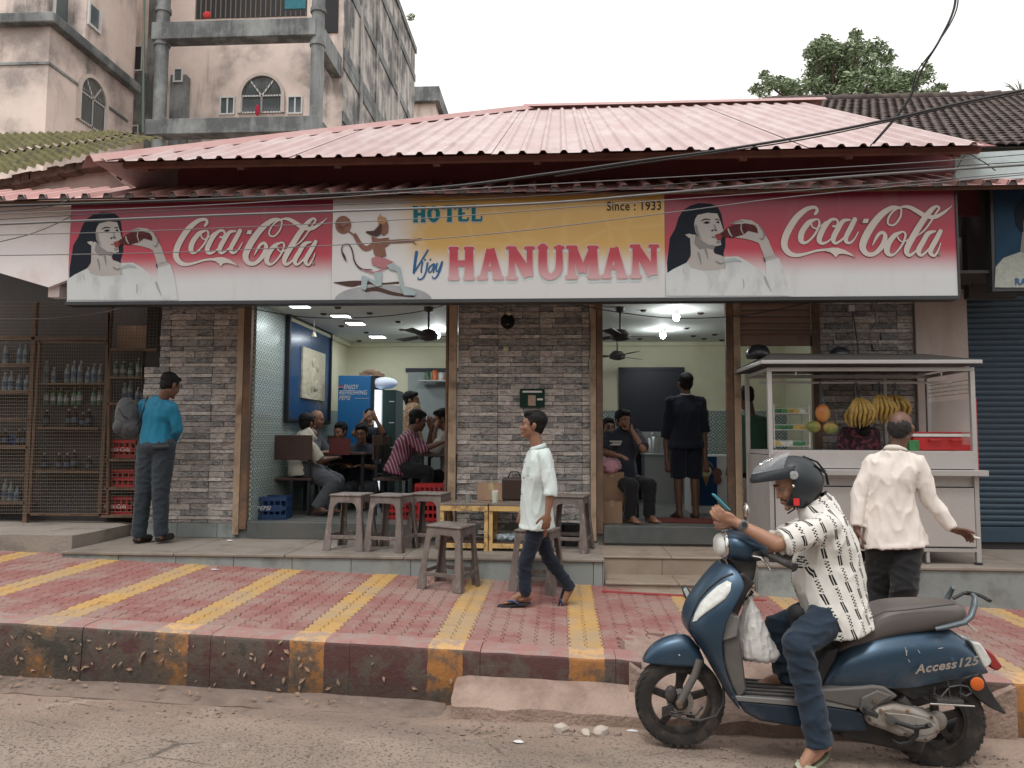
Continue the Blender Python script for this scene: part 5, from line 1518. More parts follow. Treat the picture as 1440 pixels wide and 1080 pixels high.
for (x, r, zz_) in ((-26, 5, 3), (22, 4.5, 3), (34, 6, 4), (-40, 7, 4)):
 w = thing('tree', 'dense distant tree %s the shops' % ('left behind' if x < 0 else 'right behind') + (' nearer the road' if abs(x) < 30 else ' farther off'), 'tree', V(x, 34, 0))
 leaf_cloud('crown', None, None, 2600, 0.4, m_leaves, w, int(abs(x)), clumps=[(V(x, 34, zz_), r), (V(x + 3, 35, zz_ + 1), r * .7)])
 mb = MB(); mb.tube([V(x, 34, -0.3), V(x, 34, zz_)], 0.3, 8); mb.build('trunk', m_bark, w)
# overhead cables
m_cable = plain('black_cable', (0.02, 0.02, 0.022), 0.45)
m_cableg = plain('grey_cable', (0.14, 0.14, 0.145), 0.35)
def cable(pts, r, label, m=m_cable, Y=None, n=6, name='overhead_cable', sag=0):
 P = [at(p[0], p[1], p[2]) for p in pts]
 out = []
 PP = [P[0]] + P + [P[-1]]
 for i in range(1, len(PP) - 2):
  for j in range(8):
   t = j / 8
   out.append(0.5 * (2 * PP[i] + (PP[i + 1] - PP[i - 1]) * t + (2 * PP[i - 1] - 5 * PP[i] + 4 * PP[i + 1] - PP[i + 2]) * t * t + (3 * PP[i] - PP[i - 1] - 3 * PP[i + 1] + PP[i + 2]) * t ** 3))
 out.append(P[-1])
 mb = MB(); mb.tube(out, r, n)
 o = mb.build(name, m, smooth=180); tag(o, label, 'cable'); return o
def rope2(pts, r, label):
 c = cable(pts, r, label)
cable([(-60, 318, 6.2), (300, 303, 6.2), (720, 288, 6.2), (930, 272, 6.2), (1200, 248, 6.2), (1500, 228, 6.2)], 0.010, 'thick grey cable crossing the whole sign from left to right', m_cableg)
cable([(-60, 303, 6.4), (300, 288, 6.4), (650, 266, 6.4), (1000, 246, 6.4), (1300, 228, 6.4), (1500, 212, 6.4)], 0.004, 'thin cable running just above the thick grey one', m_cableg)
cable([(-60, 312, 6.5), (240, 296, 6.5), (700, 279, 6.5), (1000, 255, 6.5), (1500, 224, 6.5)], 0.004, 'thin dark cable along the top of the sign')
cable([(-60, 332, 6.3), (200, 325, 6.3), (580, 308, 6.3), (860, 287, 6.3), (1200, 262, 6.3), (1500, 238, 6.3)], 0.004, 'thin pale cable passing through the word above the gold panel', m_cableg)
cable([(-60, 360, 6.0), (240, 355, 6.0), (500, 343, 6.0), (700, 328, 6.0), (950, 298, 6.0), (1130, 275, 6.0), (1500, 240, 6.0)], 0.004, 'lowest thin cable sloping across the sign', m_cableg)
cable([(-60, 300, 6.7), (60, 292, 6.7), (105, 277, 6.9)], 0.005, 'short black cable dropping to the awning at the left')
cable([(-60, 352, 6.7), (40, 330, 6.7), (101, 304, 7.2)], 0.004, 'thin black cable tied to the corner of the blank board')
cable([(-20, 448, 7.9), (60, 448, 7.9), (140, 440, 7.9), (185, 428, 7.6)], 0.004, 'thin grey cable sagging in front of the mesh cage', m_cableg)
cable([(300, 427, 7.6), (352, 434, 7.6), (430, 446, 7.6), (520, 446, 7.6), (590, 438, 7.6), (640, 424, 7.6)], 0.005, 'black cable sagging across the left doorway')
cable([(800, 424, 7.6), (850, 436, 7.6), (940, 447, 7.6), (1030, 445, 7.6), (1100, 434, 7.6), (1160, 420, 7.6)], 0.005, 'black cable sagging across the right doorway')
cable([(-60, 292, 5.6), (300, 280, 5.6), (600, 265, 5.6), (780, 243, 5.6), (900, 226, 5.6), (1000, 213, 5.6), (1130, 192, 5.6), (1250, 168, 5.6), (1350, 145, 5.6), (1500, 115, 5.6)], 0.010, 'thick twisted black cable climbing across the pink roof to the right')
cable([(780, 248, 5.62), (900, 230, 5.62), (1000, 216, 5.62), (1130, 196, 5.62), (1250, 171, 5.62), (1350, 148, 5.62), (1500, 120, 5.62)], 0.005, 'thin black cable wound along the thick roof cable')
cable([(1344, -40, 6.4), (1342, 10, 6.45), (1322, 55, 6.5), (1298, 95, 6.6), (1278, 140, 6.7), (1256, 170, 6.8), (1228, 202, 6.9)], 0.010, 'steep black service cable coming down to the roof eave')
cable([(1347, -40, 6.4), (1345, 14, 6.45), (1316, 65, 6.5), (1290, 100, 6.6), (1280, 132, 6.7), (1258, 165, 6.8), (1224, 205, 6.9)], 0.006, 'thinner cable twisted round the steep service cable')
cable([(1340, 250, 6.9), (1358, 218, 7.25), (1380, 226, 7.25), (1400, 240, 7.25)], 0.005, 'black wire looped over the pale blue board')
cable([(640, 432, 8.36), (632, 420, 8.36)], 0.004, 'short cable end by the centre post')
m_opp = streaky('added_block_wall', (0.40, 0.37, 0.33), (0.12, 0.11, 0.10), 0.6, 0.5)
for (x0, x1, h_, lab) in ((-24, -9.5, 3.6, 'plain grey block added across the street to dim the facade, at the left'), (-9, 3, 4.2, 'grey block added across the street to dim the facade, straight opposite'), (3.5, 15, 3.5, 'low grey block added across the street to dim the facade, at the right'), (16, 28, 4.0, 'grey block added across the street to dim the facade, at the far right')):  # blocks added behind the camera to cut low sky light on the facade
 r_ = thing('added_sky_block', lab, 'building', ((x0 + x1) / 2, -9.5, 0))
 b = MB(); b.box(x0, x1, -15, -9.5, -1, h_); b.build('wall', m_opp, r_)
 b = MB(); b.prism([V(x0 - .3, -9.2, h_), V(x0 - .3, -15.2, h_), V(x0 - .3, -12.2, h_ + 1.6)], V(x1 - x0 + .6, 0, 0)); b.build('roof', m_tile, r_)
 x = x0 + 0.5
 while x < x1 - 2.4:
  b = MB(); b.box(x, x + 2.2, -9.52, -9.46, -0.2, 2.7); b.build('shutter', m_blsh, r_); x += 2.8
for i, (x, y, r) in enumerate(((-6, -7.5, 2.8), (7, -8, 3.0), (-15, -8, 3.2))):  # unseen trees, added to hold back more of the low sky light
 r_ = thing('added_sky_tree', 'broad tree added across the road to screen the sky, ' + ('straight behind', 'to the right', 'to the left')[i], 'tree', (x, y, 0))
 leaf_cloud('crown', None, None, 2600, 0.28, m_leaves, r_, 30 + i, clumps=[(V(x, y, 6.2), r), (V(x + 1.6, y, 5.4), r * .7), (V(x - 1.6, y - .4, 5.2), r * .7)])
 b = MB(); b.tube([V(x, y, -.2), V(x + .1, y, 2.5), V(x, y, 5.5)], [.24, .2, .1], 10); b.build('trunk', m_bark, r_, smooth=60)
# people: one continuous body each, clothes as shells
def remesh(mb, name, voxel, smooth_n, mats, parent, disp=None, amp=0.0, fold=None, smooth_f=0.5):
 me = bpy.data.meshes.new(name + '_src'); me.from_pydata([tuple(v) for v in mb.v], [], mb.f)
 b = bmesh.new(); b.from_mesh(me); bmesh.ops.recalc_face_normals(b, faces=b.faces); b.to_mesh(me); b.free()
 o = bpy.data.objects.new(name + '_src', me); COL.objects.link(o)
 r = o.modifiers.new('r', 'REMESH'); r.mode = 'VOXEL'; r.voxel_size = voxel
 if smooth_n:
  s = o.modifiers.new('s', 'SMOOTH'); s.factor = smooth_f; s.iterations = smooth_n
 dg = bpy.context.evaluated_depsgraph_get()
 m2 = bpy.data.meshes.new_from_object(o.evaluated_get(dg)); m2.name = name
 bpy.data.objects.remove(o); bpy.data.meshes.remove(me)
 n = len(m2.vertices)
 co = np.empty(n * 3); m2.vertices.foreach_get('co', co); co = co.reshape(-1, 3)
 if amp:
  no = np.empty(n * 3); m2.vertices.foreach_get('normal', no); no = no.reshape(-1, 3)
  st = fold or (9, 9, 9)
  h = np.array([(1 - abs(mnoise.noise(V(c[0] * st[0], c[1] * st[1], c[2] * st[2])))) ** 4 - 0.35 + 0.35 * mnoise.noise(V(c[0] * st[0] * 2.3 + 5, c[1] * st[1] * 2.3, c[2] * st[2] * 2.3)) for c in co])
  co = co + no * (h * amp)[:, None]
 if disp: co = disp(co)
 inv = WM[parent].inverted()
 A = np.array(inv)
 co = co @ A[:3, :3].T + A[:3, 3]
 m2.vertices.foreach_set('co', co.ravel()); m2.update()
 m2.materials.clear()
 for q in (mats if isinstance(mats, (list, tuple)) else [mats]): m2.materials.append(q)
 m2.polygons.foreach_set('material_index', [0] * len(m2.polygons))
 m2.polygons.foreach_set('use_smooth', [True] * len(m2.polygons))
 ob = bpy.data.objects.new(name, m2); COL.objects.link(ob); ob.parent = parent; WM[ob] = WM[parent]
 return ob
def skin(name, col):
 t = MT(name, 0.5); t.color(t.mix(t.noise(18, 5), sc3(col, 0.82), sc3(col, 1.12)))
 t.b.inputs['Subsurface Weight'].default_value = 0.0
 t.bump(t.noise(120, 4), 0.15, 0.002); return t.m
def cloth(name, col, rough=0.85, var=0.1, weave=500, bump=0.25):
 t = MT(name, rough, 0, 0.25)
 t.color(t.mix(t.noise(6, 6), sc3(col, 1 - var), sc3(col, 1 + var)))
 t.b.inputs['Sheen Weight'].default_value = 0.15
 t.bump(t.noise(26, 6, dist=0.6) + t.noise(weave, 2) * 0.15, bump, 0.012); return t.m
m_hairb = plain('black_hair', (0.008, 0.007, 0.007), 0.6, var=0.4, vs=60, bump=0.8, bs=220, bd=0.004, spec=0.2)
m_hairg = plain('greying_hair', (0.028, 0.026, 0.026), 0.6, var=0.6, vs=60, bump=0.8, bs=220, bd=0.004, spec=0.2)
m_eyew = plain('eye_white', (0.30, 0.27, 0.25), 0.4, bump=0)
m_iris = plain('iris_dark', (0.015, 0.01, 0.008), 0.15, bump=0)
sk_mid = skin('brown_skin', (0.235, 0.115, 0.07)); sk_dark = skin('deep_brown_skin', (0.135, 0.065, 0.042)); sk_light = skin('light_brown_skin', (0.35, 0.185, 0.12))
def add_hand(b, w, d, n, side, s=1.0, curl=0.5, thumb=0.6, spread=1.0, curls=None):
 d = Vector(d).normalized(); n = Vector(n); n = (n - d * n.dot(d)).normalized(); t = d.cross(n) * side
 b.ell(w + d * 0.048 * s, t * 0.040 * s, n * 0.016 * s, d * 0.052 * s, 14, 8)
 b.cap(w - d * 0.01, 0.026 * s, w + d * 0.04 * s, 0.024 * s, 10, 3)
 for i, (o, L, r) in enumerate(((0.030, 0.072, 0.0092), (0.010, 0.080, 0.0096), (-0.010, 0.074, 0.0092), (-0.029, 0.058, 0.0082))):
  c = (curls[i] if curls else curl)
  p = w + d * 0.085 * s + t * o * s
  dd = (d + t * o * 3 * spread * (1 - c)).normalized()
  for k, (f, a) in enumerate(((0.45, 0.5), (0.30, 0.9), (0.25, 0.9))):
   ang = c * a * 1.2
   dd = (dd * math.cos(ang) + n * math.sin(ang)).normalized()
   q = p + dd * L * f * s
   b.cap(p, r * s * (1 - 0.08 * k), q, r * s * (0.94 - 0.08 * k), 8, 3); p = q
 p = w + d * 0.025 * s + t * 0.028 * s
 dd = (d * 0.65 + t * 0.7 + n * 0.35 * thumb).normalized()
 for f in (0.040, 0.028, 0.024):
  q = p + dd * f * s; b.cap(p, 0.0115 * s, q, 0.0105 * s, 8, 3); p = q
  dd = (dd * 0.85 + d * 0.35 + n * 0.35 * thumb).normalized()
def add_foot(b, a, t, s=1.0, up=Vector((0, 0, 1))):
 d = (t - a); d = (d - up * d.dot(up) * 0).normalized()
 side = up.cross(d).normalized()
 sole = a - up * 0.065 * s
 heel = sole - (t - sole).normalized() * 0.035 * s
 dd = (t - sole).normalized()
 b.cap(a, 0.036 * s, heel + up * 0.026 * s, 0.034 * s, 10, 3)
 b.cap(a + dd * 0.01, 0.036 * s, sole + dd * 0.11 * s + up * 0.026 * s, 0.028 * s, 10, 3)
 b.ell(sole + dd * 0.12 * s + up * 0.014 * s, side * 0.043 * s, dd * 0.06 * s, up * 0.020 * s, 12, 6)
 b.ell(sole + dd * 0.02 * s + up * 0.016 * s, side * 0.032 * s, dd * 0.07 * s, up * 0.022 * s, 12, 6)
 for i, (o, L, r) in enumerate(((0.028, 0.045, 0.012), (0.010, 0.042, 0.009), (-0.006, 0.036, 0.0085), (-0.020, 0.030, 0.008), (-0.032, 0.022, 0.0075))):
  p = sole + dd * 0.155 * s + side * o * s + up * 0.010 * s
  b.cap(p, r * s, p + dd * L * s * 0.8, r * s * 0.9, 8, 3)
def head_frame(face, up):
 f = Vector(face).normalized(); u = Vector(up); u = (u - f * u.dot(f)).normalized(); l = u.cross(f)
 return f, l, u
def add_head(b, c, f, l, u, s=1.0, fine=True, nose=1.0):
 P = lambda x, y, z: c + (f * x + l * y + u * z) * s
 b.ell(P(-0.015, 0, 0.030), f * 0.096 * s, l * 0.077 * s, u * 0.092 * s, 24, 16)
 b.ell(P(0.018, 0, -0.030), f * 0.070 * s, l * 0.062 * s, u * 0.082 * s, 20, 12)
 b.ell(P(0.040, 0, -0.075), f * 0.040 * s, l * 0.040 * s, u * 0.034 * s, 16, 10)
 b.ell(P(0.078, 0, -0.096), f * 0.017 * s, l * 0.021 * s, u * 0.017 * s, 12, 8)
 b.ell(P(-0.012, 0, -0.065), f * 0.06 * s, l * 0.058 * s, u * 0.035 * s, 16, 10)
 b.cap(P(0.076, 0.034, 0.030), 0.011 * s, P(0.084, 0.010, 0.028), 0.010 * s, 10, 3)
 b.cap(P(0.076, -0.034, 0.030), 0.011 * s, P(0.084, -0.010, 0.028), 0.010 * s, 10, 3)
 b.cap(P(0.084, 0, 0.018), 0.0085 * s, P(0.102 * nose, 0, -0.024), 0.0105 * s, 10, 3)
 b.ell(P(0.092, 0.011, -0.026), f * 0.012 * s, l * 0.0085 * s, u * 0.008 * s, 8, 6)
 b.ell(P(0.092, -0.011, -0.026), f * 0.012 * s, l * 0.0085 * s, u * 0.008 * s, 8, 6)
 b.cap(P(0.083, 0.020, -0.055), 0.0055 * s, P(0.092, 0, -0.053), 0.0075 * s, 8, 3)
 b.cap(P(0.083, -0.020, -0.055), 0.0055 * s, P(0.092, 0, -0.053), 0.0075 * s, 8, 3)
 b.cap(P(0.080, 0.017, -0.066), 0.006 * s, P(0.089, 0, -0.067), 0.008 * s, 8, 3)
 b.cap(P(0.080, -0.017, -0.066), 0.006 * s, P(0.089, 0, -0.067), 0.008 * s, 8, 3)
 for q in (-1, 1):
  b.ell(P(0.058, q * 0.040, -0.020), f * 0.028 * s, l * 0.022 * s, u * 0.028 * s, 12, 8)
  b.ell(P(-0.010, q * 0.078, -0.008), f * 0.019 * s, l * 0.008 * s, u * 0.032 * s, 12, 8)
  b.ell(P(-0.014, q * 0.086, 0.004), f * 0.016 * s, l * 0.006 * s, u * 0.02 * s, 10, 6)
def head_bits(root, c, f, l, u, s, hair, hairm, skinm, eyes=True, moustache=False, beard=False):
 P = lambda x, y, z: c + (f * x + l * y + u * z) * s
 if eyes:
  for q in (-1, 1):
   e = MB(); e.ell(P(0.071, q * 0.030, 0.012), f * 0.0125 * s, l * 0.0140 * s, u * 0.0065 * s, 12, 8); e = e.build('eye', m_eyew, root, smooth=180)
   e = MB(); e.ell(P(0.0785, q * 0.030, 0.012), f * 0.0060 * s, l * 0.0065 * s, u * 0.0065 * s, 10, 6); e.build('iris', m_iris, root, smooth=180)
   e = MB(); e.cap(P(0.085, q * 0.046, 0.037), 0.0028 * s, P(0.094, q * 0.014, 0.039), 0.0042 * s, 8, 2); e.build('eyebrow', hairm, root, smooth=180)
   e = MB(); e.cap(P(0.079, q * 0.045, 0.0195), 0.002 * s, P(0.0875, q * 0.018, 0.0205), 0.0028 * s, 8, 2); e.build('eyelid', skinm, root, smooth=180)
  e = MB(); e.cap(P(0.0865, 0.018, -0.0605), 0.0018 * s, P(0.0965, 0, -0.0605), 0.0022 * s, 6, 2); e.cap(P(0.0865, -0.018, -0.0605), 0.0018 * s, P(0.0965, 0, -0.0605), 0.0022 * s, 6, 2); e.build('mouth_line', m_maroon, root)
 if moustache:
  e = MB()
  for q in (-1, 1): e.cap(P(0.098, q * 0.002, -0.042), 0.0065 * s, P(0.086, q * 0.026, -0.050), 0.004 * s, 8, 3)
  e.build('moustache', hairm, root, smooth=180)
 if beard:
  h = MB(); h.ell(P(0.022, 0, -0.062), f * 0.066 * s, l * 0.064 * s, u * 0.046 * s, 18, 10); h.ell(P(0.070, 0, -0.088), f * 0.030 * s, l * 0.034 * s, u * 0.026 * s)
  remesh(h, 'beard', 0.007, 3, hairm, root, amp=0.003, fold=(60, 60, 60))
 if hair:
  h = MB()
  if hair == 'short' or hair == 'full' or hair == 'balding':
   k = 1.06 if hair != 'full' else 1.12
   if hair != 'balding':
    h.ell(P(-0.035, 0, 0.056), f * 0.094 * s * k, l * 0.078 * s * k, u * 0.078 * s * k, 22, 14)
    h.ell(P(0.040, 0, 0.100), f * 0.038 * s, l * 0.050 * s, u * 0.022 * s * k, 14, 8)
    if hair == 'full': h.ell(P(0.020, 0.012, 0.110), f * 0.052 * s, l * 0.055 * s, u * 0.024 * s, 14, 8)
   h.ell(P(-0.045, 0, 0.010), f * 0.070 * s, l * 0.078 * s, u * 0.080 * s, 18, 12)
   h.ell(P(-0.060, 0, -0.030), f * 0.045 * s, l * 0.056 * s, u * 0.045 * s, 14, 8)
   for q in (-1, 1): h.ell(P(0.006, q * 0.068, 0.030), f * 0.024 * s, l * 0.013 * s, u * 0.040 * s, 10, 8)
  elif hair == 'long':
   h.ell(P(-0.020, 0, 0.045), f * 0.105 * s, l * 0.090 * s, u * 0.095 * s, 22, 14)
   h.cap(P(-0.06, 0, 0.0), 0.075 * s, P(-0.09, 0, -0.22), 0.06 * s, 14, 4)
   h.ell(P(-0.11, 0, 0.03), f * 0.045 * s, l * 0.045 * s, u * 0.045 * s)
  remesh(h, 'hair', 0.007 if s > 0.9 else 0.01, 2, hairm, root, amp=0.0045, fold=(45, 45, 30))
def torso_rings(b, J, grow=0.0, low=None, n=26, belly=0.0, hem_flare=0.0, top=True, wf=1.0, hipx=0.08):
 hs = (J['hL'] - J['hR']).normalized(); ss = (J['sL'] - J['sR']).normalized()
 pel = (J['hL'] + J['hR']) / 2; chest_w = (J['sL'] - J['sR']).length / 2; hip_w = (J['hL'] - J['hR']).length / 2
 neck = J['neck']; sh = (J['sL'] + J['sR']) / 2
 ch = J.get('chest', pel.lerp(sh, 0.62)); wa = J.get('waist', pel.lerp(ch, 0.48))
 secs = []
 if low is not None:
  secs.append((low, hs, hip_w + hipx + hem_flare, 0.118 + hem_flare + max(0, hipx - .08) * .5))
  secs.append((low.lerp(pel, 0.6), hs, hip_w + hipx + hem_flare * .6, 0.118 + hem_flare * .6 + max(0, hipx - .08) * .5))
 else:
  secs.append((pel + (pel - wa) * (0.55 if not grow else 0.15), hs, hip_w + 0.03, 0.07))
 secs += [(pel, hs, (hip_w + max(0.075, hipx - .005)) * wf, 0.115 + max(0, hipx - .08) * .5), (wa, hs.lerp(ss, 0.4).normalized(), (hip_w + 0.058) * wf, 0.103 + belly), (wa.lerp(ch, 0.5), hs.lerp(ss, 0.6).normalized(), (chest_w - 0.035) * wf, 0.104 + belly * 0.7), (ch, ss, (chest_w - 0.012) * wf, 0.108 + belly * .2),
    (ch.lerp(sh, 0.75), ss, chest_w * 0.96 * wf, 0.088), (sh + (neck - sh) * 0.35, ss, chest_w * 0.66, 0.070), (neck, ss, 0.062, 0.060)]
 rs = []
 for i, (c, s_, hw, hd) in enumerate(secs):
  up = (secs[min(i + 1, len(secs) - 1)][0] - secs[max(i - 1, 0)][0]).normalized()
  s2 = (s_ - up * s_.dot(up)).normalized(); f = s2.cross(up)
  hw += grow; hd += grow
  rs.append([c + s2 * (hw * math.copysign(abs(math.cos(a)) ** 0.85, math.cos(a))) + f * (hd * math.copysign(abs(math.sin(a)) ** 0.9, math.sin(a))) for a in [2 * math.pi * k / n for k in range(n)]])
 b.rings(rs)
def person(label, J, face, skinm, top, bottom, hair='short', hairm=None, head_up=(0, 0, 1), s=1.0, sleeve='short', hem=0.12, grow=0.022, belly=0.0, legs=True, arms='LR', hands=None, feet='bare', voxel=0.008, cvox=0.011, eyes=True, moustache=False, beard=False, shorts=False, group=None, fold_amp=0.007, legr=1.0, root_at=None, open_leg=True, nose=1.0, hips_in=True, wf=1.0, fold_s=(13, 13, 5), tuck=False):
 hands = hands or {}
 J = {k: Vector(v) for k, v in J.items()}
 base = root_at or V(J['hL'].x, J['hL'].y, min(v.z for v in J.values()) - 0.07)
 root = thing('person', label, 'person', base, 0, group)
 f, l, u = head_frame(face, head_up)
 b = MB()
 torso_rings(b, J, wf=min(wf, 1))
 b.cap(J['neck'] - u * 0.03, 0.058 * s, J['head'] - u * 0.06 * s - f * 0.02 * s, 0.054 * s, 14, 4)
 add_head(b, J['head'], f, l, u, s, nose=nose)
 for q in 'LR':
  S, E_, W = J['s' + q], J['e' + q], J['w' + q]
  b.cap(S, 0.050 * s, E_, 0.039 * s, 12, 4); b.cap(E_, 0.040 * s, E_.lerp(W, 0.35), 0.038 * s, 12, 3); b.cap(E_.lerp(W, 0.3), 0.039 * s, W, 0.025 * s, 12, 4)
  if q in hands:
   d, n_, sd, kw = hands[q]
   add_hand(b, W, d, n_, sd, s, **kw)
  else:
   add_hand(b, W, (W - E_), V(0, 0, -1) if abs((W - E_).normalized().z) < 0.7 else V(0.3, 1, 0), 1, s, curl=0.4)
  if legs:
   H, K, A = J['h' + q], J['k' + q], J['a' + q]
   g_ = s * min(1, legr); b.cap(H, 0.080 * g_, K, 0.054 * g_, 14, 4); b.cap(K, 0.054 * g_, K.lerp(A, 0.35), 0.053 * g_, 12, 3); b.cap(K.lerp(A, 0.33), 0.053 * g_, A, 0.034 * s, 12, 4)
   if feet: add_foot(b, A, J['t' + q], s, J.get('u' + q, V(0, 0, 1)).normalized())
 remesh(b, 'body', voxel, 2, skinm, root)
 if legs and bottom:
  t = MB(); hs = (J['hL'] - J['hR']).normalized(); pel = (J['hL'] + J['hR']) / 2
  for q in 'LR':
   H, K, A = J['h' + q], J['k' + q], J['a' + q]
   out = 0.115
   end = A + (A - K).normalized() * 0.02 if not shorts else K + (A - K) * 0.06
   t.cap(H, 0.104 * s * legr, H.lerp(K, 0.5), 0.092 * s * legr, 16, 4)
   if shorts:
    t.tube([H.lerp(K, 0.3), K + (A - K) * 0.05], [0.098 * s, 0.088 * s], 16)
   else:
    t.cap(H.lerp(K, 0.45), 0.093 * s * legr, K, 0.076 * s * legr, 16, 4)
    t.cap(K, 0.076 * s * legr, K.lerp(A, 0.6), 0.068 * s * legr, 16, 4)
    t.tube([K.lerp(A, 0.5), end], [0.069 * s * legr, 0.066 * s * legr], 16)
  up = (J['neck'] - pel).normalized(); fw = hs.cross(up).normalized()
  tk = 0.034 if tuck else 0; t.ell(pel, hs * ((J['hL'] - J['hR']).length / 2 + 0.072 + tk), fw * (0.108 + tk) * s, up * 0.12, 18, 12)
  fd = (9, 9, 16)
  remesh(t, 'trousers' if not shorts else 'shorts', cvox, 3, bottom, root, amp=fold_amp, fold=fd)
 if top:
  t = MB(); pel = (J['hL'] + J['hR']) / 2
  low = pel - ((J.get('waist', J['neck'])) - pel).normalized() * hem if hem is not None else None
  torso_rings(t, J, grow, low, belly=belly, hem_flare=0.010, wf=wf, hipx=0.05 if tuck else 0.072 + 0.115 * max(0, legr * s - 0.8))
  for q in 'LR': t.cap(J['neck'] - u * 0.045, 0.050 * s, J['s' + q] - u * 0.008, 0.058 * s, 12, 3)
  for q in 'LR':
   S, E_, W = J['s' + q], J['e' + q], J['w' + q]
   t.cap(S - u * 0.008, 0.062 * s, S.lerp(E_, 0.6), 0.062 * s, 14, 4)
   if sleeve == 'short': t.tube([S.lerp(E_, 0.3), S.lerp(E_, 0.92)], [0.070 * s, 0.074 * s], 16)
   elif sleeve == 'elbow': t.cap(S.lerp(E_, .5), 0.064 * s, E_, 0.060 * s, 14, 4); t.tube([E_, E_.lerp(W, 0.28)], [0.060 * s, 0.061 * s], 14)
   else:
    t.cap(S.lerp(E_, .5), 0.063 * s, E_, 0.056 * s, 14, 4); t.cap(E_, 0.056 * s, E_.lerp(W, 0.7), 0.048 * s, 12, 4); t.tube([E_.lerp(W, 0.6), E_.lerp(W, 0.97)], [0.048 * s, 0.043 * s], 14)
  o = remesh(t, 'shirt', cvox, 3, top, root, amp=fold_amp, fold=fold_s)
 head_bits(root, J['head'], f, l, u, s, hair, hairm or m_hairb, skinm, eyes, moustache, beard)
 return root
def collar(root, neck, f, mat, r=0.068, tilt=0.25, h=0.035, up=V(0, 0, 1)):
 a = up.cross(f).normalized(); m = MB(); n = 22
 rs = []
 for rr, hh in ((r * 1.12, -0.01), (r, h), (r * 0.97, h + 0.002), (r * 1.22, 0.006)):
  rs.append([neck + (f * math.cos(t) + a * math.sin(t)) * rr + up * (hh - 0.02 * math.cos(t)) + f * 0.004 for t in [0.25 + (2 * math.pi - 0.5) * k / (n - 1) for k in range(n)]])
 m.rings(rs, closed=False, caps=False); o = m.build('collar', mat, root, smooth=60)
 s = o.modifiers.new('s', 'SOLIDIFY'); s.thickness = 0.003
def sandal(root, a, t, mat, strapm, up=V(0, 0, 1), s=1.0, flipflop=True):
 sole = a - up * 0.072 * s; d = (t - sole).normalized(); side = up.cross(d).normalized()
 m = MB(); pts = []
 for x, w in ((-0.05, 0.018), (-0.035, 0.032), (0.0, 0.037), (0.06, 0.036), (0.12, 0.044), (0.17, 0.046), (0.205, 0.036), (0.222, 0.016)): pts.append((x, w))
 out = [sole + d * x * s + side * w * s for x, w in pts] + [sole + d * x * s - side * w * s for x, w in pts[::-1]]
 m.prism([p - up * 0.004 for p in out], up * -0.016); m.build('sandal_sole', mat, root, bevel=0.003)
 m = MB(); toe = sole + d * 0.165 * s + side * 0.02 * s
 for q in (-1, 1): m.tube([toe + up * 0.012, sole + d * 0.11 * s + side * q * 0.038 * s + up * 0.034, sole + d * 0.06 * s + side * q * 0.042 * s + up * 0.0], [0.005, 0.009, 0.007], 8)
 if not flipflop:
  for x in (0.09, 0.13): m.tube([sole + d * x * s + side * 0.047 * s, sole + d * (x + .01) * s + up * 0.058, sole + d * x * s - side * 0.047 * s], [0.016, 0.02, 0.016], 8, flat=0.35)
 m.build('sandal_strap', strapm, root, smooth=60)
def stand(x, y, z, yaw, h=1.68, lean=0.0, **over):
 k = h / 1.70; c, s = math.cos(yaw), math.sin(yaw)
 def P(a, b, q): return V(x + (a * c - b * s) * k, y + (a * s + b * c) * k, z + q * k)
 J = dict(head=P(0.03, 0, 1.585), neck=P(-0.01, 0, 1.455), chest=P(0, 0, 1.25), waist=P(0, 0, 1.06), sL=P(0, 0.185, 1.385), sR=P(0, -0.185, 1.385), eL=P(-0.03, 0.235, 1.11), eR=P(-0.03, -0.235, 1.11), wL=P(0.03, 0.25, 0.87), wR=P(0.03, -0.25, 0.87),
    hL=P(0, 0.095, 0.90), hR=P(0, -0.095, 0.90), kL=P(0.01, 0.10, 0.49), kR=P(0.01, -0.10, 0.49), aL=P(-0.02, 0.10, 0.075), aR=P(-0.02, -0.10, 0.075), tL=P(0.2, 0.13, 0.0), tR=P(0.2, -0.13, 0.0))
 J.update({k2: (P(*v) if isinstance(v, tuple) else v) for k2, v in over.items()})
 return J
# inside the shop
m_led = emit('led_panel_light', (0.9, 0.97, 1.0), 6)
m_bulb = emit('bulb_light', (0.92, 0.98, 1.0), 30)
def area(p, sx, sy, e, rot, col=(0.93, 0.98, 1.0)):
 d = bpy.data.lights.new('lamp_light', 'AREA'); d.shape = 'RECTANGLE'; d.size = sx; d.size_y = sy; d.energy = e; d.color = col
 o = bpy.data.objects.new('lamp_light', d); COL.objects.link(o); o.location = p; o.rotation_euler = rot; return o
LE = 0.55
for (px, py, nm) in ((420, 429, 'nearest the street'), (480, 444, 'second from the street'), (500, 454, 'third from the street'), (531, 473, 'farthest from the street')):
 p = atz(px, py, CZ - 0.01)
 r_ = thing('ceiling_light', 'square white ceiling panel light in the left room, ' + nm, 'light', p, 0, 'square ceiling lights')
 b = MB(); b.box(-0.12, 0.12, -0.12, 0.12, -0.012, 0.002); b = b.build('frame', m_winf, r_, local=True)
 b = MB(); b.box(-0.105, 0.105, -0.105, 0.105, -0.018, -0.0126); b.build('diffuser', m_led, r_, local=True)
 area(p + V(0, 0, -0.03), 0.20, 0.20, 7.5 * LE, (0, 0, 0))
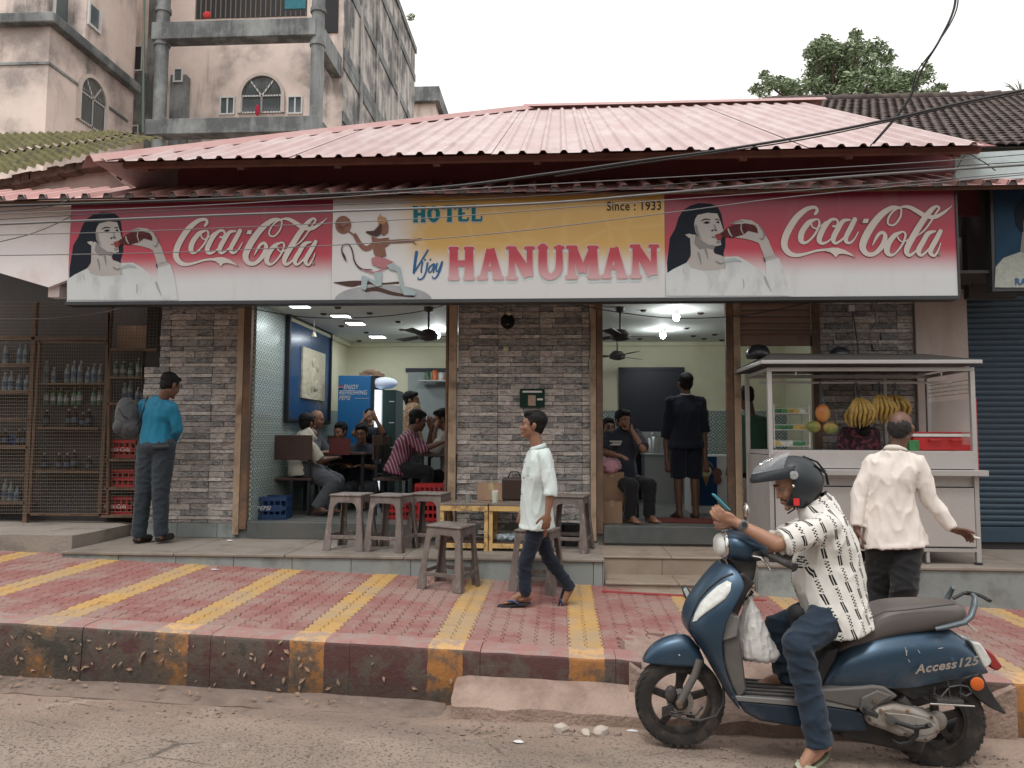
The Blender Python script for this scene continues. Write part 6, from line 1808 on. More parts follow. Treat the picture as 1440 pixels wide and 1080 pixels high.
for (px, py, nm) in ((615, 467, 'beside the ceiling fan of the left room'), (951, 440, 'at the front of the right room'), (932, 467, 'at the back of the right room')):
 p = atz(px, py - 4, CZ - 0.0)
 r_ = thing('ceiling_bulb', 'round white lit bulb ' + nm, 'light', p, 0, 'ceiling bulbs')
 b = MB(); b.lathe((0, 0, 0), [(0, -0.05), (0.03, -0.05), (0.035, 0.0), (0, 0)], 12); b.build('holder', m_winf, r_, local=True, smooth=50)
 b = MB(); b.ell((0, 0, -0.085), (0.042, 0, 0), (0, 0.042, 0), (0, 0, 0.05), 14, 10); b.build('bulb', m_bulb, r_, local=True, smooth=180)
 d = bpy.data.lights.new('bulb_light', 'POINT'); d.energy = 15 * LE; d.shadow_soft_size = 0.06; d.color = (0.93, 0.98, 1.0)
 o = bpy.data.objects.new('bulb_light', d); COL.objects.link(o); o.location = p + V(0, 0, -0.19)
m_fan = plain('dark_brown_fan', (0.03, 0.022, 0.02), 0.45, bump=0)
for (px, py, rz, nm) in ((603, 432, 0.3, 'in the left room'), (872, 432, 0.2, 'nearer the street in the right room'), (868, 468, 0.9, 'farther back in the right room')):
 p = atz(px, py, CZ)
 r_ = thing('ceiling_fan', 'dark three bladed ceiling fan ' + nm, 'fan', p, rz, 'ceiling fans')
 b = MB(); b.lathe((0, 0, 0), [(0, 0), (0.06, 0), (0.05, -0.05), (0.012, -0.06), (0.012, -0.26), (0.06, -0.27)], 14); b.build('rod', m_fan, r_, local=True, smooth=40)
 b = MB(); b.lathe((0, 0, 0), [(0, -0.26), (0.06, -0.27), (0.12, -0.33), (0.11, -0.38), (0.04, -0.40), (0, -0.40)], 18); b.build('motor', m_fan, r_, local=True, smooth=40)
 for k in range(3):
  a = k * 2 * math.pi / 3; c, s_ = math.cos(a), math.sin(a)
  b = MB(); pts = [(0.10, -0.025), (0.16, -0.05), (0.58, -0.07), (0.60, 0.06), (0.16, 0.05), (0.10, 0.025)]
  b.prism([V(c * x - s_ * y, s_ * x + c * y, -0.345 + y * 0.15) for x, y in pts], V(0, 0, 0.006)); b.build('blade', m_fan, r_, local=True)
for i, (px, py) in enumerate(((455, 441), (520, 440), (475, 432), (515, 467), (560, 452), (480, 458), (590, 470), (600, 478), (505, 479), (565, 463), (905, 436), (985, 440), (965, 461), (990, 476), (1005, 470), (975, 472), (900, 476), (1015, 478))):
 p = atz(px, py, CZ - 0.001); b = MB(); b.lathe(p, [(0, 0), (0.045, 0), (0.03, -0.02), (0, -0.02)], 10); b.build('ceiling_hook', m_fan, room)
m_navy = plain('navy_gloss_panel', (0.012, 0.055, 0.15), 0.25, var=0.2, vs=2, bump=0)
wx = RXL + 0.03
def onL(px, py):
 d = ray(px, py); return EYEV + d * (wx / d.x)
A, B, C_, D = onL(406, 439), onL(463, 468), onL(461, 596), onL(399, 594)
y0, y1 = (A.y + D.y) / 2, (B.y + C_.y) / 2; z1 = (A.z + B.z) / 2; z0 = (C_.z + D.z) / 2
pn = thing('wall_panel', 'large navy blue panel with a pale relief plaque on the left wall', 'panel', (wx, (y0 + y1) / 2, z0))
b = MB(); b.box(wx - 0.01, wx + 0.02, y0, y1, z0, z1); b.build('board', m_navy, pn, bevel=0.004)
for (a, c, e, g) in ((y0 - 0.02, y0 + 0.03, z0, z1), (y1 - 0.03, y1 + 0.02, z0, z1), (y0 + .031, y1 - .031, z0, z0 + 0.05), (y0 + .031, y1 - .031, z1 - 0.05, z1)):
 b = MB(); b.box(wx - 0.01, wx + 0.045, a, c, e, g); b.build('frame', m_dk, pn, bevel=0.006)
m_relief = MT('pale_relief', 0.6); _x, _y, _z = m_relief.xyz()
m_relief.color(m_relief.mix(m_relief.noise(14, 6), (0.40, 0.36, 0.25), (0.62, 0.58, 0.45))); m_relief.bump(m_relief.noise(16, 6), 1.0, 0.03); m_relief = m_relief.m
ya, yb = onL(420, 550).y, onL(452, 550).y; za, zb2 = onL(436, 562).z, onL(436, 492).z
b = MB(); b.box(wx + 0.021, wx + 0.05, ya, yb, za, zb2); b.build('plaque', m_relief, pn, bevel=0.004)
b = MB(); cy, cz = (ya + yb) / 2, (za + zb2) / 2
for (dy, dz, ry, rz2) in ((-0.05, 0.16, .07, .08), (-0.03, 0.0, .10, .12), (0.05, -0.14, .12, .09), (-0.1, -0.12, .06, .14), (0.12, 0.1, .05, .05)):
 b.ell(V(wx + 0.05, cy + dy, cz + dz), (0.025, 0, 0), (0, ry, 0), (0, 0, rz2), 12, 8)
b.build('relief_figure', m_relief, pn, smooth=180)
b = MB(); p = onL(420, 478); b.tube([V(wx + 0.3, p.y - 0.3, CZ - 0.02), V(wx + 0.3, p.y - 0.3, p.z + 0.06)], 0.004, 5); b.lathe(V(wx + 0.3, p.y - 0.3, p.z), [(0, 0.06), (0.015, 0.06), (0.04, 0.0), (0, 0)], 10)
o = b.build('hanging_bell', m_relief); tag(o, 'small pale bell hanging in front of the navy panel', 'bell')
fy = 10.6
fa, fb, fc = at(472, 700, fy), at(522, 528, fy), at(556, 528, fy)
fr = thing('drinks_fridge', 'tall blue drinks fridge with a lit glass door and slogan on its side', 'fridge', (fa.x + 0.4, fy + 0.3, FZ))
m_fridge = plain('bright_blue_fridge', (0.012, 0.13, 0.33), 0.4, var=0.1, vs=1, bump=0)
zt_ = fb.z
b = MB(); b.box(fa.x, fb.x, fy, fy + 0.62, FZ + 0.05, zt_); b.build('cabinet', m_fridge, fr, bevel=0.01)
b = MB(); b.box(fb.x + 0.002, fb.x + 0.05, fy - 0.005, fy + 0.62, FZ + 0.05, zt_ - 0.01); b.build('door_frame', m_black2, fr)
m_fglass = emit('lit_fridge_interior', (0.75, 0.9, 1.0), 0.3)
fz = at(530, 548, fy).z
X1 = fb.x + 0.052; X2 = fc.x
b = MB(); b.prism([V(X1, fy, FZ + 0.12), V(X1 + 0.10, fy + 0.02, FZ + 0.12), V(X1 + 0.10, fy + 0.02, fz), V(X1, fy, fz)], V(0, 0.5, 0)); b.build('lit_interior', m_fglass, fr)
b = MB(); b.prism([V(X1 + 0.11, fy + 0.03, FZ + 0.1), V(X2, fy + 0.06, FZ + 0.1), V(X2, fy + 0.06, fz), V(X1 + 0.11, fy + 0.03, fz)], V(0, 0.5, 0)); b.build('glass_door', plain('dark_green_glass', (0.03, 0.06, 0.06), 0.08, bump=0), fr)
for z in (FZ + 0.45, FZ + 0.8, FZ + 1.15, FZ + 1.45):
 b = MB(); b.box(X1 + 0.115, X2 - 0.02, fy + 0.045, fy + 0.052, z, z + 0.012); b.build('shelf', m_winf, fr)
b = MB(); b.tube([V(X1 + 0.05, fy - 0.012, FZ + 0.2), V(X1 + 0.05, fy - 0.012, fz - 0.03)], 0.014, 8); b.build('light_tube', emit('fridge_tube', (0.85, 0.95, 1), 2.5), fr)
b = MB(); b.ell(V(X1 + 0.12, fy + 0.1, (fz + zt_) / 2), (0.19, 0, 0), (0, 0.12, 0), (0, 0, 0.085), 16, 8); b.build('header', emit('blue_header', (0.02, 0.2, 0.55), 0.22), fr, smooth=180)
p = at(474, 545, fy - 0.006)
for i, w in enumerate(('   ENJOY', 'REFRESHING', 'PEPSI')):
 text_obj(w, 0.088, p + V(0.03, 0, -0.02 - 0.078 * i), fr, m_wprint, bold=0.0004, shear=0.2, xs=0.76, name='lettering')
b = MB(); b.box(p.x + 0.26, p.x + 0.46, fy - 0.008, fy - 0.004, p.z - 0.155, p.z - 0.150); b.build('slogan_rule', m_wprint, fr)
for k, (m, z0_, z1_) in enumerate(((plain('emblem_red', (0.4, 0.02, 0.02), .5, bump=0), 0, 1), (m_wprint, -0.25, 0.25), (m_navy, -1, -0.1))):
 b = MB(); r0 = 0.034; c = V(p.x + 0.055, fy - 0.008 - 0.001 * k, p.z + 0.0)
 a0, a1 = (0, math.pi) if k == 0 else ((math.pi, 2 * math.pi) if k == 2 else (0, 0))
 pts = [c + V(r0 * math.cos(a0 + (a1 - a0) * i / 10), 0, r0 * math.sin(a0 + (a1 - a0) * i / 10)) for i in range(11)] if k != 1 else [c + V(r0 * q, 0, 0.01 * w_) for q, w_ in ((-1, -.6), (0, -1), (1, .3), (1, 1), (0, .2), (-1, .6))]
 b.prism(pts, V(0, -0.0008, 0)); b.build('emblem', m, fr)
b = MB(); b.box(fb.x - 0.2, fb.x + 0.1, fy + 0.1, fy + 0.4, zt_ + 0.003, zt_ + 0.05); b.ell(V(fb.x - 0.05, fy + 0.2, zt_ + 0.06), (.13, 0, 0), (0, .12, 0), (0, 0, .05)); o = b.build('bag', m_card, smooth=60); tag(o, 'crumpled bag lying on top of the blue fridge', 'bag')
m_dkwood = plain('dark_bench_wood', (0.055, 0.028, 0.022), 0.45, var=0.3, vs=6, bump=0.1)
m_rexine = plain('maroon_laminate', (0.12, 0.022, 0.022), 0.4, var=0.2)
def bench(label, c, w, rz, back=True, h=0.45):
 r_ = thing('bench', label, 'bench', c, rz, 'dark dining benches')
 b = MB(); b.box(-w / 2, w / 2, -0.18, 0.18, h - 0.03, h); b.build('seat', m_dkwood, r_, local=True, bevel=0.006)
 if back:
  b = MB(); b.box(-w / 2, w / 2, 0.17, 0.20, h + 0.22, h + 0.52); b.build('backrest', m_dkwood, r_, local=True, bevel=0.006)
 for sx in (-1, 1):
  for sy in (-1, 1):
   b = MB(); b.box(sx * (w / 2 - 0.04) - 0.015, sx * (w / 2 - 0.04) + 0.015, sy * 0.15 - 0.015, sy * 0.15 + 0.015, 0, h + (0.4 if sy > 0 and back else -0.031)); b.build('leg', m_black2, r_, local=True)
 return r_
def table(label, c, w, d, rz, h=0.75, m=None, top=None):
 r_ = thing('dining_table', label, 'table', c, rz, 'dark dining tables')
 b = MB(); b.box(-w / 2, w / 2, -d / 2, d / 2, h - 0.03, h); b.build('tabletop', top or m_dkwood, r_, local=True, bevel=0.005)
 for sx in (-1, 1):
  for sy in (-1, 1):
   b = MB(); b.box(sx * (w / 2 - 0.05) - 0.018, sx * (w / 2 - 0.05) + 0.018, sy * (d / 2 - 0.05) - 0.018, sy * (d / 2 - 0.05) + 0.018, 0, h - 0.031); b.build('leg', m_black2, r_, local=True)
 return r_
g = lambda px, Y: V(at(px, 600, Y).x, Y, FZ)
bench('dark wooden bench with a backrest under the man in the cream shirt', g(412, 9.25), 0.62, R(180), h=0.45)
bench('dark wooden bench behind the boy with glasses', g(500, 10.45), 0.9, 0, h=0.45)
table('dark table in the middle of the left room, behind the man in the cream shirt', g(478, 9.95), 0.85, 0.55, 0)
bench('maroon backed bench under the man in the striped shirt', g(552, 9.4), 0.45, R(90))
table('dark table at the right of the left doorway, before the man in the striped shirt', g(622, 9.4), 0.5, 0.6, 0)
b = MB(); c = g(478, 9.65); b.box(c.x - 0.13, c.x + 0.14, 9.63, 9.66, FZ + 0.72, FZ + 0.93); o = b.build('chair_back', m_rexine); o.name = 'chair'; tag(o, 'maroon chair back between the cream shirt man and the boy with glasses', 'chair')
crate(V(at(382, 728, 8.75).x, 8.75, FZ), m_bluep, 'blue drinks crate standing just inside the left doorway', w=0.20, d=0.14, h=0.26, rz=R(6), words='PEPSI', wordm=m_wprint)
crate(V(at(604, 720, 8.62).x, 8.70, FZ), m_redp, 'lower red drinks crate behind the stools at the centre post', w=0.17, d=0.13, h=0.22, rz=R(-4))
crate(V(at(604, 720, 8.62).x, 8.70, FZ + 0.222), m_redp, 'upper red drinks crate behind the stools at the centre post', w=0.17, d=0.13, h=0.20, rz=R(3))
crate(V(at(563, 720, 8.9).x, 8.95, FZ), m_redp, 'single red drinks crate farther in behind the second stool', w=0.15, d=0.13, h=0.2, rz=R(10))
m_steel = plain('brushed_steel', (0.42, 0.43, 0.43), 0.35, 0.8, var=0.12, vs=4, bump=0.03)
a, b_ = at(907, 690, 11.4), at(948, 641, 11.4)
ct = thing('steel_counter', 'small stainless steel counter behind the man in black', 'counter', (a.x + 0.2, 11.6, FZ))
b = MB(); b.box(a.x, b_.x + 0.25, 11.4, 11.85, FZ, b_.z); b.build('cabinet', m_steel, ct, bevel=0.005)
b = MB(); b.box(a.x - 0.02, b_.x + 0.27, 11.37, 11.87, b_.z + 0.001, b_.z + 0.03); b.build('worktop', m_steel, ct, bevel=0.004)
q = at(918, 615, 11.6)
b = MB(); b.lathe(V(q.x, 11.6, b_.z + 0.031), [(0, 0), (0.10, 0), (0.10, 0.22), (0.085, 0.25), (0.03, 0.28), (0.02, 0.32), (0, 0.32)], 18); o = b.build('water_boiler', m_steel, smooth=40); tag(o, 'steel tea urn standing on the small counter', 'urn')
b = MB(); b.box(a.x - 0.02, a.x + 0.42, 11.75, 11.86, b_.z + 0.031, at(907, 607, 11.8).z); o = b.build('steel_rack', m_steel); tag(o, 'dull steel rack at the back of the small counter', 'rack')
carton(843, 877, 664, 712, 8.75, 0.3, 'upper brown carton inside the right doorway', rz=0.03)
carton(847, 875, 705, 736, 8.62, 0.26, 'lower brown carton at the left post of the right doorway')
carton(872, 893, 680, 720, 9.0, 0.3, 'brown carton behind the others at the right doorway')
m_pinkbag = plain('pink_plastic_bag', (0.55, 0.30, 0.36), 0.4, var=0.3, vs=18, bump=0.6, bs=18, bd=0.02)
b = MB(); c = at(858, 655, 8.8); b.ell(c, (0.13, 0, 0), (0, 0.12, 0), (0, 0, 0.09)); b.ell(c + V(-0.09, 0, 0.04), (0.07, 0, 0), (0, .07, 0), (0, 0, .06))
rb = thing('plastic_bag', 'pink and white plastic bag on the cartons in the right doorway', 'bag', c)
remesh(b, 'bag', 0.012, 1, m_pinkbag, rb, amp=0.02, fold=(14, 14, 14))
bench('dark chair seat under the man on the phone', g(870, 9.5), 0.5, 0, h=0.5)
m_mat = plain('red_door_mat', (0.16, 0.035, 0.03), 0.95, bump=0.6)
b = MB(); c = atz(965, 733, FZ + 0.004); b.obox(V(c.x, c.y + 0.05, FZ + 0.009), (0.42, -0.03, 0), (0.02, 0.24, 0), (0, 0, 0.006)); o = b.build('door_mat', m_mat, bevel=0.004); tag(o, 'dark red door mat under the man in black', 'mat')
a, b_ = at(985, 694, 9.9), at(1022, 640, 9.9)
fz_ = thing('ice_cream_cooler', 'blue fronted cooler with an ice cream picture beside the right door post', 'cooler', (a.x + 0.3, 10, FZ))
b = MB(); b.box(a.x - 0.12, a.x + 0.9, 9.9, 10.4, FZ, b_.z); b.build('cabinet', m_winf, fz_, bevel=0.01)
b = MB(); b.box(a.x - 0.115, a.x + 0.21, 9.894, 9.899, FZ + 0.10, b_.z - 0.02); b.build('picture', m_navy, fz_)
b = MB(); c = at(993, 668, 9.89); b.prism([V(c.x - 0.055, 9.893, c.z + 0.02), V(c.x + 0.055, 9.893, c.z + 0.02), V(c.x, 9.893, c.z - 0.15)], V(0, -0.002, 0)); b.build('picture_cone', plain('print_wafer', (0.36, 0.19, 0.07), 0.5, bump=0), fz_)
b = MB(); b.lathe(V(c.x, 9.89, c.z + 0.05), [(0.07, -0.002), (0.07, 0.0), (0, 0.001)], 14, V(0, -1, 0)); b.build('picture_scoop', plain('print_vanilla', (0.58, 0.50, 0.33), 0.5, bump=0), fz_)
b = MB(); b.lathe(V(c.x + 0.14, 9.89, c.z + 0.03), [(0.06, -0.002), (0.06, 0.0), (0, 0.001)], 14, V(0, -1, 0)); b.lathe(V(c.x + 0.14, 9.89, c.z - 0.06), [(0.055, -0.002), (0.055, 0.0), (0, 0.001)], 14, V(0, -1, 0)); b.build('picture_chocolate', m_br, fz_)
p = at(612, 535, 12.0)
ks = thing('kitchen_shelf', 'steel shelf with an orange jar in the kitchen opening', 'shelf', (p.x, 12.0, p.z))
b = MB(); b.box(p.x - 0.25, p.x + 0.5, 11.9, 12.1, p.z - 0.02, p.z); b.build('board', m_steel, ks)
m_orange = plain('orange_jar_plastic', (0.55, 0.12, 0.02), 0.3, bump=0)
for i, (dx, m, hh) in enumerate(((0.0, m_orange, .14), (0.1, m_winf, .10), (-0.12, m_green, .12), (0.2, m_orange, .10))):
 b = MB(); b.lathe(V(p.x + dx, 11.98, p.z + 0.001), [(0, 0), (0.045, 0), (0.045, hh), (0.03, hh + .02), (0, hh + .02)], 14); o = b.build('jar', m, smooth=40); tag(o, ('orange jar on the kitchen shelf', 'small white jar next to the orange jar', 'green jar left of the orange jar', 'smaller orange jar at the shelf end')[i], 'jar')
b = MB(); c = at(714, 452, WY - 0.05)
nm_ = thing('hanging_charm', 'dark demon face charm hanging on the centre stone wall', 'charm', c)
b.ell(c, (0.078, 0, 0), (0, 0.03, 0), (0, 0, 0.085), 14, 10); b.cap(c + V(-0.05, 0, -.03), 0.015, c + V(-0.02, 0, -0.075), 0.01); b.cap(c + V(0.05, 0, -.03), 0.015, c + V(0.02, 0, -0.075), 0.01); b.cap(c + V(0, 0, -.06), 0.015, c + V(0, 0, -0.10), 0.006)
b.build('mask', m_hairb, nm_, smooth=60)
b = MB()
for q in (-1, 1): b.ell(c + V(q * 0.02, -0.02, 0.015), (0.011, 0, 0), (0, 0.004, 0), (0, 0, 0.009), 8, 6)
b.cap(c + V(-0.015, -0.022, -0.035), 0.005, c + V(0.015, -0.022, -0.035), 0.005, 6, 2); b.build('painted_eyes', m_wprint, nm_)
b = MB(); b.tube([c + V(0, 0, 0.06), c + V(0, 0, 0.20)], 0.003, 5); b.ell(c + V(0.012, -.01, 0.09), (0.03, 0, 0), (0, 0.015, 0), (0, 0, 0.03), 10, 6); b.build('string_and_tuft', m_relief, nm_)
b = MB(); c = at(711, 491, WY - 0.03); b.ell(c, (0.035, 0, 0), (0, 0.012, 0), (0, 0, 0.035), 12, 6); o = b.build('shell', m_relief, smooth=180); tag(o, 'small round pale shell under the charm on the stone wall', 'shell')
a, b_ = at(731, 573, WY - 0.05), at(766, 547, WY - 0.05)
ps = thing('small_poster', 'small dark green poster on the centre stone wall above the walking man', 'poster', a)
b = MB(); b.box(a.x, b_.x, WY - 0.05, WY - 0.035, a.z, b_.z); b.build('sheet', plain('print_green', (0.012, 0.035, 0.025), 0.5), ps)
b = MB(); b.box(a.x + 0.09, b_.x - 0.10, WY - 0.053, WY - 0.051, a.z + 0.02, b_.z - 0.07); b.build('picture', plain('print_food', (0.35, 0.25, 0.2), 0.5, var=0.5, vs=30), ps)
b = MB(); b.box(a.x + 0.03, b_.x - 0.03, WY - 0.053, WY - 0.051, b_.z - 0.04, b_.z - 0.02); b.box(a.x + 0.19, b_.x - 0.02, WY - 0.053, WY - 0.051, a.z + 0.08, a.z + 0.10); b.build('print_lines', m_wprint, ps)
# plastic stools
m_stool = MT('worn_grey_plastic', 0.55)
_n = m_stool.noise(7, 7, (1, 1, 0.6), rough=0.65)
_c = m_stool.mix(_n.smooth(0.3, 0.7), (0.115, 0.088, 0.080), (0.20, 0.165, 0.15))
_c = m_stool.mix(m_stool.noise(30, 6, (1, 1, 0.3)).smooth(0.58, 0.7) * 0.6, _c, (0.36, 0.31, 0.28))
_c = m_stool.mix(m_stool.rnd() * 0.25, _c, (0.08, 0.065, 0.06))
m_stool.color(_c); m_stool.bump(m_stool.noise(60, 5), 0.15, 0.004); m_stool = m_stool.m
def stool_proto(p, rz, label, s=1.0):
 H, a, b = 0.555, 0.160, 0.215
 r_ = thing('plastic_stool', label, 'stool', p, rz, 'grey plastic stools')
 m = MB(); m.box(-a - .012, a + .012, -a - .012, a + .012, H - 0.022, H); m.build('seat', m_stool, r_, local=True, bevel=0.012, bseg=3)
 m = MB()
 for k in range(4):
  c_, q = round(math.cos(k * math.pi / 2)), round(math.sin(k * math.pi / 2))
  def T(u, v, z): return V(c_ * u - q * v, q * u + c_ * v, z)
  top = H - 0.0235; pr = [(-1, 0.16), (-.84, .155), (-.72, .115), (-.6, .075), (-.45, .058), (.45, .058), (.6, .075), (.72, .115), (.84, .155), (1, .16)]
  for o_ in (0.0, 0.008):
   pass
  rs = [[T(u * (a + (b - a) * 0) , -(a - o_), top) for u, d_ in pr] for o_ in (0.0, 0.010)] 
  lo = [[T(u * (a + (b - a) * d_ / H), -(a + (b - a) * d_ / H - o_), top - d_) for u, d_ in pr] for o_ in (0.0, 0.010)]
  m.rings([rs[0], lo[0], lo[1], rs[1]], closed=False, caps=False)
 m.build('seat_apron', m_stool, r_, local=True, fix=True)
 for sx in (-1, 1):
  for sy in (-1, 1):
   m = MB(); rs = []
   for t, w in ((0, 0.050), (0.12, 0.052), (0.5, 0.056), (0.78, 0.072), (0.84, 0.086), (1.0, 0.080)):
    c = a + (b - a) * t; z = (H - 0.03) * (1 - t)
    x0, y0 = sx * c, sy * c; th = 0.013
    rs.append([V(x0, y0, z), V(x0 - sx * w, y0, z), V(x0 - sx * w, y0 - sy * th, z), V(x0 - sx * th, y0 - sy * th, z), V(x0 - sx * th, y0 - sy * w, z), V(x0, y0 - sy * w, z)])
   m.rings(rs); m.build('leg', m_stool, r_, local=True, bevel=0.004)
 zr = 0.135; c = a + (b - a) * (1 - zr / H) - 0.004
 for q in ((1, 0), (-1, 0), (0, 1), (0, -1)):
  m = MB()
  if q[0]: m.box(q[0] * c - 0.006, q[0] * c + 0.004, -c + 0.045, c - 0.045, zr - 0.018, zr + 0.018)
  else: m.box(-c + 0.045, c - 0.045, q[1] * c - 0.006, q[1] * c + 0.004, zr - 0.018, zr + 0.018)
  m.build('stretcher', m_stool, r_, local=True, bevel=0.004)
 return r_
st0 = stool_proto(V(-0.985, 6.84, pav_z(-0.985, 6.84) + 0.004), R(-17), 'grey plastic stool standing alone on the red pavement before the platform')
st0.rotation_euler = (0, R(2), R(-17))
def stool(x, y, z, rz, label):
 c = copy_tree(st0); c.location = (x, y, z); c.rotation_euler = (0, 0, R(rz)); c['label'] = label; return c
gx = lambda px, Y: at(px, 700, Y).x
stool(gx(495, 7.72), 7.72, 0.60, -8, 'leftmost grey plastic stool on the platform, in front of the left doorway')
stool(gx(552, 7.66), 7.66, 0.60, -14, 'second grey plastic stool from the left on the platform')
stool(gx(606, 7.95), 7.95, 0.60, -10, 'grey plastic stool pushed back beside the yellow table, red crates behind it')
stool(gx(802, 7.80), 7.80, 0.60, -12, 'grey plastic stool on the platform right of the walking man')
stool(gx(756, 6.95), 6.95, pav_z(0.22, 6.95) + 0.004, -14, 'grey plastic stool on the pavement behind the legs of the walking man')
# low yellow tables
m_ytab = plain('chipped_yellow_paint', (0.55, 0.36, 0.14), 0.6, var=0.12, bump=0.2, dirt=(0.20, 0.12, 0.06), da=0.85, ds=9, edge=(0.52, 0.62))
m_ttop = plain('worn_table_laminate', (0.17, 0.14, 0.12), 0.25, var=0.35, vs=5, bump=0.04, dirt=(0.32, 0.27, 0.22), da=0.5, ds=4)
def ytable(cx, label):
 r_ = thing('low_table', label, 'table', (cx, 7.86, 0.60), R(-2), 'low yellow tables')
 w, d, h = 0.243, 0.23, 0.47
 m = MB(); m.box(-w, w, -d, d, h - 0.022, h); m.build('tabletop', m_ttop, r_, local=True, bevel=0.003)
 for q in (-1, 1):
  m = MB(); m.box(-w + .003, w - .003, q * (d - 0.012) - 0.011, q * (d - 0.012) + 0.011, h - 0.075, h - 0.024); m.build('apron', m_ytab, r_, local=True, bevel=0.002)
  m = MB(); m.box(q * (w - 0.012) - 0.011, q * (w - 0.012) + 0.011, -d + 0.025, d - 0.025, h - 0.073, h - 0.025); m.build('apron', m_ytab, r_, local=True, bevel=0.002)
  m = MB(); m.box(-w + 0.04, w - 0.04, q * (d - 0.014) - 0.012, q * (d - 0.014) + 0.012, 0.03, 0.075); m.build('lower_rail', m_ytab, r_, local=True, bevel=0.002)
  for s_ in (-1, 1):
   m = MB(); m.box(q * (w - 0.02) - 0.019, q * (w - 0.02) + 0.019, s_ * (d - 0.03) - 0.018, s_ * (d - 0.03) + 0.018, 0, h - 0.076); m.build('leg', m_ytab, r_, local=True, bevel=0.003)
 m = MB(); m.box(-w + 0.02, w - 0.02, -d + 0.03, d - 0.03, 0.077, 0.083); m.build('lower_shelf', m_dkwood, r_, local=True)
 return r_
tx1 = at(653, 740, 7.63).x; ytable(tx1, 'left one of the two low yellow tables by the centre wall'); ytable(tx1 + 0.492, 'right one of the two low yellow tables, partly behind the walking man')
TZ = 1.07
m_glass = glass('drinking_glass', (0.75, 0.78, 0.76), 0.03, 0.35)
m_juice = plain('yellow_lime_juice', (0.45, 0.45, 0.22), 0.2, bump=0)
def tumbler(px, Y, h, r, label, fill, straw=False, m=None):
 c = V(at(px, 705, Y).x, Y, TZ + 0.001); r_ = thing('drinking_glass', label, 'glass', c)
 b = MB(); b.lathe((0, 0, 0), [(0, 0), (r * .8, 0), (r, h), (r * 0.94, h), (r * .75, 0.006), (0, 0.006)], 18); b.build('glass_wall', m or m_glass, r_, local=True, smooth=40)
 if fill: b = MB(); b.lathe((0, 0, 0), [(0, 0.007), (r * .74, 0.007), (r * .90, h * 0.8), (0, h * 0.8)], 16); b.build('juice', m_juice, r_, local=True, smooth=40)
 if straw: b = MB(); b.tube([V(0, 0, 0.02), V(-0.04, 0.0, h + 0.13)], 0.0035, 6); b.build('straw', m_juice, r_, local=True)
tumbler(696, 7.74, 0.125, 0.036, 'tall glass of pale lime juice with a straw on the right yellow table', True, True)
tumbler(658, 7.78, 0.075, 0.03, 'short steel tumbler on the left yellow table', False, m=m_steel)
a_ = at(690, 706, 8.05)
cb = carton(671, 708, 686, 709, 8.02, 0.25, 'brown cardboard box on the tables against the stone wall')
cb.location.z = TZ + 0.001
b = MB(); c = V(at(722, 700, 8.05).x, 8.08, TZ); rb = thing('shoulder_bag', 'dark brown bag on the right yellow table behind the walking man', 'bag', c)
b.box(c.x - 0.12, c.x + 0.14, 8.0, 8.14, TZ + 0.002, TZ + 0.24); b.build('bag_body', plain('dark_brown_leather', (0.035, 0.02, 0.016), 0.4), rb, bevel=0.025, bseg=3)
b = MB(); b.tube([c + V(-.06, -.03, .23), c + V(-.03, -.04, .30), c + V(.05, -.04, .30), c + V(.08, -.03, .23)], 0.008, 6); b.build('handle', m_black2, rb, smooth=60)
b = MB(); c = V(at(716, 760, 7.75).x, 7.8, 0.72); b.cap(c + V(-.10, 0, 0), 0.035, c + V(.1, 0.02, 0), 0.04); rb = thing('plastic_wrap', 'crumpled clear plastic under the right yellow table', 'plastic wrap', c)
remesh(b, 'film', 0.01, 0, plain('clear_blue_film', (0.35, 0.42, 0.46), 0.15, var=0.4, vs=30, bump=0.5, bs=30, bd=0.02), rb, amp=0.02, fold=(30, 30, 30))
b = MB(); c = V(at(800, 760, 8.15).x, 8.15, 0.601); b.lathe(c, [(0, 0), (0.10, 0), (0.12, 0.22), (0.125, 0.225), (0.11, 0.22), (0.09, 0.01), (0, 0.01)], 18); o = b.build('bucket', m_black2, smooth=40); tag(o, 'small black bucket at the foot of the centre post', 'bucket')
# fruit cart of stainless steel
m_ss = plain('dull_stainless_steel', (0.47, 0.46, 0.45), 0.42, 0.55, var=0.10, vs=3, bump=0.04, dirt=(0.38, 0.33, 0.31), da=0.4, ds=2)
m_panel = plain('pale_steel_sheet', (0.40, 0.375, 0.365), 0.48, 0.15, var=0.08, vs=1.5, bump=0.03, dirt=(0.33, 0.29, 0.27), da=0.4, ds=2)
m_roofdk = plain('dark_cart_roof', (0.07, 0.065, 0.062), 0.5, 0.3, var=0.2)
CY0, CY1 = 7.33, 8.18
fc_ = thing('fruit_cart', 'stainless steel fruit cart with a flat hipped roof and pale panels', 'cart', (3.0, CY0, PRZ))
CXl, CXr = at(1084, 660, CY0).x, at(1371, 660, CY0).x
Zf = lambda y: at(1230, y, CY0).z
def cbar(p, q, w, name='post', m=m_ss, d=None, bev=0.004):
 b = MB(); b.bar(p, q, w, d or w, V(0, 1, 0)); return b.build(name, m, fc_, bevel=bev)
ztop = Zf(522)
for x in (CXl, CXr):
 for y in (CY0, CY1): cbar(V(x, y, PRZ + 0.02), V(x, y, ztop), 0.042)
 for y in (CY0, CY1): b = MB(); b.lathe(V(x, y, PRZ), [(0, 0), (0.034, 0), (0.034, 0.02), (0, 0.02)], 12); b.build('foot', m_black2, fc_)
xm = at(1300, 600, CY0).x
for y in (CY1,): cbar(V(xm, y, PRZ + 0.3), V(xm, y, ztop), 0.035)
for y in (CY0, CY1): cbar(V(CXl - 0.02, y, ztop + 0.018), V(CXr + 0.02, y, ztop + 0.018), 0.036, 'top_rail')
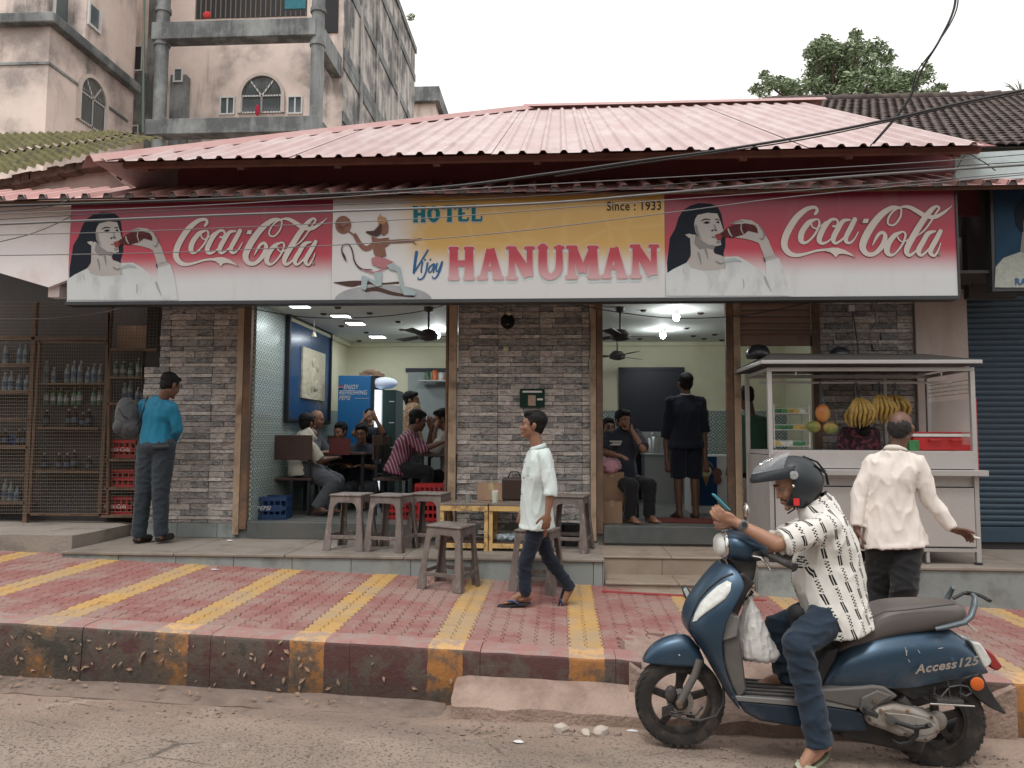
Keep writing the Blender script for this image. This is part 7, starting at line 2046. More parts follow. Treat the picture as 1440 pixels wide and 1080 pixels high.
for x in (CXl, CXr): cbar(V(x, CY0 + .02, ztop + 0.017), V(x, CY1 - .02, ztop + 0.017), 0.034, 'top_rail')
x0, x1, y0, y1 = at(1071, 512, CY0 - 0.12).x, at(1382, 512, CY0 - 0.12).x, CY0 - 0.12, CY1 + 0.14
zr = Zf(513)
b = MB(); b.rings([[V(x0, y0, zr), V(x1, y0, zr), V(x1, y1, zr), V(x0, y1, zr)], [V(x0, y0, zr + 0.035), V(x1, y0, zr + 0.035), V(x1, y1, zr + 0.035), V(x0, y1, zr + 0.035)]]); b.build('roof_tray', m_ss, fc_, bevel=0.004)
b = MB(); b.rings([[V(x0 + .004, y0 + .004, zr + 0.0355), V(x1 - .004, y0 + .004, zr + 0.0355), V(x1 - .004, y1, zr + 0.0355), V(x0 + .004, y1, zr + 0.0355)], [V(x0 + .2, 7.6, zr + 0.14), V(x1 - .30, 7.6, zr + 0.13), V(x1 - .30, 8.0, zr + 0.13), V(x0 + .2, 8.0, zr + 0.14)]]); b.build('roof_hip', m_roofdk, fc_)
b = MB(); b.box(x0 + .01, x1 - .01, y0 + .01, y1 - .01, zr - 0.003, zr - 0.001); b.build('roof_lining', m_roofdk, fc_)
def fpan(y0p, y1p, m, name, yo=-0.004, xa=CXl, xb=CXr, dd=0.02):
 b = MB(); b.box(xa, xb, CY0 + yo, CY0 + yo + dd, Zf(y1p), Zf(y0p)); return b.build(name, m, fc_, bevel=0.003)
fpan(634, 659, m_panel, 'front_panel', -0.024); fpan(667, 684, m_ss, 'front_panel', 0.01)
fpan(685, 767, m_panel, 'front_panel', -0.03, CXl + 0.03, at(1232, 700, CY0).x); fpan(685, 767, m_panel, 'front_panel', -0.03, at(1234, 700, CY0).x, CXr - 0.03)
b = MB(); b.box(CXl - 0.03, CXr + 0.06, CY0 - 0.12, CY0 - 0.026, Zf(668), Zf(660)); b.build('ledge', m_ss, fc_, bevel=0.004)
cbar(V(CXl, CY0, Zf(772)), V(CXr, CY0, Zf(772)), 0.035, 'bottom_rail'); cbar(V(CXl + .02, CY1, Zf(772)), V(CXr - .02, CY1, Zf(772)), 0.035, 'bottom_rail')
for px in (1193, 1302): x = at(px, 700, CY0).x; cbar(V(x, CY0 + 0.005, Zf(790)), V(x, CY0 + 0.005, Zf(773)), 0.03, 'short_leg')
b = MB(); b.box(CXl, CXr, CY0 + 0.025, CY1, Zf(640), Zf(634)); b.build('counter_top', m_panel, fc_)
b = MB(); b.box(CXl + .02, CXr - .02, CY0 + 0.03, CY1, Zf(770), Zf(766)); b.build('bottom_shelf', m_ss, fc_)
for x in (CXl, CXr): b = MB(); b.box(x - 0.012, x + 0.012, CY0 + 0.025, CY1 - 0.025, Zf(766), Zf(641)); b.build('side_panel', m_panel, fc_)
b = MB(); b.box(CXr + 0.022, CXr + 0.027, CY0 - 0.02, CY0 + 0.02, Zf(684), Zf(560)); b.build('red_strip', plain('red_edge_tape', (0.40, 0.035, 0.04), 0.5), fc_)
cbar(V(CXl, 7.7, Zf(534)), V(CXr, 7.7, Zf(534)), 0.022, 'hanging_rail')
for px in (1120, 1325): x = at(px, 530, CY0).x; cbar(V(x, CY0 + 0.02, Zf(528)), V(x, CY0 + 0.02, ztop), 0.014, 'bracket')
b = MB(); b.box(CXr - 0.004, CXr + 0.004, CY0 + 0.03, CY1 - 0.03, Zf(625), Zf(560)); b.build('side_glass', glass('cart_glass', (0.6, 0.62, 0.62), 0.05, 0.18), fc_)
b = MB()
for i in range(9): y = CY0 + 0.06 + i * 0.09; b.tube([V(CXr, y, Zf(552)), V(CXr, y, Zf(532))], 0.003, 4)
for i in range(4): b.tube([V(CXr, CY0 + .02, Zf(552 - i * 6)), V(CXr, CY1, Zf(552 - i * 6))], 0.003, 4)
b.build('side_grille', m_ss, fc_, fix=False)
def helmet_simple(p, r, label):
 r_ = thing('helmet', label, 'helmet', p); b = MB()
 b.lathe((0, 0, 0), [(0, 0), (r * .96, 0), (r * 1.02, r * 0.25), (r, r * 0.5), (r * 0.85, r * 0.86), (r * 0.5, r * 1.12), (r * .2, r * 1.19), (0, r * 1.2)], 24); b.build('shell', plain('black_helmet_shell', (0.02, 0.022, 0.026), 0.3, bump=0), r_, local=True, smooth=60)
 b = MB(); b.box(-r * .9, r * 0.9, -r * 1.12, -r * 0.8, r * 0.1, r * 0.2); b.build('peak', m_black2, r_, local=True, bevel=0.01)
helmet_simple(V(at(1066, 500, 7.95).x, 7.95, zr + 0.13), 0.12, 'black helmet on the left end of the cart roof')
helmet_simple(V(at(1181, 500, 7.8).x, 7.8, zr + 0.10), 0.105, 'black helmet on the middle of the cart roof')
m_ban = MT('banana_peel', 0.55); m_ban.color(m_ban.mix(m_ban.noise(22, 6, rough=0.7).smooth(0.50, 0.68) * 0.8, m_ban.mix(m_ban.noise(5, 3), (0.36, 0.215, 0.04), (0.44, 0.30, 0.085)), (0.08, 0.045, 0.02))); m_ban = m_ban.m
m_papo = MT('papaya_skin', 0.45); m_papo.color(m_papo.mix(m_papo.noise(7, 4).smooth(.4, .6), (0.46, 0.13, 0.03), (0.42, 0.22, 0.06))); m_papo = m_papo.m
m_papg = MT('green_papaya_skin', 0.45); m_papg.color(m_papg.mix(m_papg.noise(8, 4).smooth(.4, .6), (0.14, 0.17, 0.04), (0.46, 0.26, 0.06))); m_papg = m_papg.m
m_rope = plain('blue_rope', (0.10, 0.15, 0.18), 0.8)
def bananas(px, py, Y, n, label, sprd, seed, L=0.19):
 c = at(px, py, Y); r_ = thing('banana_bunch', label, 'bananas', c, 0, 'hanging bunches of bananas'); rg = random.Random(seed)
 k = 0
 for tier in range(3):
  m_ = n // 3
  for i in range(m_):
   a = (i / (m_ - 1) - 0.5) * 2 * sprd; yy = (-0.05 - 0.02 * tier) if tier < 2 else 0.05
   top = c + V(math.sin(a) * 0.035, yy * 0.4, -0.02 * tier)
   mid = top + V(math.sin(a) * 0.10 * (1 + 0.1 * tier), yy * 0.9 - 0.02, -L * 0.42 - 0.02 * tier)
   end = top + V(math.sin(a) * 0.075, yy * 0.2, -L - 0.015 * tier + rg.uniform(-0.015, 0.015))
   b = MB(); P = [top, top.lerp(mid, 0.45) + V(math.sin(a) * .02, -0.01, 0), mid, mid.lerp(end, 0.6) + V(math.sin(a) * .02, 0, 0), end]
   b.tube(P, [0.007, 0.015, 0.019, 0.015, 0.005], 7); b.build('banana', m_ban, r_, smooth=70); k += 1
 b = MB(); b.tube([c + V(0, 0, -0.06), c + V(0, 0, 0.02), V(c.x + 0.01, 7.7, Zf(534))], 0.012, 7); b.build('stalk', m_dkwood, r_)
 for q in (-0.035, 0.035):
  b = MB(); b.tube([c + V(q, -0.02, -0.05), V(c.x, 7.68, Zf(534))], 0.004, 5); b.build('string', m_rope, r_)
bananas(1207, 560, 7.62, 18, 'smaller browner bunch of bananas hanging from the cart rail', 0.8, 3, 0.215)
bananas(1237, 556, 7.66, 18, 'fuller yellow bunch of bananas, its left half, hanging beside the walking man in white', 0.85, 5, 0.21)
bananas(1256, 556, 7.74, 15, 'rightmost bunch of bananas on the cart rail', 0.9, 6, 0.19)
for (px, py, m, lab, rx, rz_) in ((1157, 581, m_papo, 'orange papaya hanging on top of two green ones', .072, .088), (1144, 600, m_papg, 'green and yellow papaya, left of the hanging pair',   .070, .058), (1168, 602, m_papg, 'green and yellow papaya, right of the hanging pair',   .072, .056)):
 c = at(px, py, 7.62); b = MB(); b.ell(c, (rx, 0, 0), (0, 0.048, 0), (0, 0, rz_), 18, 12); o = b.build('papaya', m, smooth=180); tag(o, lab, 'papaya')
c = at(1157, 575, 7.62); b = MB()
for q in (-0.02, 0, 0.02): b.tube([c + V(q * 2, -.03, -.05), c + V(q, 0, 0.06), V(c.x + q * .3, 7.68, Zf(534))], 0.003, 4)
o = b.build('string', m_rope); tag(o, 'thin blue net strings holding the three papayas', 'string')
c0, c1 = at(1086, 630, 7.7), at(1134, 576, 7.7)
rk = thing('wire_rack', 'three tier wire rack of snack packets at the left end of the cart', 'rack', (c0.x, 7.7, c0.z))
for z in (c0.z + 0.02, c0.z + 0.18, c0.z + 0.34):
 b = MB()
 for yy in (7.62, 7.85): b.tube([V(c0.x, yy, z), V(c1.x, yy, z)], 0.005, 5)
 for i in range(9): x = c0.x + (c1.x - c0.x) * i / 8; b.tube([V(x, 7.62, z), V(x, 7.85, z)], 0.003, 4)
 for yy in (7.62,): b.tube([V(c0.x, yy, z + 0.05), V(c1.x, yy, z + 0.05)], 0.004, 5)
 b.build('tier', m_ss, rk, fix=False)
for x in (c0.x, c1.x):
 for yy in (7.62, 7.85): b = MB(); b.tube([V(x, yy, c0.z), V(x, yy, c1.z + 0.05)], 0.007, 6); b.build('upright', m_ss, rk)
pk = [plain('packet_%s' % n_, c, 0.35, var=0.4, vs=25, bump=0.4, bs=25, bd=0.01) for n_, c in (('white', (0.5, 0.5, 0.47)), ('brown', (0.25, 0.13, 0.09)), ('green', (0.04, 0.16, 0.06)), ('gold', (0.45, 0.33, 0.08)))]
rg = random.Random(4)
for ti, z in enumerate((c0.z + 0.03, c0.z + 0.19, c0.z + 0.35)):
 for i in range(5):
  x = c0.x + 0.04 + i * (c1.x - c0.x - 0.06) / 4.5
  b = MB(); b.obox(V(x, 7.70 + rg.uniform(-.03, .05), z + 0.022), (0.035, 0, rg.uniform(-.008, .008)), (0, 0.04, 0.01), (0, 0, 0.02)); ci = rg.randrange(4)
  o = b.build('snack_packet', pk[ci], bevel=0.008)
  tag(o, '%s snack packet, %s from the left on the %s tier of the wire rack' % (('white', 'brown', 'green', 'gold')[ci], ('first', 'second', 'third', 'fourth', 'fifth')[i], ('lowest', 'middle', 'top')[ti]), 'packet', 'snack packets on the wire rack')
cz = Zf(634) + 0.002
bx = thing('cool_box', 'red plastic cool box with a white lid on the right end of the cart', 'cool box', (at(1330, 630, 7.6).x, 7.6, cz))
a, b_ = at(1285, 620, 7.55), at(1366, 620, 7.55)
b = MB(); b.box(a.x, b_.x, 7.55, 7.85, cz, cz + 0.13); b.build('tub', m_redp, bx, bevel=0.012)
b = MB(); b.box(a.x - 0.01, b_.x + 0.01, 7.54, 7.86, cz + 0.131, cz + 0.165); b.build('lid', m_wprint, bx, bevel=0.008)
b = MB(); b.box(a.x - 0.015, b_.x + 0.015, 7.535, 7.865, cz + 0.166, cz + 0.18); b.build('rim', m_redp, bx, bevel=0.004)
for q in (0.35, 0.72): x = a.x + (b_.x - a.x) * q; b = MB(); b.tube([V(x - 0.05, 7.55, cz + 0.1), V(x - 0.05, 7.52, cz + 0.1), V(x + 0.05, 7.52, cz + 0.1), V(x + 0.05, 7.55, cz + 0.1)], 0.008, 6); b.build('handle', m_redp, bx)
a = at(1280, 632, 7.6); b = MB(); b.box(a.x - 0.05, a.x + 0.04, 7.5, 7.6, cz, cz + 0.1); o = b.build('box', pk[2], bevel=0.004); tag(o, 'small green box left of the red cool box', 'box')
m_veg = plain('purple_red_bundle', (0.09, 0.03, 0.045), 0.7, var=0.9, vs=28, bump=0.8, bs=20, bd=0.02)
m_veg2 = plain('green_leaf_bundle', (0.06, 0.11, 0.03), 0.7, var=0.7, vs=28, bump=0.8, bs=20, bd=0.02)
b = MB(); c = at(1197, 433, WY - 0.05); b.box(c.x - 0.03, c.x + 0.03, WY - 0.07, WY - 0.03, c.z - 0.04, c.z + 0.03); o = b.build('socket_box', m_wprint); tag(o, 'small white socket box on the dark stone wall above the cart', 'socket')
cable([(1199, 437, 8.33), (1204, 470, 8.33), (1208, 503, 8.33)], 0.006, 'black wire hanging down from the small white socket box')
cable([(1226, 425, 8.3), (1232, 450, 8.3), (1222, 470, 8.3), (1230, 495, 8.3)], 0.003, 'thin crumpled wire right of the socket box')
cable([(1366, 370, 8.0), (1360, 385, 8.0), (1368, 398, 8.0), (1363, 412, 8.0)], 0.004, 'tangled wire on the plaster pier')
cable([(828, 430, 8.3), (830, 480, 8.3), (827, 520, 8.3)], 0.005, 'cable running down the right post of the centre wall')
# litter, stones, leaves
def rock(p, r, seed, m):
 rg = random.Random(seed); b = MB()
 b.ell(V(0, 0, 0), (r, 0, 0), (0, r * .8, 0), (0, 0, r * .6), 9, 6)
 b.v = [tuple(Vector(v) * (1 + 0.35 * mnoise.noise(Vector(v) / r * 1.3 + V(seed, 0, 0))) + V(0, 0, 0)) for v in b.v]
 a = rg.uniform(0, 3); b.v = [(v[0] * math.cos(a) - v[1] * math.sin(a), v[0] * math.sin(a) + v[1] * math.cos(a), v[2]) for v in b.v]
 o = b.build('stone', m, smooth=25); o.location = p; WM[o] = Matrix.Translation(p); return o
m_pale = plain('pale_rubble', (0.46, 0.40, 0.35), 0.95, var=0.25, vs=20, bump=0.8, bs=40, bd=0.01)
m_rubble = plain('brown_rubble', (0.26, 0.19, 0.16), 0.95, var=0.35, vs=20, bump=0.8, bs=40, bd=0.01)
def road_pt(px, py, dz=0.0):
 d = ray(px, py); t = (-0.002 - EYE) / (d.z + 0.03 * d.x); p = EYEV + d * t; p.z += dz; return p
for i, (px, py, r, m, lab) in enumerate(((789, 1000, 0.048, m_pale, 'pale jagged stone standing apart, left of the rubble by the step'), (842, 1014, 0.055, m_pale, 'largest pale block of the rubble at the kerb step'), (822, 1010, 0.035, m_pale, 'pale stone leaning left of the largest rubble block'), (803, 1008, 0.025, m_rubble, 'small brown stone in the middle of the rubble'), (866, 1020, 0.03, m_rubble, 'brown stone right of the largest rubble block'))):
 q = road_pt(px, py, r * 0.35); q.y = min(q.y, 4.64 - 0.02 * (i % 3))
 o = rock(q, r, i + 3, m); tag(o, lab, 'stone', 'stones by the kerb step')
grav = MB(); rg = random.Random(8)
for i in range(520):
 x = rg.uniform(-4.5, 3.4); y = 4.66 - abs(rg.gauss(0, 0.16))
 if y > 4.72: y = rg.uniform(4.40, 4.7)
 r = rg.uniform(0.004, 0.013); c = V(x, min(y, 4.95), road_z(x) + 0.008 + (0.02 if x < -.72 and y > 4.72 else 0)); k = len(grav.v)
 grav.add([c + V(r, 0, 0), c + V(0, r * rg.uniform(.6, 1), 0), c + V(-r, 0, 0), c + V(0, -r, 0), c + V(0, 0, r * .8), c - V(0, 0, r * .4)], [(0, 1, 4), (1, 2, 4), (2, 3, 4), (3, 0, 4), (1, 0, 5), (2, 1, 5), (3, 2, 5), (0, 3, 5)])
o = grav.build('gravel', m_rubble, fix=False); tag(o, 'loose grit and gravel along the foot of the kerb', 'gravel', kind='stuff')
m_paper = plain('white_paper', (0.62, 0.62, 0.62), 0.8, var=0.1)
def scrap(p, w, lab, flat=True, k=0):
 b = MB(); rg = random.Random(k); n = 7
 pts = [V(math.cos(2 * math.pi * i / n) * w * rg.uniform(.6, 1.1), math.sin(2 * math.pi * i / n) * w * .6 * rg.uniform(.6, 1.1), rg.uniform(0.002, 0.012)) for i in range(n)]
 c_ = V(0, 0, 0.014); b.add([c_] + pts, [(0, i + 1, (i + 1) % n + 1) for i in range(n)]); o = b.build('paper_scrap', m_paper, fix=False); o.location = p
 q = o.modifiers.new('s', 'SOLIDIFY'); q.thickness = 0.001; tag(o, lab, 'litter', 'scraps of white paper'); return o
scrap(atz(674, 948, road_z(-.4) + 0.12), 0.03, 'white scrap on the low broken step near the kerb corner', k=1)
scrap(road_pt(728, 1044), 0.035, 'white scrap of paper out on the road', k=2)
scrap(road_pt(890, 1029), 0.045, 'white crumpled paper beside the front wheel', k=3)
scrap(V(0.25, 4.62, 0.0), 0.03, 'white scrap lying among the rubble stones', k=9)
scrap(road_pt(1042, 1030), 0.04, 'white crumpled paper under the scooter', k=4)
scrap(road_pt(45, 965), 0.06, 'torn white paper at the left end of the kerb', k=5)
scrap(V(-3.2, 7.0, pav_z(-3.2, 7.0) + .006), 0.04, 'white scrap on the red pavers at the left, by the platform', k=6)
scrap(V(-1.75, 6.35, pav_z(-1.75, 6.35) + .006), 0.03, 'small white scrap on the pavers left of the lone stool', k=7)
scrap(V(-3.55, 8.1, 0.604), 0.05, 'white crumpled paper on the platform below the door post', k=8)
m_dleaf = plain('dry_leaf', (0.26, 0.17, 0.12), 0.8, var=0.5, vs=12, bump=0)
lf = MB(); rg = random.Random(21)
for i in range(150):
 x = -3.95 + 2.9 * rg.random() ** 1.5 if rg.random() < .8 else rg.uniform(-3.9, 0.2)
 on_face = rg.random() < 0.6
 if on_face: z = road_z(x) + rg.uniform(0.04, 0.98) * (pav_z(x, 5) - road_z(x)); c = V(x, 4.978 + 0.01 * (z > .3), z); n_ = V(rg.uniform(-.5, .5), -1, rg.uniform(.1, .8)).normalized()
 else: c = V(x, rg.uniform(4.72, 4.93), road_z(x) + 0.035); n_ = V(rg.uniform(-.6, .6), rg.uniform(-.8, .1), 1).normalized()
 a_, b2, _ = frame(n_); s_ = rg.uniform(0.012, 0.030); t_ = rg.uniform(0, 6.28); a2 = a_ * math.cos(t_) + b2 * math.sin(t_); b2 = n_.cross(a2)
 lf.add([c - a2 * s_, c - a2 * s_ * .2 - b2 * s_ * .45 + n_ * s_ * .3, c + a2 * s_, c - a2 * s_ * .1 + b2 * s_ * .45 + n_ * s_ * .35, c + n_ * 0.002], [(0, 1, 4), (1, 2, 4), (2, 3, 4), (3, 0, 4)])
o = lf.build('dry_leaves', m_dleaf, fix=False); tag(o, 'curled dry leaves stuck on the dirty kerb face and gutter', 'leaves', kind='stuff')
# the people in their places
c_mint = cloth('pale_mint_shirt', (0.56, 0.63, 0.62), 0.85); c_denim = cloth('dark_denim', (0.010, 0.015, 0.027), 0.85, 0.45); c_denim_t = cloth('blue_jeans', (0.017, 0.030, 0.050), 0.85, 0.5)
Y = 6.32
def A3(px, py, y): return at(px, py, y)
J = dict(head=A3(748, 599, Y), neck=A3(757, 632, Y), chest=A3(757, 668, Y), waist=A3(754, 703, Y), sL=A3(766, 641, Y - 0.18), sR=A3(751, 640, Y + 0.18), eL=A3(775, 688, Y - 0.23), wL=A3(770, 722, Y - 0.25), eR=A3(748, 686, Y + 0.22), wR=A3(737, 716, Y + 0.20),
   hL=A3(757, 736, Y - 0.08), hR=A3(753, 736, Y + 0.09), kL=A3(738, 792, Y - 0.07), aL=A3(738, 834, Y - 0.07), tL=A3(703, 850, Y - 0.10), kR=A3(773, 787, Y + 0.09), aR=A3(802, 826, Y + 0.09), tR=A3(788, 853, Y + 0.06), uR=V(0.75, 0, 0.65))
hs_ = {'L': (V(-0.10, 0, -1), V(-0.2, 1, 0), -1, dict(curl=0.6, spread=.5))}
w1 = person('thin man in a pale mint shirt and dark jeans walking left past the tables', J, (-1, -0.16, 0.03), sk_mid, c_mint, c_denim, hair='full', s=0.94, sleeve='elbow', hem=0.035, grow=0.020, hands=hs_, voxel=0.0065, cvox=0.009, fold_amp=0.010, legr=0.80, nose=1.0, wf=1.0)
collar(w1, J['neck'] + V(0, 0, 0.0), V(-1, -0.1, 0), c_mint, 0.062)
sandal(w1, J['aL'], J['tL'], m_black2, m_navy); sandal(w1, J['aR'], J['tR'], m_black2, m_navy, up=V(0.75, 0, 0.65).normalized())
b = MB(); b.obox(A3(745, 662, Y - 0.135), (0.030, 0.012, 0), (0, 0.006, 0), (0, 0, 0.040)); o = b.build('shirt_pocket', c_mint, w1, bevel=0.003)
m_btn = plain('shirt_button', (0.12, 0.12, 0.12), 0.4, bump=0)
for (px, py) in ((738, 650), (736, 672), (733, 695), (731, 718)):
 b = MB(); b.ell(A3(px, py, Y - 0.085), (0.006, 0, 0), (0, .006, 0), (0, 0, .006), 8, 5); b.build('button', m_btn, w1)
c_teal = cloth('bright_teal_shirt', (0.006, 0.14, 0.24), 0.6, 0.15); c_slate = cloth('slate_trousers', (0.022, 0.030, 0.040), 0.8, 0.25)
Y = 7.86
J = dict(head=A3(240, 543, Y - 0.02), neck=A3(229, 560, Y), chest=A3(222, 585, Y), waist=A3(220, 604, Y), sL=A3(204, 568, Y + 0.02), sR=A3(242, 572, Y - 0.04), eL=A3(199, 600, Y + 0.06), wL=A3(214, 616, Y + 0.25), eR=A3(250, 604, Y), wR=A3(241, 624, Y + 0.2),
   hL=A3(209, 628, Y), hR=A3(231, 628, Y), kL=A3(202, 693, Y), kR=A3(226, 693, Y), aL=A3(195, 752, Y), aR=A3(226, 750, Y), tL=A3(200, 757, Y + 0.2), tR=A3(231, 756, Y + 0.2))
w2 = person('man in a bright teal shirt and slate trousers, seen from behind with a grey backpack', J, (0.45, 0.9, -0.45), sk_dark, c_teal, c_slate, hair='short', sleeve='long', hem=None, tuck=True, grow=0.016, eyes=False, s=1.02, voxel=0.009, legr=1.12, fold_amp=0.008, hands={'L': (V(0, 1, 0.1), V(1, 0, 0), 1, {}), 'R': (V(0, 1, 0.1), V(-1, 0, 0), 1, {})})
for q in 'LR':
 b = MB(); a_, t_ = J['a' + q], J['t' + q]; b.cap(a_ + V(0, -0.03, -0.045), 0.042, a_ + V(0.03, 0.15, -0.05), 0.040, 14, 4); b.build('shoe', plain('black_shoe_' + q, (0.02, 0.015, 0.014), 0.35), w2, smooth=60)
b = MB(); b.tube([A3(200, 628, Y - .11), A3(220, 629, Y - 0.14), A3(238, 628, Y - .11)], [0.012, .016, .012], 8, flat=1.6); b.build('belt', m_black2, w2, smooth=60)
c_pack = cloth('grey_backpack_cloth', (0.06, 0.062, 0.066), 0.85, 0.2)
bp = thing('backpack', 'grey backpack hanging from the left shoulder of the man in teal', 'backpack', A3(180, 620, Y - 0.1))
b = MB(); c = A3(179, 588, Y - 0.06)
b.ell(c, (0.115, 0, 0.02), (0, 0.13, 0), (-0.03, 0, 0.225), 20, 12); b.ell(c + V(0.02, 0, -0.10), (0.12, 0, 0), (0, .13, 0), (0, 0, 0.12), 16, 10)
remesh(b, 'bag_body', 0.012, 2, c_pack, bp, amp=0.008, fold=(10, 10, 10))
b = MB(); b.ell(c + V(-0.03, -0.055, -0.09), (0.075, 0, 0), (0, 0.10, 0), (0, 0, 0.09), 16, 10); b.build('front_pocket', c_pack, bp, smooth=180)
b = MB(); b.tube([c + V(-0.03, -0.115, 0.10), c + V(0.03, -0.13, 0.02), c + V(0.07, -0.115, 0.0)], 0.006, 6); b.build('zip', m_black2, bp)
b = MB(); b.tube([c + V(0.06, -0.06, -0.17), c + V(0.13, -0.02, -0.05), A3(202, 575, Y - 0.08), A3(207, 560, Y - 0.03), A3(204, 570, Y + 0.12)], 0.022, 8, flat=0.4); b.build('strap', m_black2, bp, smooth=60)
c_white = cloth('ivory_shirt', (0.74, 0.67, 0.62), 0.8, 0.05); c_blk = cloth('black_trousers', (0.012, 0.012, 0.014), 0.8, 0.3)
Y = 5.9
J = dict(head=A3(1267, 603, Y), neck=A3(1259, 634, Y), chest=A3(1253, 672, Y), waist=A3(1252, 712, Y), sL=A3(1228, 648, Y + 0.05), sR=A3(1290, 650, Y - 0.05), eL=A3(1208, 698, Y + 0.05), wL=A3(1205, 742, Y), eR=A3(1306, 700, Y - 0.06), wR=A3(1340, 744, Y - 0.10),
   hL=A3(1243, 760, Y), hR=A3(1272, 760, Y), kL=A3(1235, 830, Y + 0.1), kR=A3(1272, 826, Y - 0.1), aL=A3(1212, 900, Y + 0.05), aR=A3(1264, 900, Y + 0.05), tL=A3(1225, 912, Y + 0.2), tR=A3(1277, 912, Y + 0.2))
w3 = person('balding man in an ivory shirt and black trousers, seen from behind before the cart', J, (0.62, 0.78, -0.05), sk_dark, c_white, c_blk, hair='balding', hairm=m_hairg, sleeve='long', hem=0.04, grow=0.030, eyes=False, s=1.06, voxel=0.0075, cvox=0.010, fold_amp=0.012, legr=1.15, hands={'L': (V(0, 0.1, -1), V(1, 0, 0), 1, dict(curl=.5)), 'R': (V(1, 0.1, -0.35), V(-0.2, -0.6, -1), -1, dict(curl=.7))}, wf=1.06)
collar(w3, J['neck'] + V(0, 0, -0.01), V(0.62, 0.78, 0), c_white, 0.072)
b = MB(); p = J['wR'] + V(0.13, 0.0, -0.055); b.cap(p, 0.012, p + V(0.05, 0, -0.01), 0.009, 10, 3); o = b.build('paper_roll', m_paper, smooth=60); tag(o, 'small white slip held in the right hand of the balding man', 'paper')
b = MB(); b.ell(J['head'] + V(-0.02, -0.01, 0.03), (0.01, 0, 0), (0, 0.01, 0), (0, 0, 0.01), 6, 4)
c_cream = cloth('cream_shirt', (0.50, 0.47, 0.40)); c_grey = cloth('grey_trousers', (0.07, 0.075, 0.085)); c_dkb = cloth('dark_shirt', (0.03, 0.035, 0.05)); c_navy = cloth('navy_tee', (0.010, 0.013, 0.024)); c_green = cloth('green_shirt', (0.05, 0.12, 0.08)); c_print = MT('patterned_shirt', 0.8)
c_print.color(c_print.mix(c_print.noise(28, 3).smooth(.45, .55), (0.30, 0.14, 0.10), (0.42, 0.32, 0.17))); c_print = c_print.m
c_stripe = MT('maroon_striped_shirt', 0.8); _x, _y, _z = c_stripe.xyz(); _u = (_x * 0.9 + _y * 0.35 + _z * 0.25) * (1 / 0.036)
c_stripe.color(c_stripe.mix(_u.fract().lt(0.25), (0.14, 0.022, 0.055), (0.38, 0.28, 0.31))); c_stripe = c_stripe.m
kw = dict(voxel=0.012, cvox=0.014)
def seated(hx, hy, Y, face_deg, hh=None, lean=0.0, k=1.0, desk=True, footy=None):
 H_ = A3(hx, hy, Y); a = R(face_deg); f = V(math.cos(a), math.sin(a), 0); l = V(-math.sin(a), math.cos(a), 0); hip = V(H_.x, Y, 0) - f * (0.05 + lean); zh = H_.z - 0.72 * k
 P = lambda fx, ly, z: V(hip.x, hip.y, z) + f * fx + l * ly
 return dict(head=H_, neck=P(0.0 + lean * .8, 0, H_.z - 0.13), chest=P(lean * .55, 0, H_.z - 0.34), waist=P(lean * .2, 0, H_.z - 0.52), sL=P(lean * .7, 0.18, H_.z - 0.20), sR=P(lean * .7, -0.18, H_.z - 0.20), eL=P(0.13 + lean, 0.22, H_.z - 0.45), eR=P(0.13 + lean, -0.22, H_.z - 0.45), wL=P(0.36 + lean, 0.10, H_.z - 0.42), wR=P(0.36 + lean, -0.10, H_.z - 0.42),
    hL=P(0, 0.09, zh), hR=P(0, -0.09, zh), kL=P(0.42, 0.12, zh - 0.0), kR=P(0.42, -0.12, zh), aL=P(0.40, 0.12, FZ + 0.08), aR=P(0.38, -0.12, FZ + 0.08), tL=P(0.6, 0.12, FZ + 0.01), tR=P(0.58, -0.12, FZ + 0.01))
J = seated(433, 597, 9.35, 40, lean=0.12); J['neck'] = A3(441, 608, 9.33)
J.update(kL=A3(474, 676, 9.35), kR=A3(470, 680, 9.15), aL=A3(464, 716, 9.2), aR=A3(446, 714, 9.05), tL=A3(480, 720, 9.1), tR=A3(462, 720, 8.95), hL=A3(425, 656, 9.5), hR=A3(425, 658, 9.3), chest=A3(427, 636, 9.38), waist=A3(424, 646, 9.4))
person('heavy man in a cream shirt and grey trousers seated with his back to the street', J, (0.5, 0.85, -0.2), sk_dark, c_cream, c_grey, hair='short', belly=0.03, grow=0.035, hem=0.10, eyes=False, legr=1.15, s=1.05, **kw)
J = seated(446, 590, 9.9, 0, lean=0.08); person('bald old man seated behind the man in the cream shirt', J, (1, -0.2, -0.2), sk_mid, c_grey, c_grey, hair=None, legs=False, **kw)
J = seated(478, 608, 10.3, -90, lean=0.1); w = person('person in a teal top with glasses seated behind the table, hand near the face', J, (-0.3, -1, -0.2), sk_mid, cloth('dusky_teal_top', (0.04, 0.08, 0.10)), c_grey, hair='full', legs=False, **kw)
J = seated(508, 610, 10.15, -90, lean=0.12); wg = person('young man with glasses in a dark shirt facing the street, arms on the table', J, (0.05, -1, -0.25), sk_mid, c_dkb, c_grey, hair='full', legs=True, **kw)
for Jh, wq in ((A3(508, 610, 10.15), wg),):
 for q in (-1, 1):
  b = MB(); c = Jh + V(q * 0.033, -0.105, 0.008); b.lathe(c, [(0.022, -0.002), (0.027, -0.002), (0.027, 0.002), (0.022, 0.002), (0.022, -0.002)], 14, V(0, 1, 0)); b.build('glasses_rim', m_black2, wq)
J = seated(520, 588, 10.6, -90, lean=0.05); J.update(eL=A3(498, 610, 10.35), wL=A3(512, 590, 10.35), eR=A3(538, 608, 10.35), wR=A3(530, 592, 10.3))
person('person with both hands raised to the head behind the young man with glasses', J, (0, -1, 0), sk_mid, c_dkb, c_grey, hair='full', legs=False, **kw)
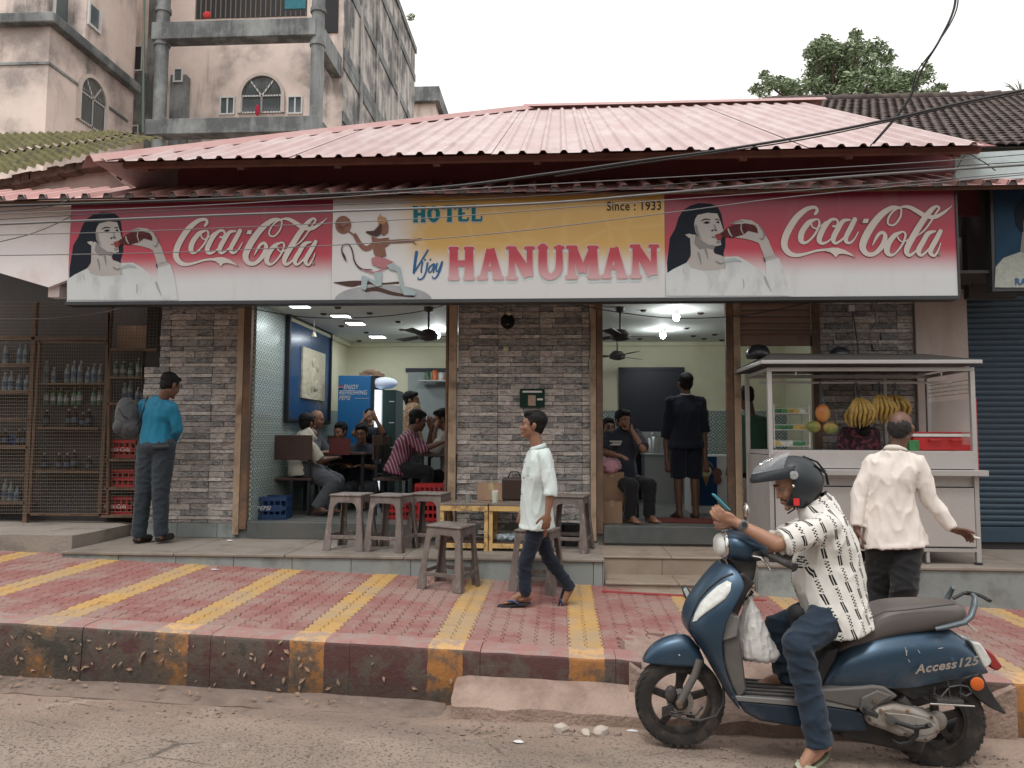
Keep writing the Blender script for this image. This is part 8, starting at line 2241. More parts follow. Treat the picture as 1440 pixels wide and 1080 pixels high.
J = stand(A3(580, 640, 10.3).x, 10.3, FZ, R(20), 1.66); J['head'] = A3(580, 564, 10.3)
person('standing man in a colourful patterned shirt at the back beside the fridge', J, (1, -0.1, 0), sk_mid, c_print, c_grey, hair='full', **kw)
J = seated(588, 592, 9.25, 5, lean=0.14); J.update(hL=A3(560, 656, 9.4), hR=A3(558, 658, 9.15), wL=A3(606, 590 + 16, 9.3), eL=A3(602, 634, 9.4), eR=A3(594, 632, 9.05), wR=A3(622, 622, 9.05), kL=A3(602, 664, 9.35), kR=A3(602, 666, 9.15), aL=A3(600, 700, 9.35), aR=A3(596, 700, 9.15), neck=A3(580, 607, 9.25), waist=A3(563, 644, 9.28), chest=A3(570, 626, 9.27))
person('man in a maroon striped shirt seated at the right of the left doorway', J, (1, 0.25, -0.35), sk_dark, c_stripe, c_blk, hair='full', sleeve='elbow', hem=0.08, **kw)
J = seated(620, 590, 9.6, 180, lean=0.1); J.update(wL=A3(612, 608, 9.45), wR=A3(606, 600, 9.5))
person('man in a pale shirt opposite the striped shirt, mostly hidden by the post', J, (-1, -0.3, -0.3), sk_mid, c_cream, c_blk, hair='full', sleeve='short', **kw)
J = seated(392, 600, 9.7, 0, lean=0.0); J['head'] = A3(378, 618, 9.6)
J = stand(A3(966, 700, 9.3).x, 9.3, FZ + 0.004, R(98), 1.72); c_ = J
J.update(wL=A3(938, 646, 9.3), wR=A3(992, 646, 9.25), eL=A3(937, 620, 9.35), eR=A3(990, 612, 9.3))
w5 = person('man in a black tee and shorts standing with his back to the street', J, (-0.25, 0.95, 0), sk_dark, c_navy, c_navy, hair='short', shorts=True, sleeve='short', hem=0.08, eyes=False, s=1.04, voxel=0.009, grow=0.020, belly=0.02, wf=1.0)
for q in 'LR': sandal(w5, J['a' + q], J['t' + q], m_black2, m_black2)
b = MB(); b.tube([J['neck'] + V(-0.07, -0.03, 0.01), J['neck'] + V(0, -0.075, 0.0), J['neck'] + V(0.07, -0.03, 0.01)], 0.006, 6); b.build('neckband', m_wprint, w5)
J = seated(877, 593, 9.0, -62, lean=0.02); J.update(sL=A3(895, 610, 8.95), sR=A3(855, 612, 9.05), eR=A3(850, 636, 8.85), wR=A3(868, 640, 8.7), eL=A3(905, 632, 8.75), wL=A3(889, 606, 8.8))
w6 = person('bearded man in a dark printed tee sitting in the right doorway, phone at ear', J, (0.35, -0.95, -0.1), sk_mid, c_dkb, c_blk, hair='full', beard=True, belly=0.05, grow=0.03, s=1.05, hem=0.06, **kw)
b = MB(); b.obox(A3(886, 598, 8.82), (0.008, 0, 0), (0, 0.035, 0), (0.01, 0, 0.07)); o = b.build('phone', m_black2, bevel=0.004); tag(o, 'dark phone held to the ear of the bearded man', 'phone')
b = MB(); p = A3(866, 623, 8.83)
for k_, (dx, dz, w_) in enumerate(((0, 0.02, 0.07), (0.01, 0, 0.055), (-0.005, -0.02, 0.06))): b.obox(p + V(dx, 0, dz), (w_, 0, 0), (0, 0.002, 0), (0, 0, 0.005))
b.build('shirt_print', m_wprint, w6)
J = seated(856, 603, 9.6, -80, lean=0.05); person('person half hidden behind the bearded man on the phone', J, (0.2, -1, 0), sk_mid, c_cream, c_grey, hair='full', legs=False, **kw)
J = stand(A3(1054, 600, 8.85).x, 8.85, PRZ, R(110), 1.66); J['head'] = A3(1048, 560, 8.85)
person('man in a green shirt standing behind the left end of the fruit cart', J, (-0.5, 0.8, -0.4), sk_dark, c_green, c_blk, hair='short', sleeve='long', eyes=False, **kw)
c_flor = MT('dark_floral_cloth', 0.8); c_flor.color(c_flor.mix(c_flor.noise(26, 3).smooth(.52, .58), (0.045, 0.02, 0.03), (0.24, 0.06, 0.09))); c_flor = c_flor.m
J = stand(A3(1205, 640, 8.05).x, 8.05, PRZ, R(100), 1.40); J.update(head=A3(1207, 588, 7.98), neck=A3(1208, 602, 8.0), sL=A3(1188, 608, 8.0), sR=A3(1228, 608, 8.0), chest=A3(1208, 622, 8.05))
person('woman in a dark floral dress bending behind the fruit cart under the bananas', J, (0.1, 0.9, -0.6), sk_dark, c_flor, c_blk, hair='long', eyes=False, sleeve='elbow', **kw)
J = seated(384, 622, 9.75, 60, lean=0.0); J['head'] = A3(388, 628, 9.75)
# the scooter
SCY = 4.50
t = MT('matte_blue_paint', 0.38, 0.55, 0.5)
_x, _y, _z = t.xyz()
_d = (_z * -1.0 + t.noise(5, 6) * 0.3).smooth(-0.42, -0.05) * t.noise(14, 7, rough=.7).smooth(.35, .6)
t.set('Roughness', _d * 0.4 + 0.36)
t.color(t.mix(t.noise(9, 7, rough=0.7).smooth(0.55, 0.75) * 0.22 + _d * 0.55, t.mix(t.noise(2, 3), (0.030, 0.064, 0.105), (0.042, 0.084, 0.135)), (0.19, 0.175, 0.16)))
t.set('Coat Weight', 0.25); t.set('Coat Roughness', 0.35); t.bump(t.noise(300, 2), 0.04, 0.001); m_sblue = t.m
m_sblack = plain('black_scooter_plastic', (0.022, 0.022, 0.024), 0.5, var=0.3, vs=8, bump=0.08, dirt=(0.10, 0.085, 0.07), da=0.55, ds=5)
m_sgrey = plain('grey_scooter_plastic', (0.105, 0.097, 0.092), 0.55, var=0.15, bump=0.1, dirt=(0.17, 0.145, 0.125), da=0.6, ds=6)
m_tyre = plain('tyre_rubber', (0.022, 0.020, 0.019), 0.85, var=0.3, bump=0.3, dirt=(0.12, 0.095, 0.08), da=0.75, ds=7)
m_alloy = plain('black_alloy', (0.025, 0.024, 0.024), 0.4, 0.3, dirt=(0.13, 0.10, 0.085), da=0.5, ds=12)
m_engine = plain('dusty_aluminium', (0.38, 0.36, 0.33), 0.5, 0.5, var=0.15, bump=0.1, dirt=(0.22, 0.17, 0.135), da=0.75, ds=5)
m_chrome = plain('chrome', (0.65, 0.64, 0.62), 0.15, 1.0, bump=0, dirt=(0.3, 0.27, 0.24), da=0.3, ds=9)
m_seat = plain('brown_grey_vinyl', (0.10, 0.086, 0.080), 0.45, var=0.12, bump=0.25, bs=300, bd=0.002, dirt=(0.15, 0.13, 0.12), da=0.4, ds=4)
m_lens = plain('clear_lamp_lens', (0.60, 0.61, 0.58), 0.08, var=0.35, vs=26, bump=0.3, bs=60, bd=0.004)
m_redlens = plain('red_tail_lens', (0.30, 0.03, 0.03), 0.15, bump=0)
m_olens = plain('orange_reflector', (0.60, 0.12, 0.02), 0.25, bump=0.3, bs=200)
scoo = thing('scooter', 'matte blue scooter with a brown seat parked along the kerb, its rider astride', 'scooter', (1.4, SCY, road_z(1.4)))
def c1(x, y, dy=0.0): return at(880 + x / 3.175, 720 + y / 3.175, SCY + dy)
def c2(x, y, dy=0.0): return at(1120 + x / 3.856, 800 + y / 3.856, SCY + dy)
def W_(v, y): return V(v.x, SCY + y, v.z)
def spart(mb, name, m, bevel=0, smooth=45, parent=None): return mb.build(name, m, parent or scoo, smooth=smooth, bevel=bevel)
def xz_prism(pts, y0, y1, fn):
 b = MB(); P = [fn(x, y, y0) for x, y in pts]; b.prism(P, V(0, y1 - y0, 0)); return b
def wheel(c, Rr, rr, wd, nsp, name_lab, hubm):
 w = bpy.data.objects.new('wheel', None); COL.objects.link(w); w.parent = scoo; w.location = WM[scoo].inverted() @ c; WM[w] = Matrix.Translation(c)
 ax = V(0, -1, 0)
 b = MB(); b.lathe((0, 0, 0), [(rr, -wd * .42), (Rr * .86, -wd * .5), (Rr * .95, -wd * .42), (Rr * .99, -wd * .2), (Rr, 0), (Rr * .99, wd * .2), (Rr * .95, wd * .42), (Rr * .86, wd * .5), (rr, wd * .42), (rr, -wd * .42)], 56, ax)
 b.build('tyre', m_tyre, w, smooth=40, local=True)
 b = MB()
 for i in range(36):
  a = 2 * math.pi * i / 36
  for s_, off in ((-1, 0), (1, .5)):
   a1 = a + off * math.pi / 18; c_, q = math.cos(a1), math.sin(a1); rad = V(c_, 0, q); tan = V(-q, 0, c_)
   b.obox(rad * Rr * .962 + V(0, s_ * wd * .36, 0) , rad * Rr * .022, V(0, wd * .10, 0) + tan * .018, tan * Rr * .030)
 b.build('tread', m_tyre, w, local=True)['kind'] = 'stuff'
 b = MB(); b.lathe((0, 0, 0), [(rr * 1.02, -wd * .40), (rr * 1.02, wd * .40), (rr * .90, wd * .40), (rr * .86, 0), (rr * .90, -wd * .40), (rr * 1.02, -wd * .40)], 48, ax); b.build('rim', m_alloy, w, smooth=40, local=True)
 for i in range(nsp):
  a = 2 * math.pi * i / nsp + 0.3; rad = V(math.cos(a), 0, math.sin(a)); tan = V(-math.sin(a), 0, math.cos(a))
  b = MB(); b.rings([[rad * (rr * .15) + tan * u * .022 + V(0, v * .016, 0) for u, v in ((-1, -1), (1, -1), (1, 1), (-1, 1))], [rad * rr * .93 + tan * u * .016 + V(0, v * .014, 0) for u, v in ((-1, -1), (1, -1), (1, 1), (-1, 1))]]); b.build('spoke', m_alloy, w, local=True, bevel=0.004)
 b = MB(); b.lathe((0, 0, 0), [(0, -.05), (.03, -.05), (.055, -.03), (.055, .03), (.03, .05), (0, .05)], 24, ax); b.build('hub', hubm, w, smooth=40, local=True)
 return w
WF, WR = at(955, 984, SCY), at(1314, 1011, SCY)
rF, rR = 0.250, 0.258
wheel(WF, rF, 0.180, 0.098, 5, '', m_sblack); wheel(WR, rR, 0.155, 0.105, 5, '', m_engine)
b = MB(); b.lathe(WF + V(0, -.045, 0), [(.045, 0), (.075, 0), (.075, .004), (.045, .004), (.045, 0)], 28, V(0, 1, 0)); spart(b, 'brake_disc', m_engine)
b = MB(); b.tube([W_(c1(318, 640), -.085), W_(c1(300, 700), -.085), W_(c1(228, 836), -.085)], [.022, .022, .020], 12); spart(b, 'fork_leg', m_sgrey, smooth=50)
b = MB(); b.tube([W_(c1(318, 640), .085), W_(c1(228, 836), .085)], [.022, .020], 12); spart(b, 'fork_leg', m_sgrey, smooth=50)
b = MB(); b.cyl(W_(c1(228, 836), -.118), W_(c1(228, 836), -.02), .017, n=12); b.cyl(W_(c1(228, 836), -.126), W_(c1(228, 836), -.118), .010, n=6); spart(b, 'axle_nut', m_rust)
b = MB(); b.tube([W_(c1(180, 880), -.07), W_(c1(240, 895), -.09), W_(c1(320, 905), -.09), W_(c1(390, 885), -.09), W_(c1(425, 830), -.08), W_(c1(425, 760), -.06)], .008, 8); b.tube([W_(c1(190, 870), -.08), W_(c1(300, 880), -.095), W_(c1(330, 845), -.09)], .006, 6); spart(b, 'brake_cable', m_sblack, smooth=60)
b = MB(); b.ell(W_(c1(195, 800), -.055), (.035, 0, 0), (0, .022, 0), (0, 0, .05), 12, 8); b.obox(W_(c1(180, 870), -.06), (.03, 0, .01), (0, .018, 0), (0, 0, .022)); spart(b, 'brake_caliper', m_sblack)
st_ = [(75, 655, .02), (88, 622, .045), (125, 583, .062), (165, 560, .07), (210, 546, .074), (262, 538, .075), (300, 566, .075), (330, 612, .072), (342, 642, .066)]
b = MB(); rs = []
for x, y, w in st_:
 top = c1(x, y); zb = c1(x, 664 + (x - 75) * 0.055).z - (0.0 if x < 300 else -0.0)
 zb = min(zb, top.z - .004); hgt = top.z - zb
 rs.append([V(top.x, SCY - w, zb), V(top.x, SCY - w * 1.0, zb + hgt * .45), V(top.x, SCY - w * .80, zb + hgt * .80), V(top.x, SCY - w * .4, zb + hgt * .97), V(top.x, SCY, top.z), V(top.x, SCY + w * .4, zb + hgt * .97), V(top.x, SCY + w * .80, zb + hgt * .80), V(top.x, SCY + w, zb + hgt * .45), V(top.x, SCY + w, zb)])
b.rings(rs, closed=False, caps=False); o = spart(b, 'front_fender', m_sblue, smooth=60); q = o.modifiers.new('sub', 'SUBSURF'); q.levels = q.render_levels = 2; q = o.modifiers.new('s', 'SOLIDIFY'); q.thickness = .006
b = MB(); p = c1(240, 640, -.078); b.ell(p, (.006, 0, 0), (0, .003, 0), (0, 0, .006), 8, 5); b.build('rivet', m_chrome, scoo)
AR = [(226, 425, 466, .10), (240, 400, 485, .135), (270, 372, 515, .165), (305, 345, 528, .19), (340, 318, 520, .20), (400, 277, 482, .215), (450, 256, 452, .22), (500, 247, 437, .22), (540, 262, 428, .215), (600, 320, 426, .20), (680, 362, 440, .19), (740, 398, 462, .185), (800, 432, 492, .18), (835, 450, 503, .18), (852, 466, 506, .178)]
def apron_sec(i):
 y, xf, xr, w = AR[i]; f = c1(xf, y); r = c1(xr, y, -w * .9); return f.x, r.x, (f.z + r.z) / 2, w
b = MB(); rs = []; NA = 26
def apx(xf, xr, w, th):
 return V(xr - (xr - xf) * (abs(math.cos(th)) ** 0.75), SCY + w * math.sin(th), 0)
for i in range(len(AR)):
 xf, xr, z, w = apron_sec(i); row_ = []
 for k in range(NA + 1):
  th = -math.pi / 2 + math.pi * k / NA; p = apx(xf, xr, w, th); p.z = z; row_.append(p)
 rs.append(row_)
b.rings(rs, closed=False, caps=False)
o = spart(b, 'leg_shield', m_sblue, smooth=60); q = o.modifiers.new('sub', 'SUBSURF'); q.levels = q.render_levels = 2; q = o.modifiers.new('s', 'SOLIDIFY'); q.thickness = .006
def apron_pt(x, y, off=0.004):
 yy = -0.12
 for _ in range(14):
  p = c1(x, y, yy)
  i = 0
  while i < len(AR) - 2 and apron_sec(i + 1)[2] > p.z: i += 1
  a, b_ = apron_sec(i), apron_sec(i + 1); t_ = min(1, max(0, (a[2] - p.z) / (a[2] - b_[2])))
  xf, xr, w = [a[j] + (b_[j] - a[j]) * t_ for j in (0, 1, 3)]
  k = min(1, max(0.0, (xr - p.x) / (xr - xf))); cth = k ** (1 / 0.75); yy = -w * math.sqrt(max(0, 1 - cth * cth))
 return V(p.x, SCY + yy - off, p.z)
def apron_patch(poly, name, m, off):
 b = MB(); c = (sum(p[0] for p in poly) / len(poly), sum(p[1] for p in poly) / len(poly)); n = len(poly)
 rs = [[apron_pt(c[0] + (x - c[0]) * k, c[1] + (y - c[1]) * k, o_) for x, y in poly] for k, o_ in ((1.03, -0.002), (1.0, off), (.8, off + .006), (.5, off + .009), (.2, off + .010))]
 b.rings(rs, closed=True, caps=False); b.add([rs[-1][i] for i in range(n)], [tuple(range(n))]); return spart(b, name, m, smooth=60)
apron_patch([(300, 488), (312, 450), (335, 405), (370, 365), (410, 330), (450, 308), (470, 318), (466, 350), (445, 385), (400, 420), (350, 455), (315, 485)], 'indicator_lens', m_lens, .006)
b = MB(); pts = [(232 + 8, 500), (258, 440), (290, 375), (330, 330), (385, 285), (440, 262)]
b.tube([apron_pt(x + 38, y + 12, .004) for x, y in pts], .006, 6); spart(b, 'panel_groove', m_sblack, smooth=60)
b = MB(); b.tube([apron_pt(283, 520, .0), apron_pt(290, 540, .0), apron_pt(330, 610, .0)], .004, 6); spart(b, 'panel_groove', m_sblack, smooth=60)
b = xz_prism([(250, 340), (270, 328), (300, 372), (296, 384), (268, 392)], .22, .26, c1); spart(b, 'indicator_housing', m_sblack, .006); b = xz_prism([(256, 345), (270, 337), (290, 372), (272, 382)], .214, .219, c1); spart(b, 'indicator_glass', m_lens)
spart(xz_prism([(430, 578), (500, 470), (512, 560), (540, 790), (530, 815), (500, 835), (470, 770), (440, 680)], -.165, .165, c1), 'inner_shield', m_sgrey, .012)
spart(xz_prism([(452, 448), (512, 470), (500, 560), (428, 580), (440, 500)], -.185, .165, c1), 'glove_box', plain('dusty_grey_plastic', (0.17, 0.165, 0.16), 0.5, dirt=(0.26, 0.24, 0.22), da=.6, ds=8), .010)
spart(xz_prism([(480, 290), (530, 268), (578, 318), (545, 365), (500, 472), (455, 448), (505, 350), (525, 300)], -.10, .10, c1), 'steering_cover', m_sblack, .012)
spart(xz_prism([(462, 200), (590, 200), (584, 260), (572, 312), (530, 300), (488, 262)], -.085, .085, c1), 'column_cover', m_sblack, .014)
def loft_x(stations, fn, name, m, sub=2, nn=16, p=0.8, cap=True, dy=0.0):
 b = MB(); rs = []
 for x, yt, yb, w in stations:
  a, q = fn(x, yt), fn(x, yb); zc_, hz = (a.z + q.z) / 2, (a.z - q.z) / 2; xx = (a.x + q.x) / 2
  rs.append([V(xx, SCY + dy + w * math.copysign(abs(math.cos(t_)) ** p, math.cos(t_)), zc_ + hz * math.copysign(abs(math.sin(t_)) ** p, math.sin(t_))) for t_ in [2 * math.pi * k / nn for k in range(nn)]])
 b.rings(rs, True, cap); o = spart(b, name, m, smooth=60)
 if sub: q = o.modifiers.new('sub', 'SUBSURF'); q.levels = q.render_levels = sub
 return o
loft_x([(432, 88, 204, .10), (440, 80, 208, .13), (480, 78, 215, .15), (520, 86, 222, .15), (560, 104, 222, .13), (600, 130, 200, .10), (636, 158, 182, .05)], c1, 'handlebar_cowl', m_sblue)
loft_x([(395, 128, 170, .05), (402, 108, 188, .09), (418, 95, 200, .11), (438, 90, 203, .115)], c1, 'headlamp', m_lens)
loft_x([(418, 86, 206, .105), (434, 80, 209, .128), (446, 79, 210, .135)], c1, 'headlamp_rim', m_chrome)
b = MB(); b.tube([W_(c1(575, 165), -.10), W_(c1(600, 172), -.17), W_(c1(640, 190), -.30)], [.016, .016, .016], 12); spart(b, 'handlebar', m_sblack)
b = MB(); a_, q_ = W_(c1(605, 172), -.20), W_(c1(668, 200), -.36); b.tube([a_, a_.lerp(q_, .1), a_.lerp(q_, .92), q_], [.021, .019, .019, .023], 14); spart(b, 'grip', m_sblack, smooth=50)
b = MB(); a_, q_ = W_(c1(605, 172), .20), W_(c1(650, 190), .36); b.tube([a_, q_], [.02, .02], 12); spart(b, 'grip', m_sblack, smooth=50)
b = MB(); b.tube([W_(c1(538, 178), -.16), W_(c1(565, 180), -.20), W_(c1(580, 205), -.26), W_(c1(582, 222), -.30)], .007, 8); spart(b, 'brake_lever', m_chrome, smooth=60)
b = MB(); b.ell(W_(c1(560, 180), -.135), (.04, 0, 0), (0, .02, 0), (0, 0, .028), 12, 8); spart(b, 'switch_block', m_sblack)
b = MB(); b.tube([W_(c1(560, 120), .18), W_(at(1066, 740, SCY), .22)], .006, 6); b.ell(W_(at(1062, 722, SCY), .22), (.018, 0, 0), (0, .05, 0), (0, 0, .042), 14, 8); spart(b, 'mirror', m_chrome, smooth=60)
pf = lambda x, y, dy=0: at(x, y, SCY + dy)
b = MB(); A_, B_ = pf(1030, 978, -.17), pf(1152, 986, -.17); b.prism([A_, B_, V(B_.x, B_.y, B_.z - .02), V(A_.x, A_.y, A_.z - .02)], V(0, .34, 0)); spart(b, 'floorboard', m_sgrey, .006)
for k in range(5): y_ = -.13 + k * .065; b = MB(); b.bar(W_(V(A_.x + .05, 0, A_.z + .001), y_), W_(V(B_.x - .03, 0, B_.z + .001), y_), .02, .006); spart(b, 'floor_rib', m_sblack)
b = MB(); b.prism([pf(x, y, -.185) for x, y in ((1034, 979), (1122, 985), (1157, 983), (1209, 991), (1204, 999), (1156, 992), (1120, 993), (1037, 986))], V(0, .02, 0)); spart(b, 'silver_strip', plain('dull_silver_paint', (0.22, 0.215, 0.21), 0.45, 0.3), .003)
b = MB(); b.prism([pf(x, y, -.178) for x, y in ((1036, 985), (1120, 992), (1156, 991), (1203, 998), (1218, 1006), (1222, 1030), (1180, 1030), (1132, 1025), (1070, 1015), (1048, 1003))], V(0, .34, 0)); spart(b, 'side_skirt', plain('dark_blue_plastic', (0.012, 0.025, 0.045), 0.4, dirt=(.09, .08, .07), da=.5, ds=6), .015)
BD = [(122, 622, 650, .09), (150, 580, 652, .12), (200, 510, 650, .15), (250, 458, 648, .17), (300, 420, 646, .18), (380, 383, 645, .188), (450, 360, 648, .192), (520, 346, 652, .192), (600, 333, 650, .19), (700, 322, 632, .178), (800, 322, 610, .160), (870, 335, 598, .14), (945, 388, 588, .115), (1000, 478, 575, .09), (1034, 545, 566, .06)]
b = MB(); rs = []
for x, yt, yb, w in BD:
 T, B_ = c2(x, yt, -w * .8), c2(x, yb, -w * .95); X_ = (T.x + B_.x) / 2; h = T.z - B_.z
 half = [(w * .90, 0), (w * 1.0, .18), (w * 1.03, .45), (w * .98, .70), (w * .86, .80), (w * .80, .86), (w * .60, .96), (w * .3, 1.0), (0, 1.0)]
 rs.append([V(X_, SCY - a_, B_.z + h * k) for a_, k in half] + [V(X_, SCY + a_, B_.z + h * k) for a_, k in half[-2::-1]])
b.rings(rs, False, False); o = spart(b, 'side_panel', m_sblue, smooth=60); q = o.modifiers.new('sub', 'SUBSURF'); q.levels = q.render_levels = 2
spart(xz_prism([(500, 640), (760, 604), (1000, 572), (960, 600), (850, 640), (760, 660), (640, 720), (580, 690)], -.12, .12, c2), 'tail_underside', m_sblack, .02)
spart(xz_prism([(120, 640), (500, 640), (740, 640), (800, 720), (560, 780), (380, 800), (140, 760)], -.10, .12, c2), 'frame_cover', m_sblack, .02)
loft_x([(168, 440, 462, .06), (190, 412, 455, .09), (235, 360, 440, .115), (300, 300, 415, .135), (360, 245, 390, .15), (420, 190, 368, .158), (520, 168, 342, .16), (650, 163, 322, .158), (780, 163, 303, .148), (850, 168, 290, .13), (882, 190, 262, .10)], c2, 'seat', m_seat, p=.62)
b = MB(); b.tube([c2(x, y, -.163) for x, y in ((300, 330), (380, 275), (480, 232), (600, 222), (740, 205), (860, 190))], .0035, 6); spart(b, 'seat_seam', m_sblack, smooth=60)
spart(xz_prism([(105, 540), (160, 440), (235, 430), (215, 500), (140, 640), (100, 645), (96, 600)], -.12, .12, c2), 'seat_front_panel', m_sblack, .015)
spart(xz_prism([(130, 655), (350, 640), (420, 632), (480, 640), (555, 692), (500, 725), (440, 748), (340, 762), (130, 712)], -.192, -.12, c2), 'side_trim', m_sgrey, .012)
spart(xz_prism([(355, 700), (440, 660), (520, 690), (470, 720), (420, 755), (370, 790), (345, 770)], -.21, -.19, c2), 'trim_bracket', m_sgrey, .006)
b = MB(); b.tube([c2(375, 755, -.19), c2(395, 775, -.28)], .015, 10); b.obox(c2(400, 778, -.26), (.03, 0, -.01), (0, .03, 0), (.004, 0, .012)); spart(b, 'foot_peg', m_sblack, .003)
b = MB(); b.lathe(c2(422, 714, -.215), [(0, 0), (.011, 0), (.011, .008), (0, .008)], 10, V(0, -1, 0)); spart(b, 'bolt', m_rust)
spart(xz_prism([(366, 812), (400, 775), (445, 748), (520, 738), (640, 760), (750, 790), (780, 830), (786, 875), (765, 920), (715, 948), (660, 942), (600, 915), (565, 915), (500, 885), (400, 850)], -.20, -.09, c2), 'engine_cover', m_engine, .022)
spart(xz_prism([(480, 780), (600, 790), (700, 812), (760, 850), (750, 890), (700, 905), (640, 900), (540, 850)], -.208, -.199, c2), 'cover_plate', m_engine, .004)
for (x, y) in ((395, 815), (455, 765), (600, 770), (730, 805), (765, 880), (700, 925), (590, 895), (430, 845)): b = MB(); b.lathe(c2(x, y, -.198), [(0, 0), (.008, 0), (.008, .010), (0, .010)], 6, V(0, -1, 0)); spart(b, 'cover_bolt', m_rust)
b = MB(); b.tube([c2(515, 818, -.23), c2(560, 838, -.24), c2(640, 862, -.25), c2(700, 855, -.25), c2(725, 845, -.29)], [.018, .012, .012, .012, .014], 8); b.cyl(c2(512, 818, -.18), c2(512, 818, -.245), .024, n=14); spart(b, 'kick_lever', m_sblack, smooth=50)
b = MB(); b.tube([c2(655, 850, -.22), c2(650, 900, -.21), c2(610, 940, -.20), c2(560, 950, -.18), c2(520, 925, -.16)], .013, 8); spart(b, 'stand', m_sblack, smooth=60)
b = MB(); b.obox(c2(450, 880, -.05), (.22, 0, -.04), (0, .07, 0), (0.02, 0, .06)); b.obox(c2(230, 850, 0), (.16, 0, -.01), (0, .08, 0), (0, 0, .03)); spart(b, 'engine_block', m_sblack, .02)
b = MB(); b.tube([c2(560, 700, -.13), c2(700, 860, -.12)], .03, 10); spart(b, 'shock_absorber', m_sblack)
b = MB(); b.tube([c2(500, 900, .15), c2(760, 880, .17), c2(940, 820, .18)], [.03, .05, .05], 12); spart(b, 'exhaust', m_sblack, smooth=60)
spart(xz_prism([(900, 600), (1010, 575), (1045, 640), (1080, 700), (1140, 780), (1135, 792), (1050, 752), (985, 705), (940, 660)], -.075, .075, c2), 'mudguard_flap', m_sblack, .01)
b = MB()
for pts in ([(750, 640), (745, 680), (780, 700), (830, 640), (890, 630), (930, 640), (950, 670), (920, 690), (880, 670)], [(820, 610), (830, 700), (850, 700)], [(890, 620), (885, 710), (905, 715)]): b.tube([c2(x, y, -.17) for x, y in pts], .006, 6)
spart(b, 'guard_loop', m_sblack, smooth=60)
spart(xz_prism([(725, 728), (968, 742), (970, 750), (725, 738)], -.26, -.13, c2), 'foot_guard', m_chrome, .002)
spart(xz_prism([(765, 706), (910, 714), (910, 730), (765, 724)], -.22, -.14, c2), 'guard_support', m_sblack, .002)
b = MB(); b.lathe(c2(979, 623, -.14), [(.036, -.01), (.036, .004), (.030, .008), (0, .009)], 24, V(0, -1, 0)); spart(b, 'orange_reflector', m_olens, smooth=50)
b = MB(); b.lathe(c2(979, 623, -.138), [(.040, -.02), (.040, .003), (.036, .003)], 24, V(0, -1, 0)); spart(b, 'reflector_ring', m_sblack, smooth=50)
for sg in (-1, 1):
 b = MB(); P0 = [(943, 392), (1000, 402), (1042, 450), (1086, 512), (1076, 530), (1036, 552), (1015, 520), (980, 460)]
 b.prism([W_(c2(x, y, -.10), sg * (.118 - (x - 940) * .0004)) for x, y in P0], V(0, -sg * .09, 0)); spart(b, 'tail_lamp', m_lens, .010)
b = MB(); b.prism([W_(c2(x, y, 0), -.06) for x, y in ((1000, 420), (1045, 452), (1088, 515), (1060, 540), (1020, 520))], V(0, .12, 0)); spart(b, 'brake_light', m_redlens, .01)
spart(xz_prism([(930, 292), (985, 340), (985, 350), (930, 305)], -.03, .03, c2), 'seat_lock_cover', m_chrome, .003)
m_rail = plain('grey_blue_grab_rail', (0.10, 0.125, 0.14), 0.4, 0.3, bump=0)
for sg in (-1, 1):
 b = MB(); b.tube([W_(c2(x, y, -.15), sg * w) for x, y, w in ((745, 322, .165), (800, 310, .17), (900, 288, .165), (945, 258, .15), (972, 205, .135), (984, 160, .12), (980, 148, .10))], [.014, .018, .020, .021, .020, .017, .012], 10, flat=.75); spart(b, 'grab_rail', m_rail, smooth=60)
b = MB(); b.tube([W_(c2(x, y, 0), w) for x, y, w in ((985, 150, -.115), (985, 143, -.06), (985, 141, 0), (985, 143, .06), (985, 150, .115))], .013, 10, flat=.7); b.tube([c2(x, y, .10) for x, y in ((980, 140), (905, 132), (850, 162))], .010, 8); spart(b, 'rail_bridge', m_sblack, smooth=60)
p = c2(642, 566, -.205); q = c2(950, 520, -.17)
rot = Matrix.Rotation(math.atan2(q.y - p.y, q.x - p.x), 4, 'Z') @ Matrix.Rotation(-math.atan2(q.z - p.z, q.x - p.x), 4, 'Y') @ Matrix.Rotation(R(90), 4, 'X')
text_obj('Access125', 0.062, p + V(0, -.006, 0), scoo, m_chrome, extrude=0.002, shear=0.35, bold=0.0016, name='model_lettering', rot=rot, xs=1.22)
m_bag = plain('thin_white_plastic', (0.62, 0.60, 0.58), 0.4, var=0.06, vs=9, bump=0.5, bs=16, bd=0.02)
bagt = thing('carrier_bag', 'white plastic carrier bag hanging from the hook of the scooter', 'bag', c1(560, 640, 0))
b = MB(); rs = []
for x, y, wx_, wy in ((557, 372, .010, .012), (552, 400, .028, .025), (560, 450, .050, .04), (565, 500, .072, .06), (572, 560, .098, .075), (582, 610, .112, .085), (592, 640, .118, .085), (592, 656, .10, .07)):
 c = c1(x, y, -.03); rs.append([c + V(wx_ * math.cos(t_) * (1 + .10 * math.sin(5 * t_ + y * .01)), wy * math.sin(t_) * (1 + .1 * math.cos(4 * t_)), 0.008 * math.cos(3 * t_) * (y > 640)) for t_ in [2 * math.pi * k / 28 for k in range(28)]])
b.rings(rs); remesh(b, 'bag_body', .008, 1, m_bag, bagt, amp=.008, fold=(30, 30, 7))
b = MB(); c = c1(557, 372, -.03); b.tube([c1(548, 400, -.04), c1(545, 372, -.04), c1(556, 356, -.03), c1(570, 372, -.02), c1(566, 400, -.02)], .007, 6, flat=.4); b.build('bag_handle', m_bag, bagt, smooth=60)
b = MB(); b.tube([c1(535, 395, -.02), c1(548, 380, -.03), c1(566, 352, -.03)], .010, 8); spart(b, 'bag_hook', m_sblack, smooth=60)
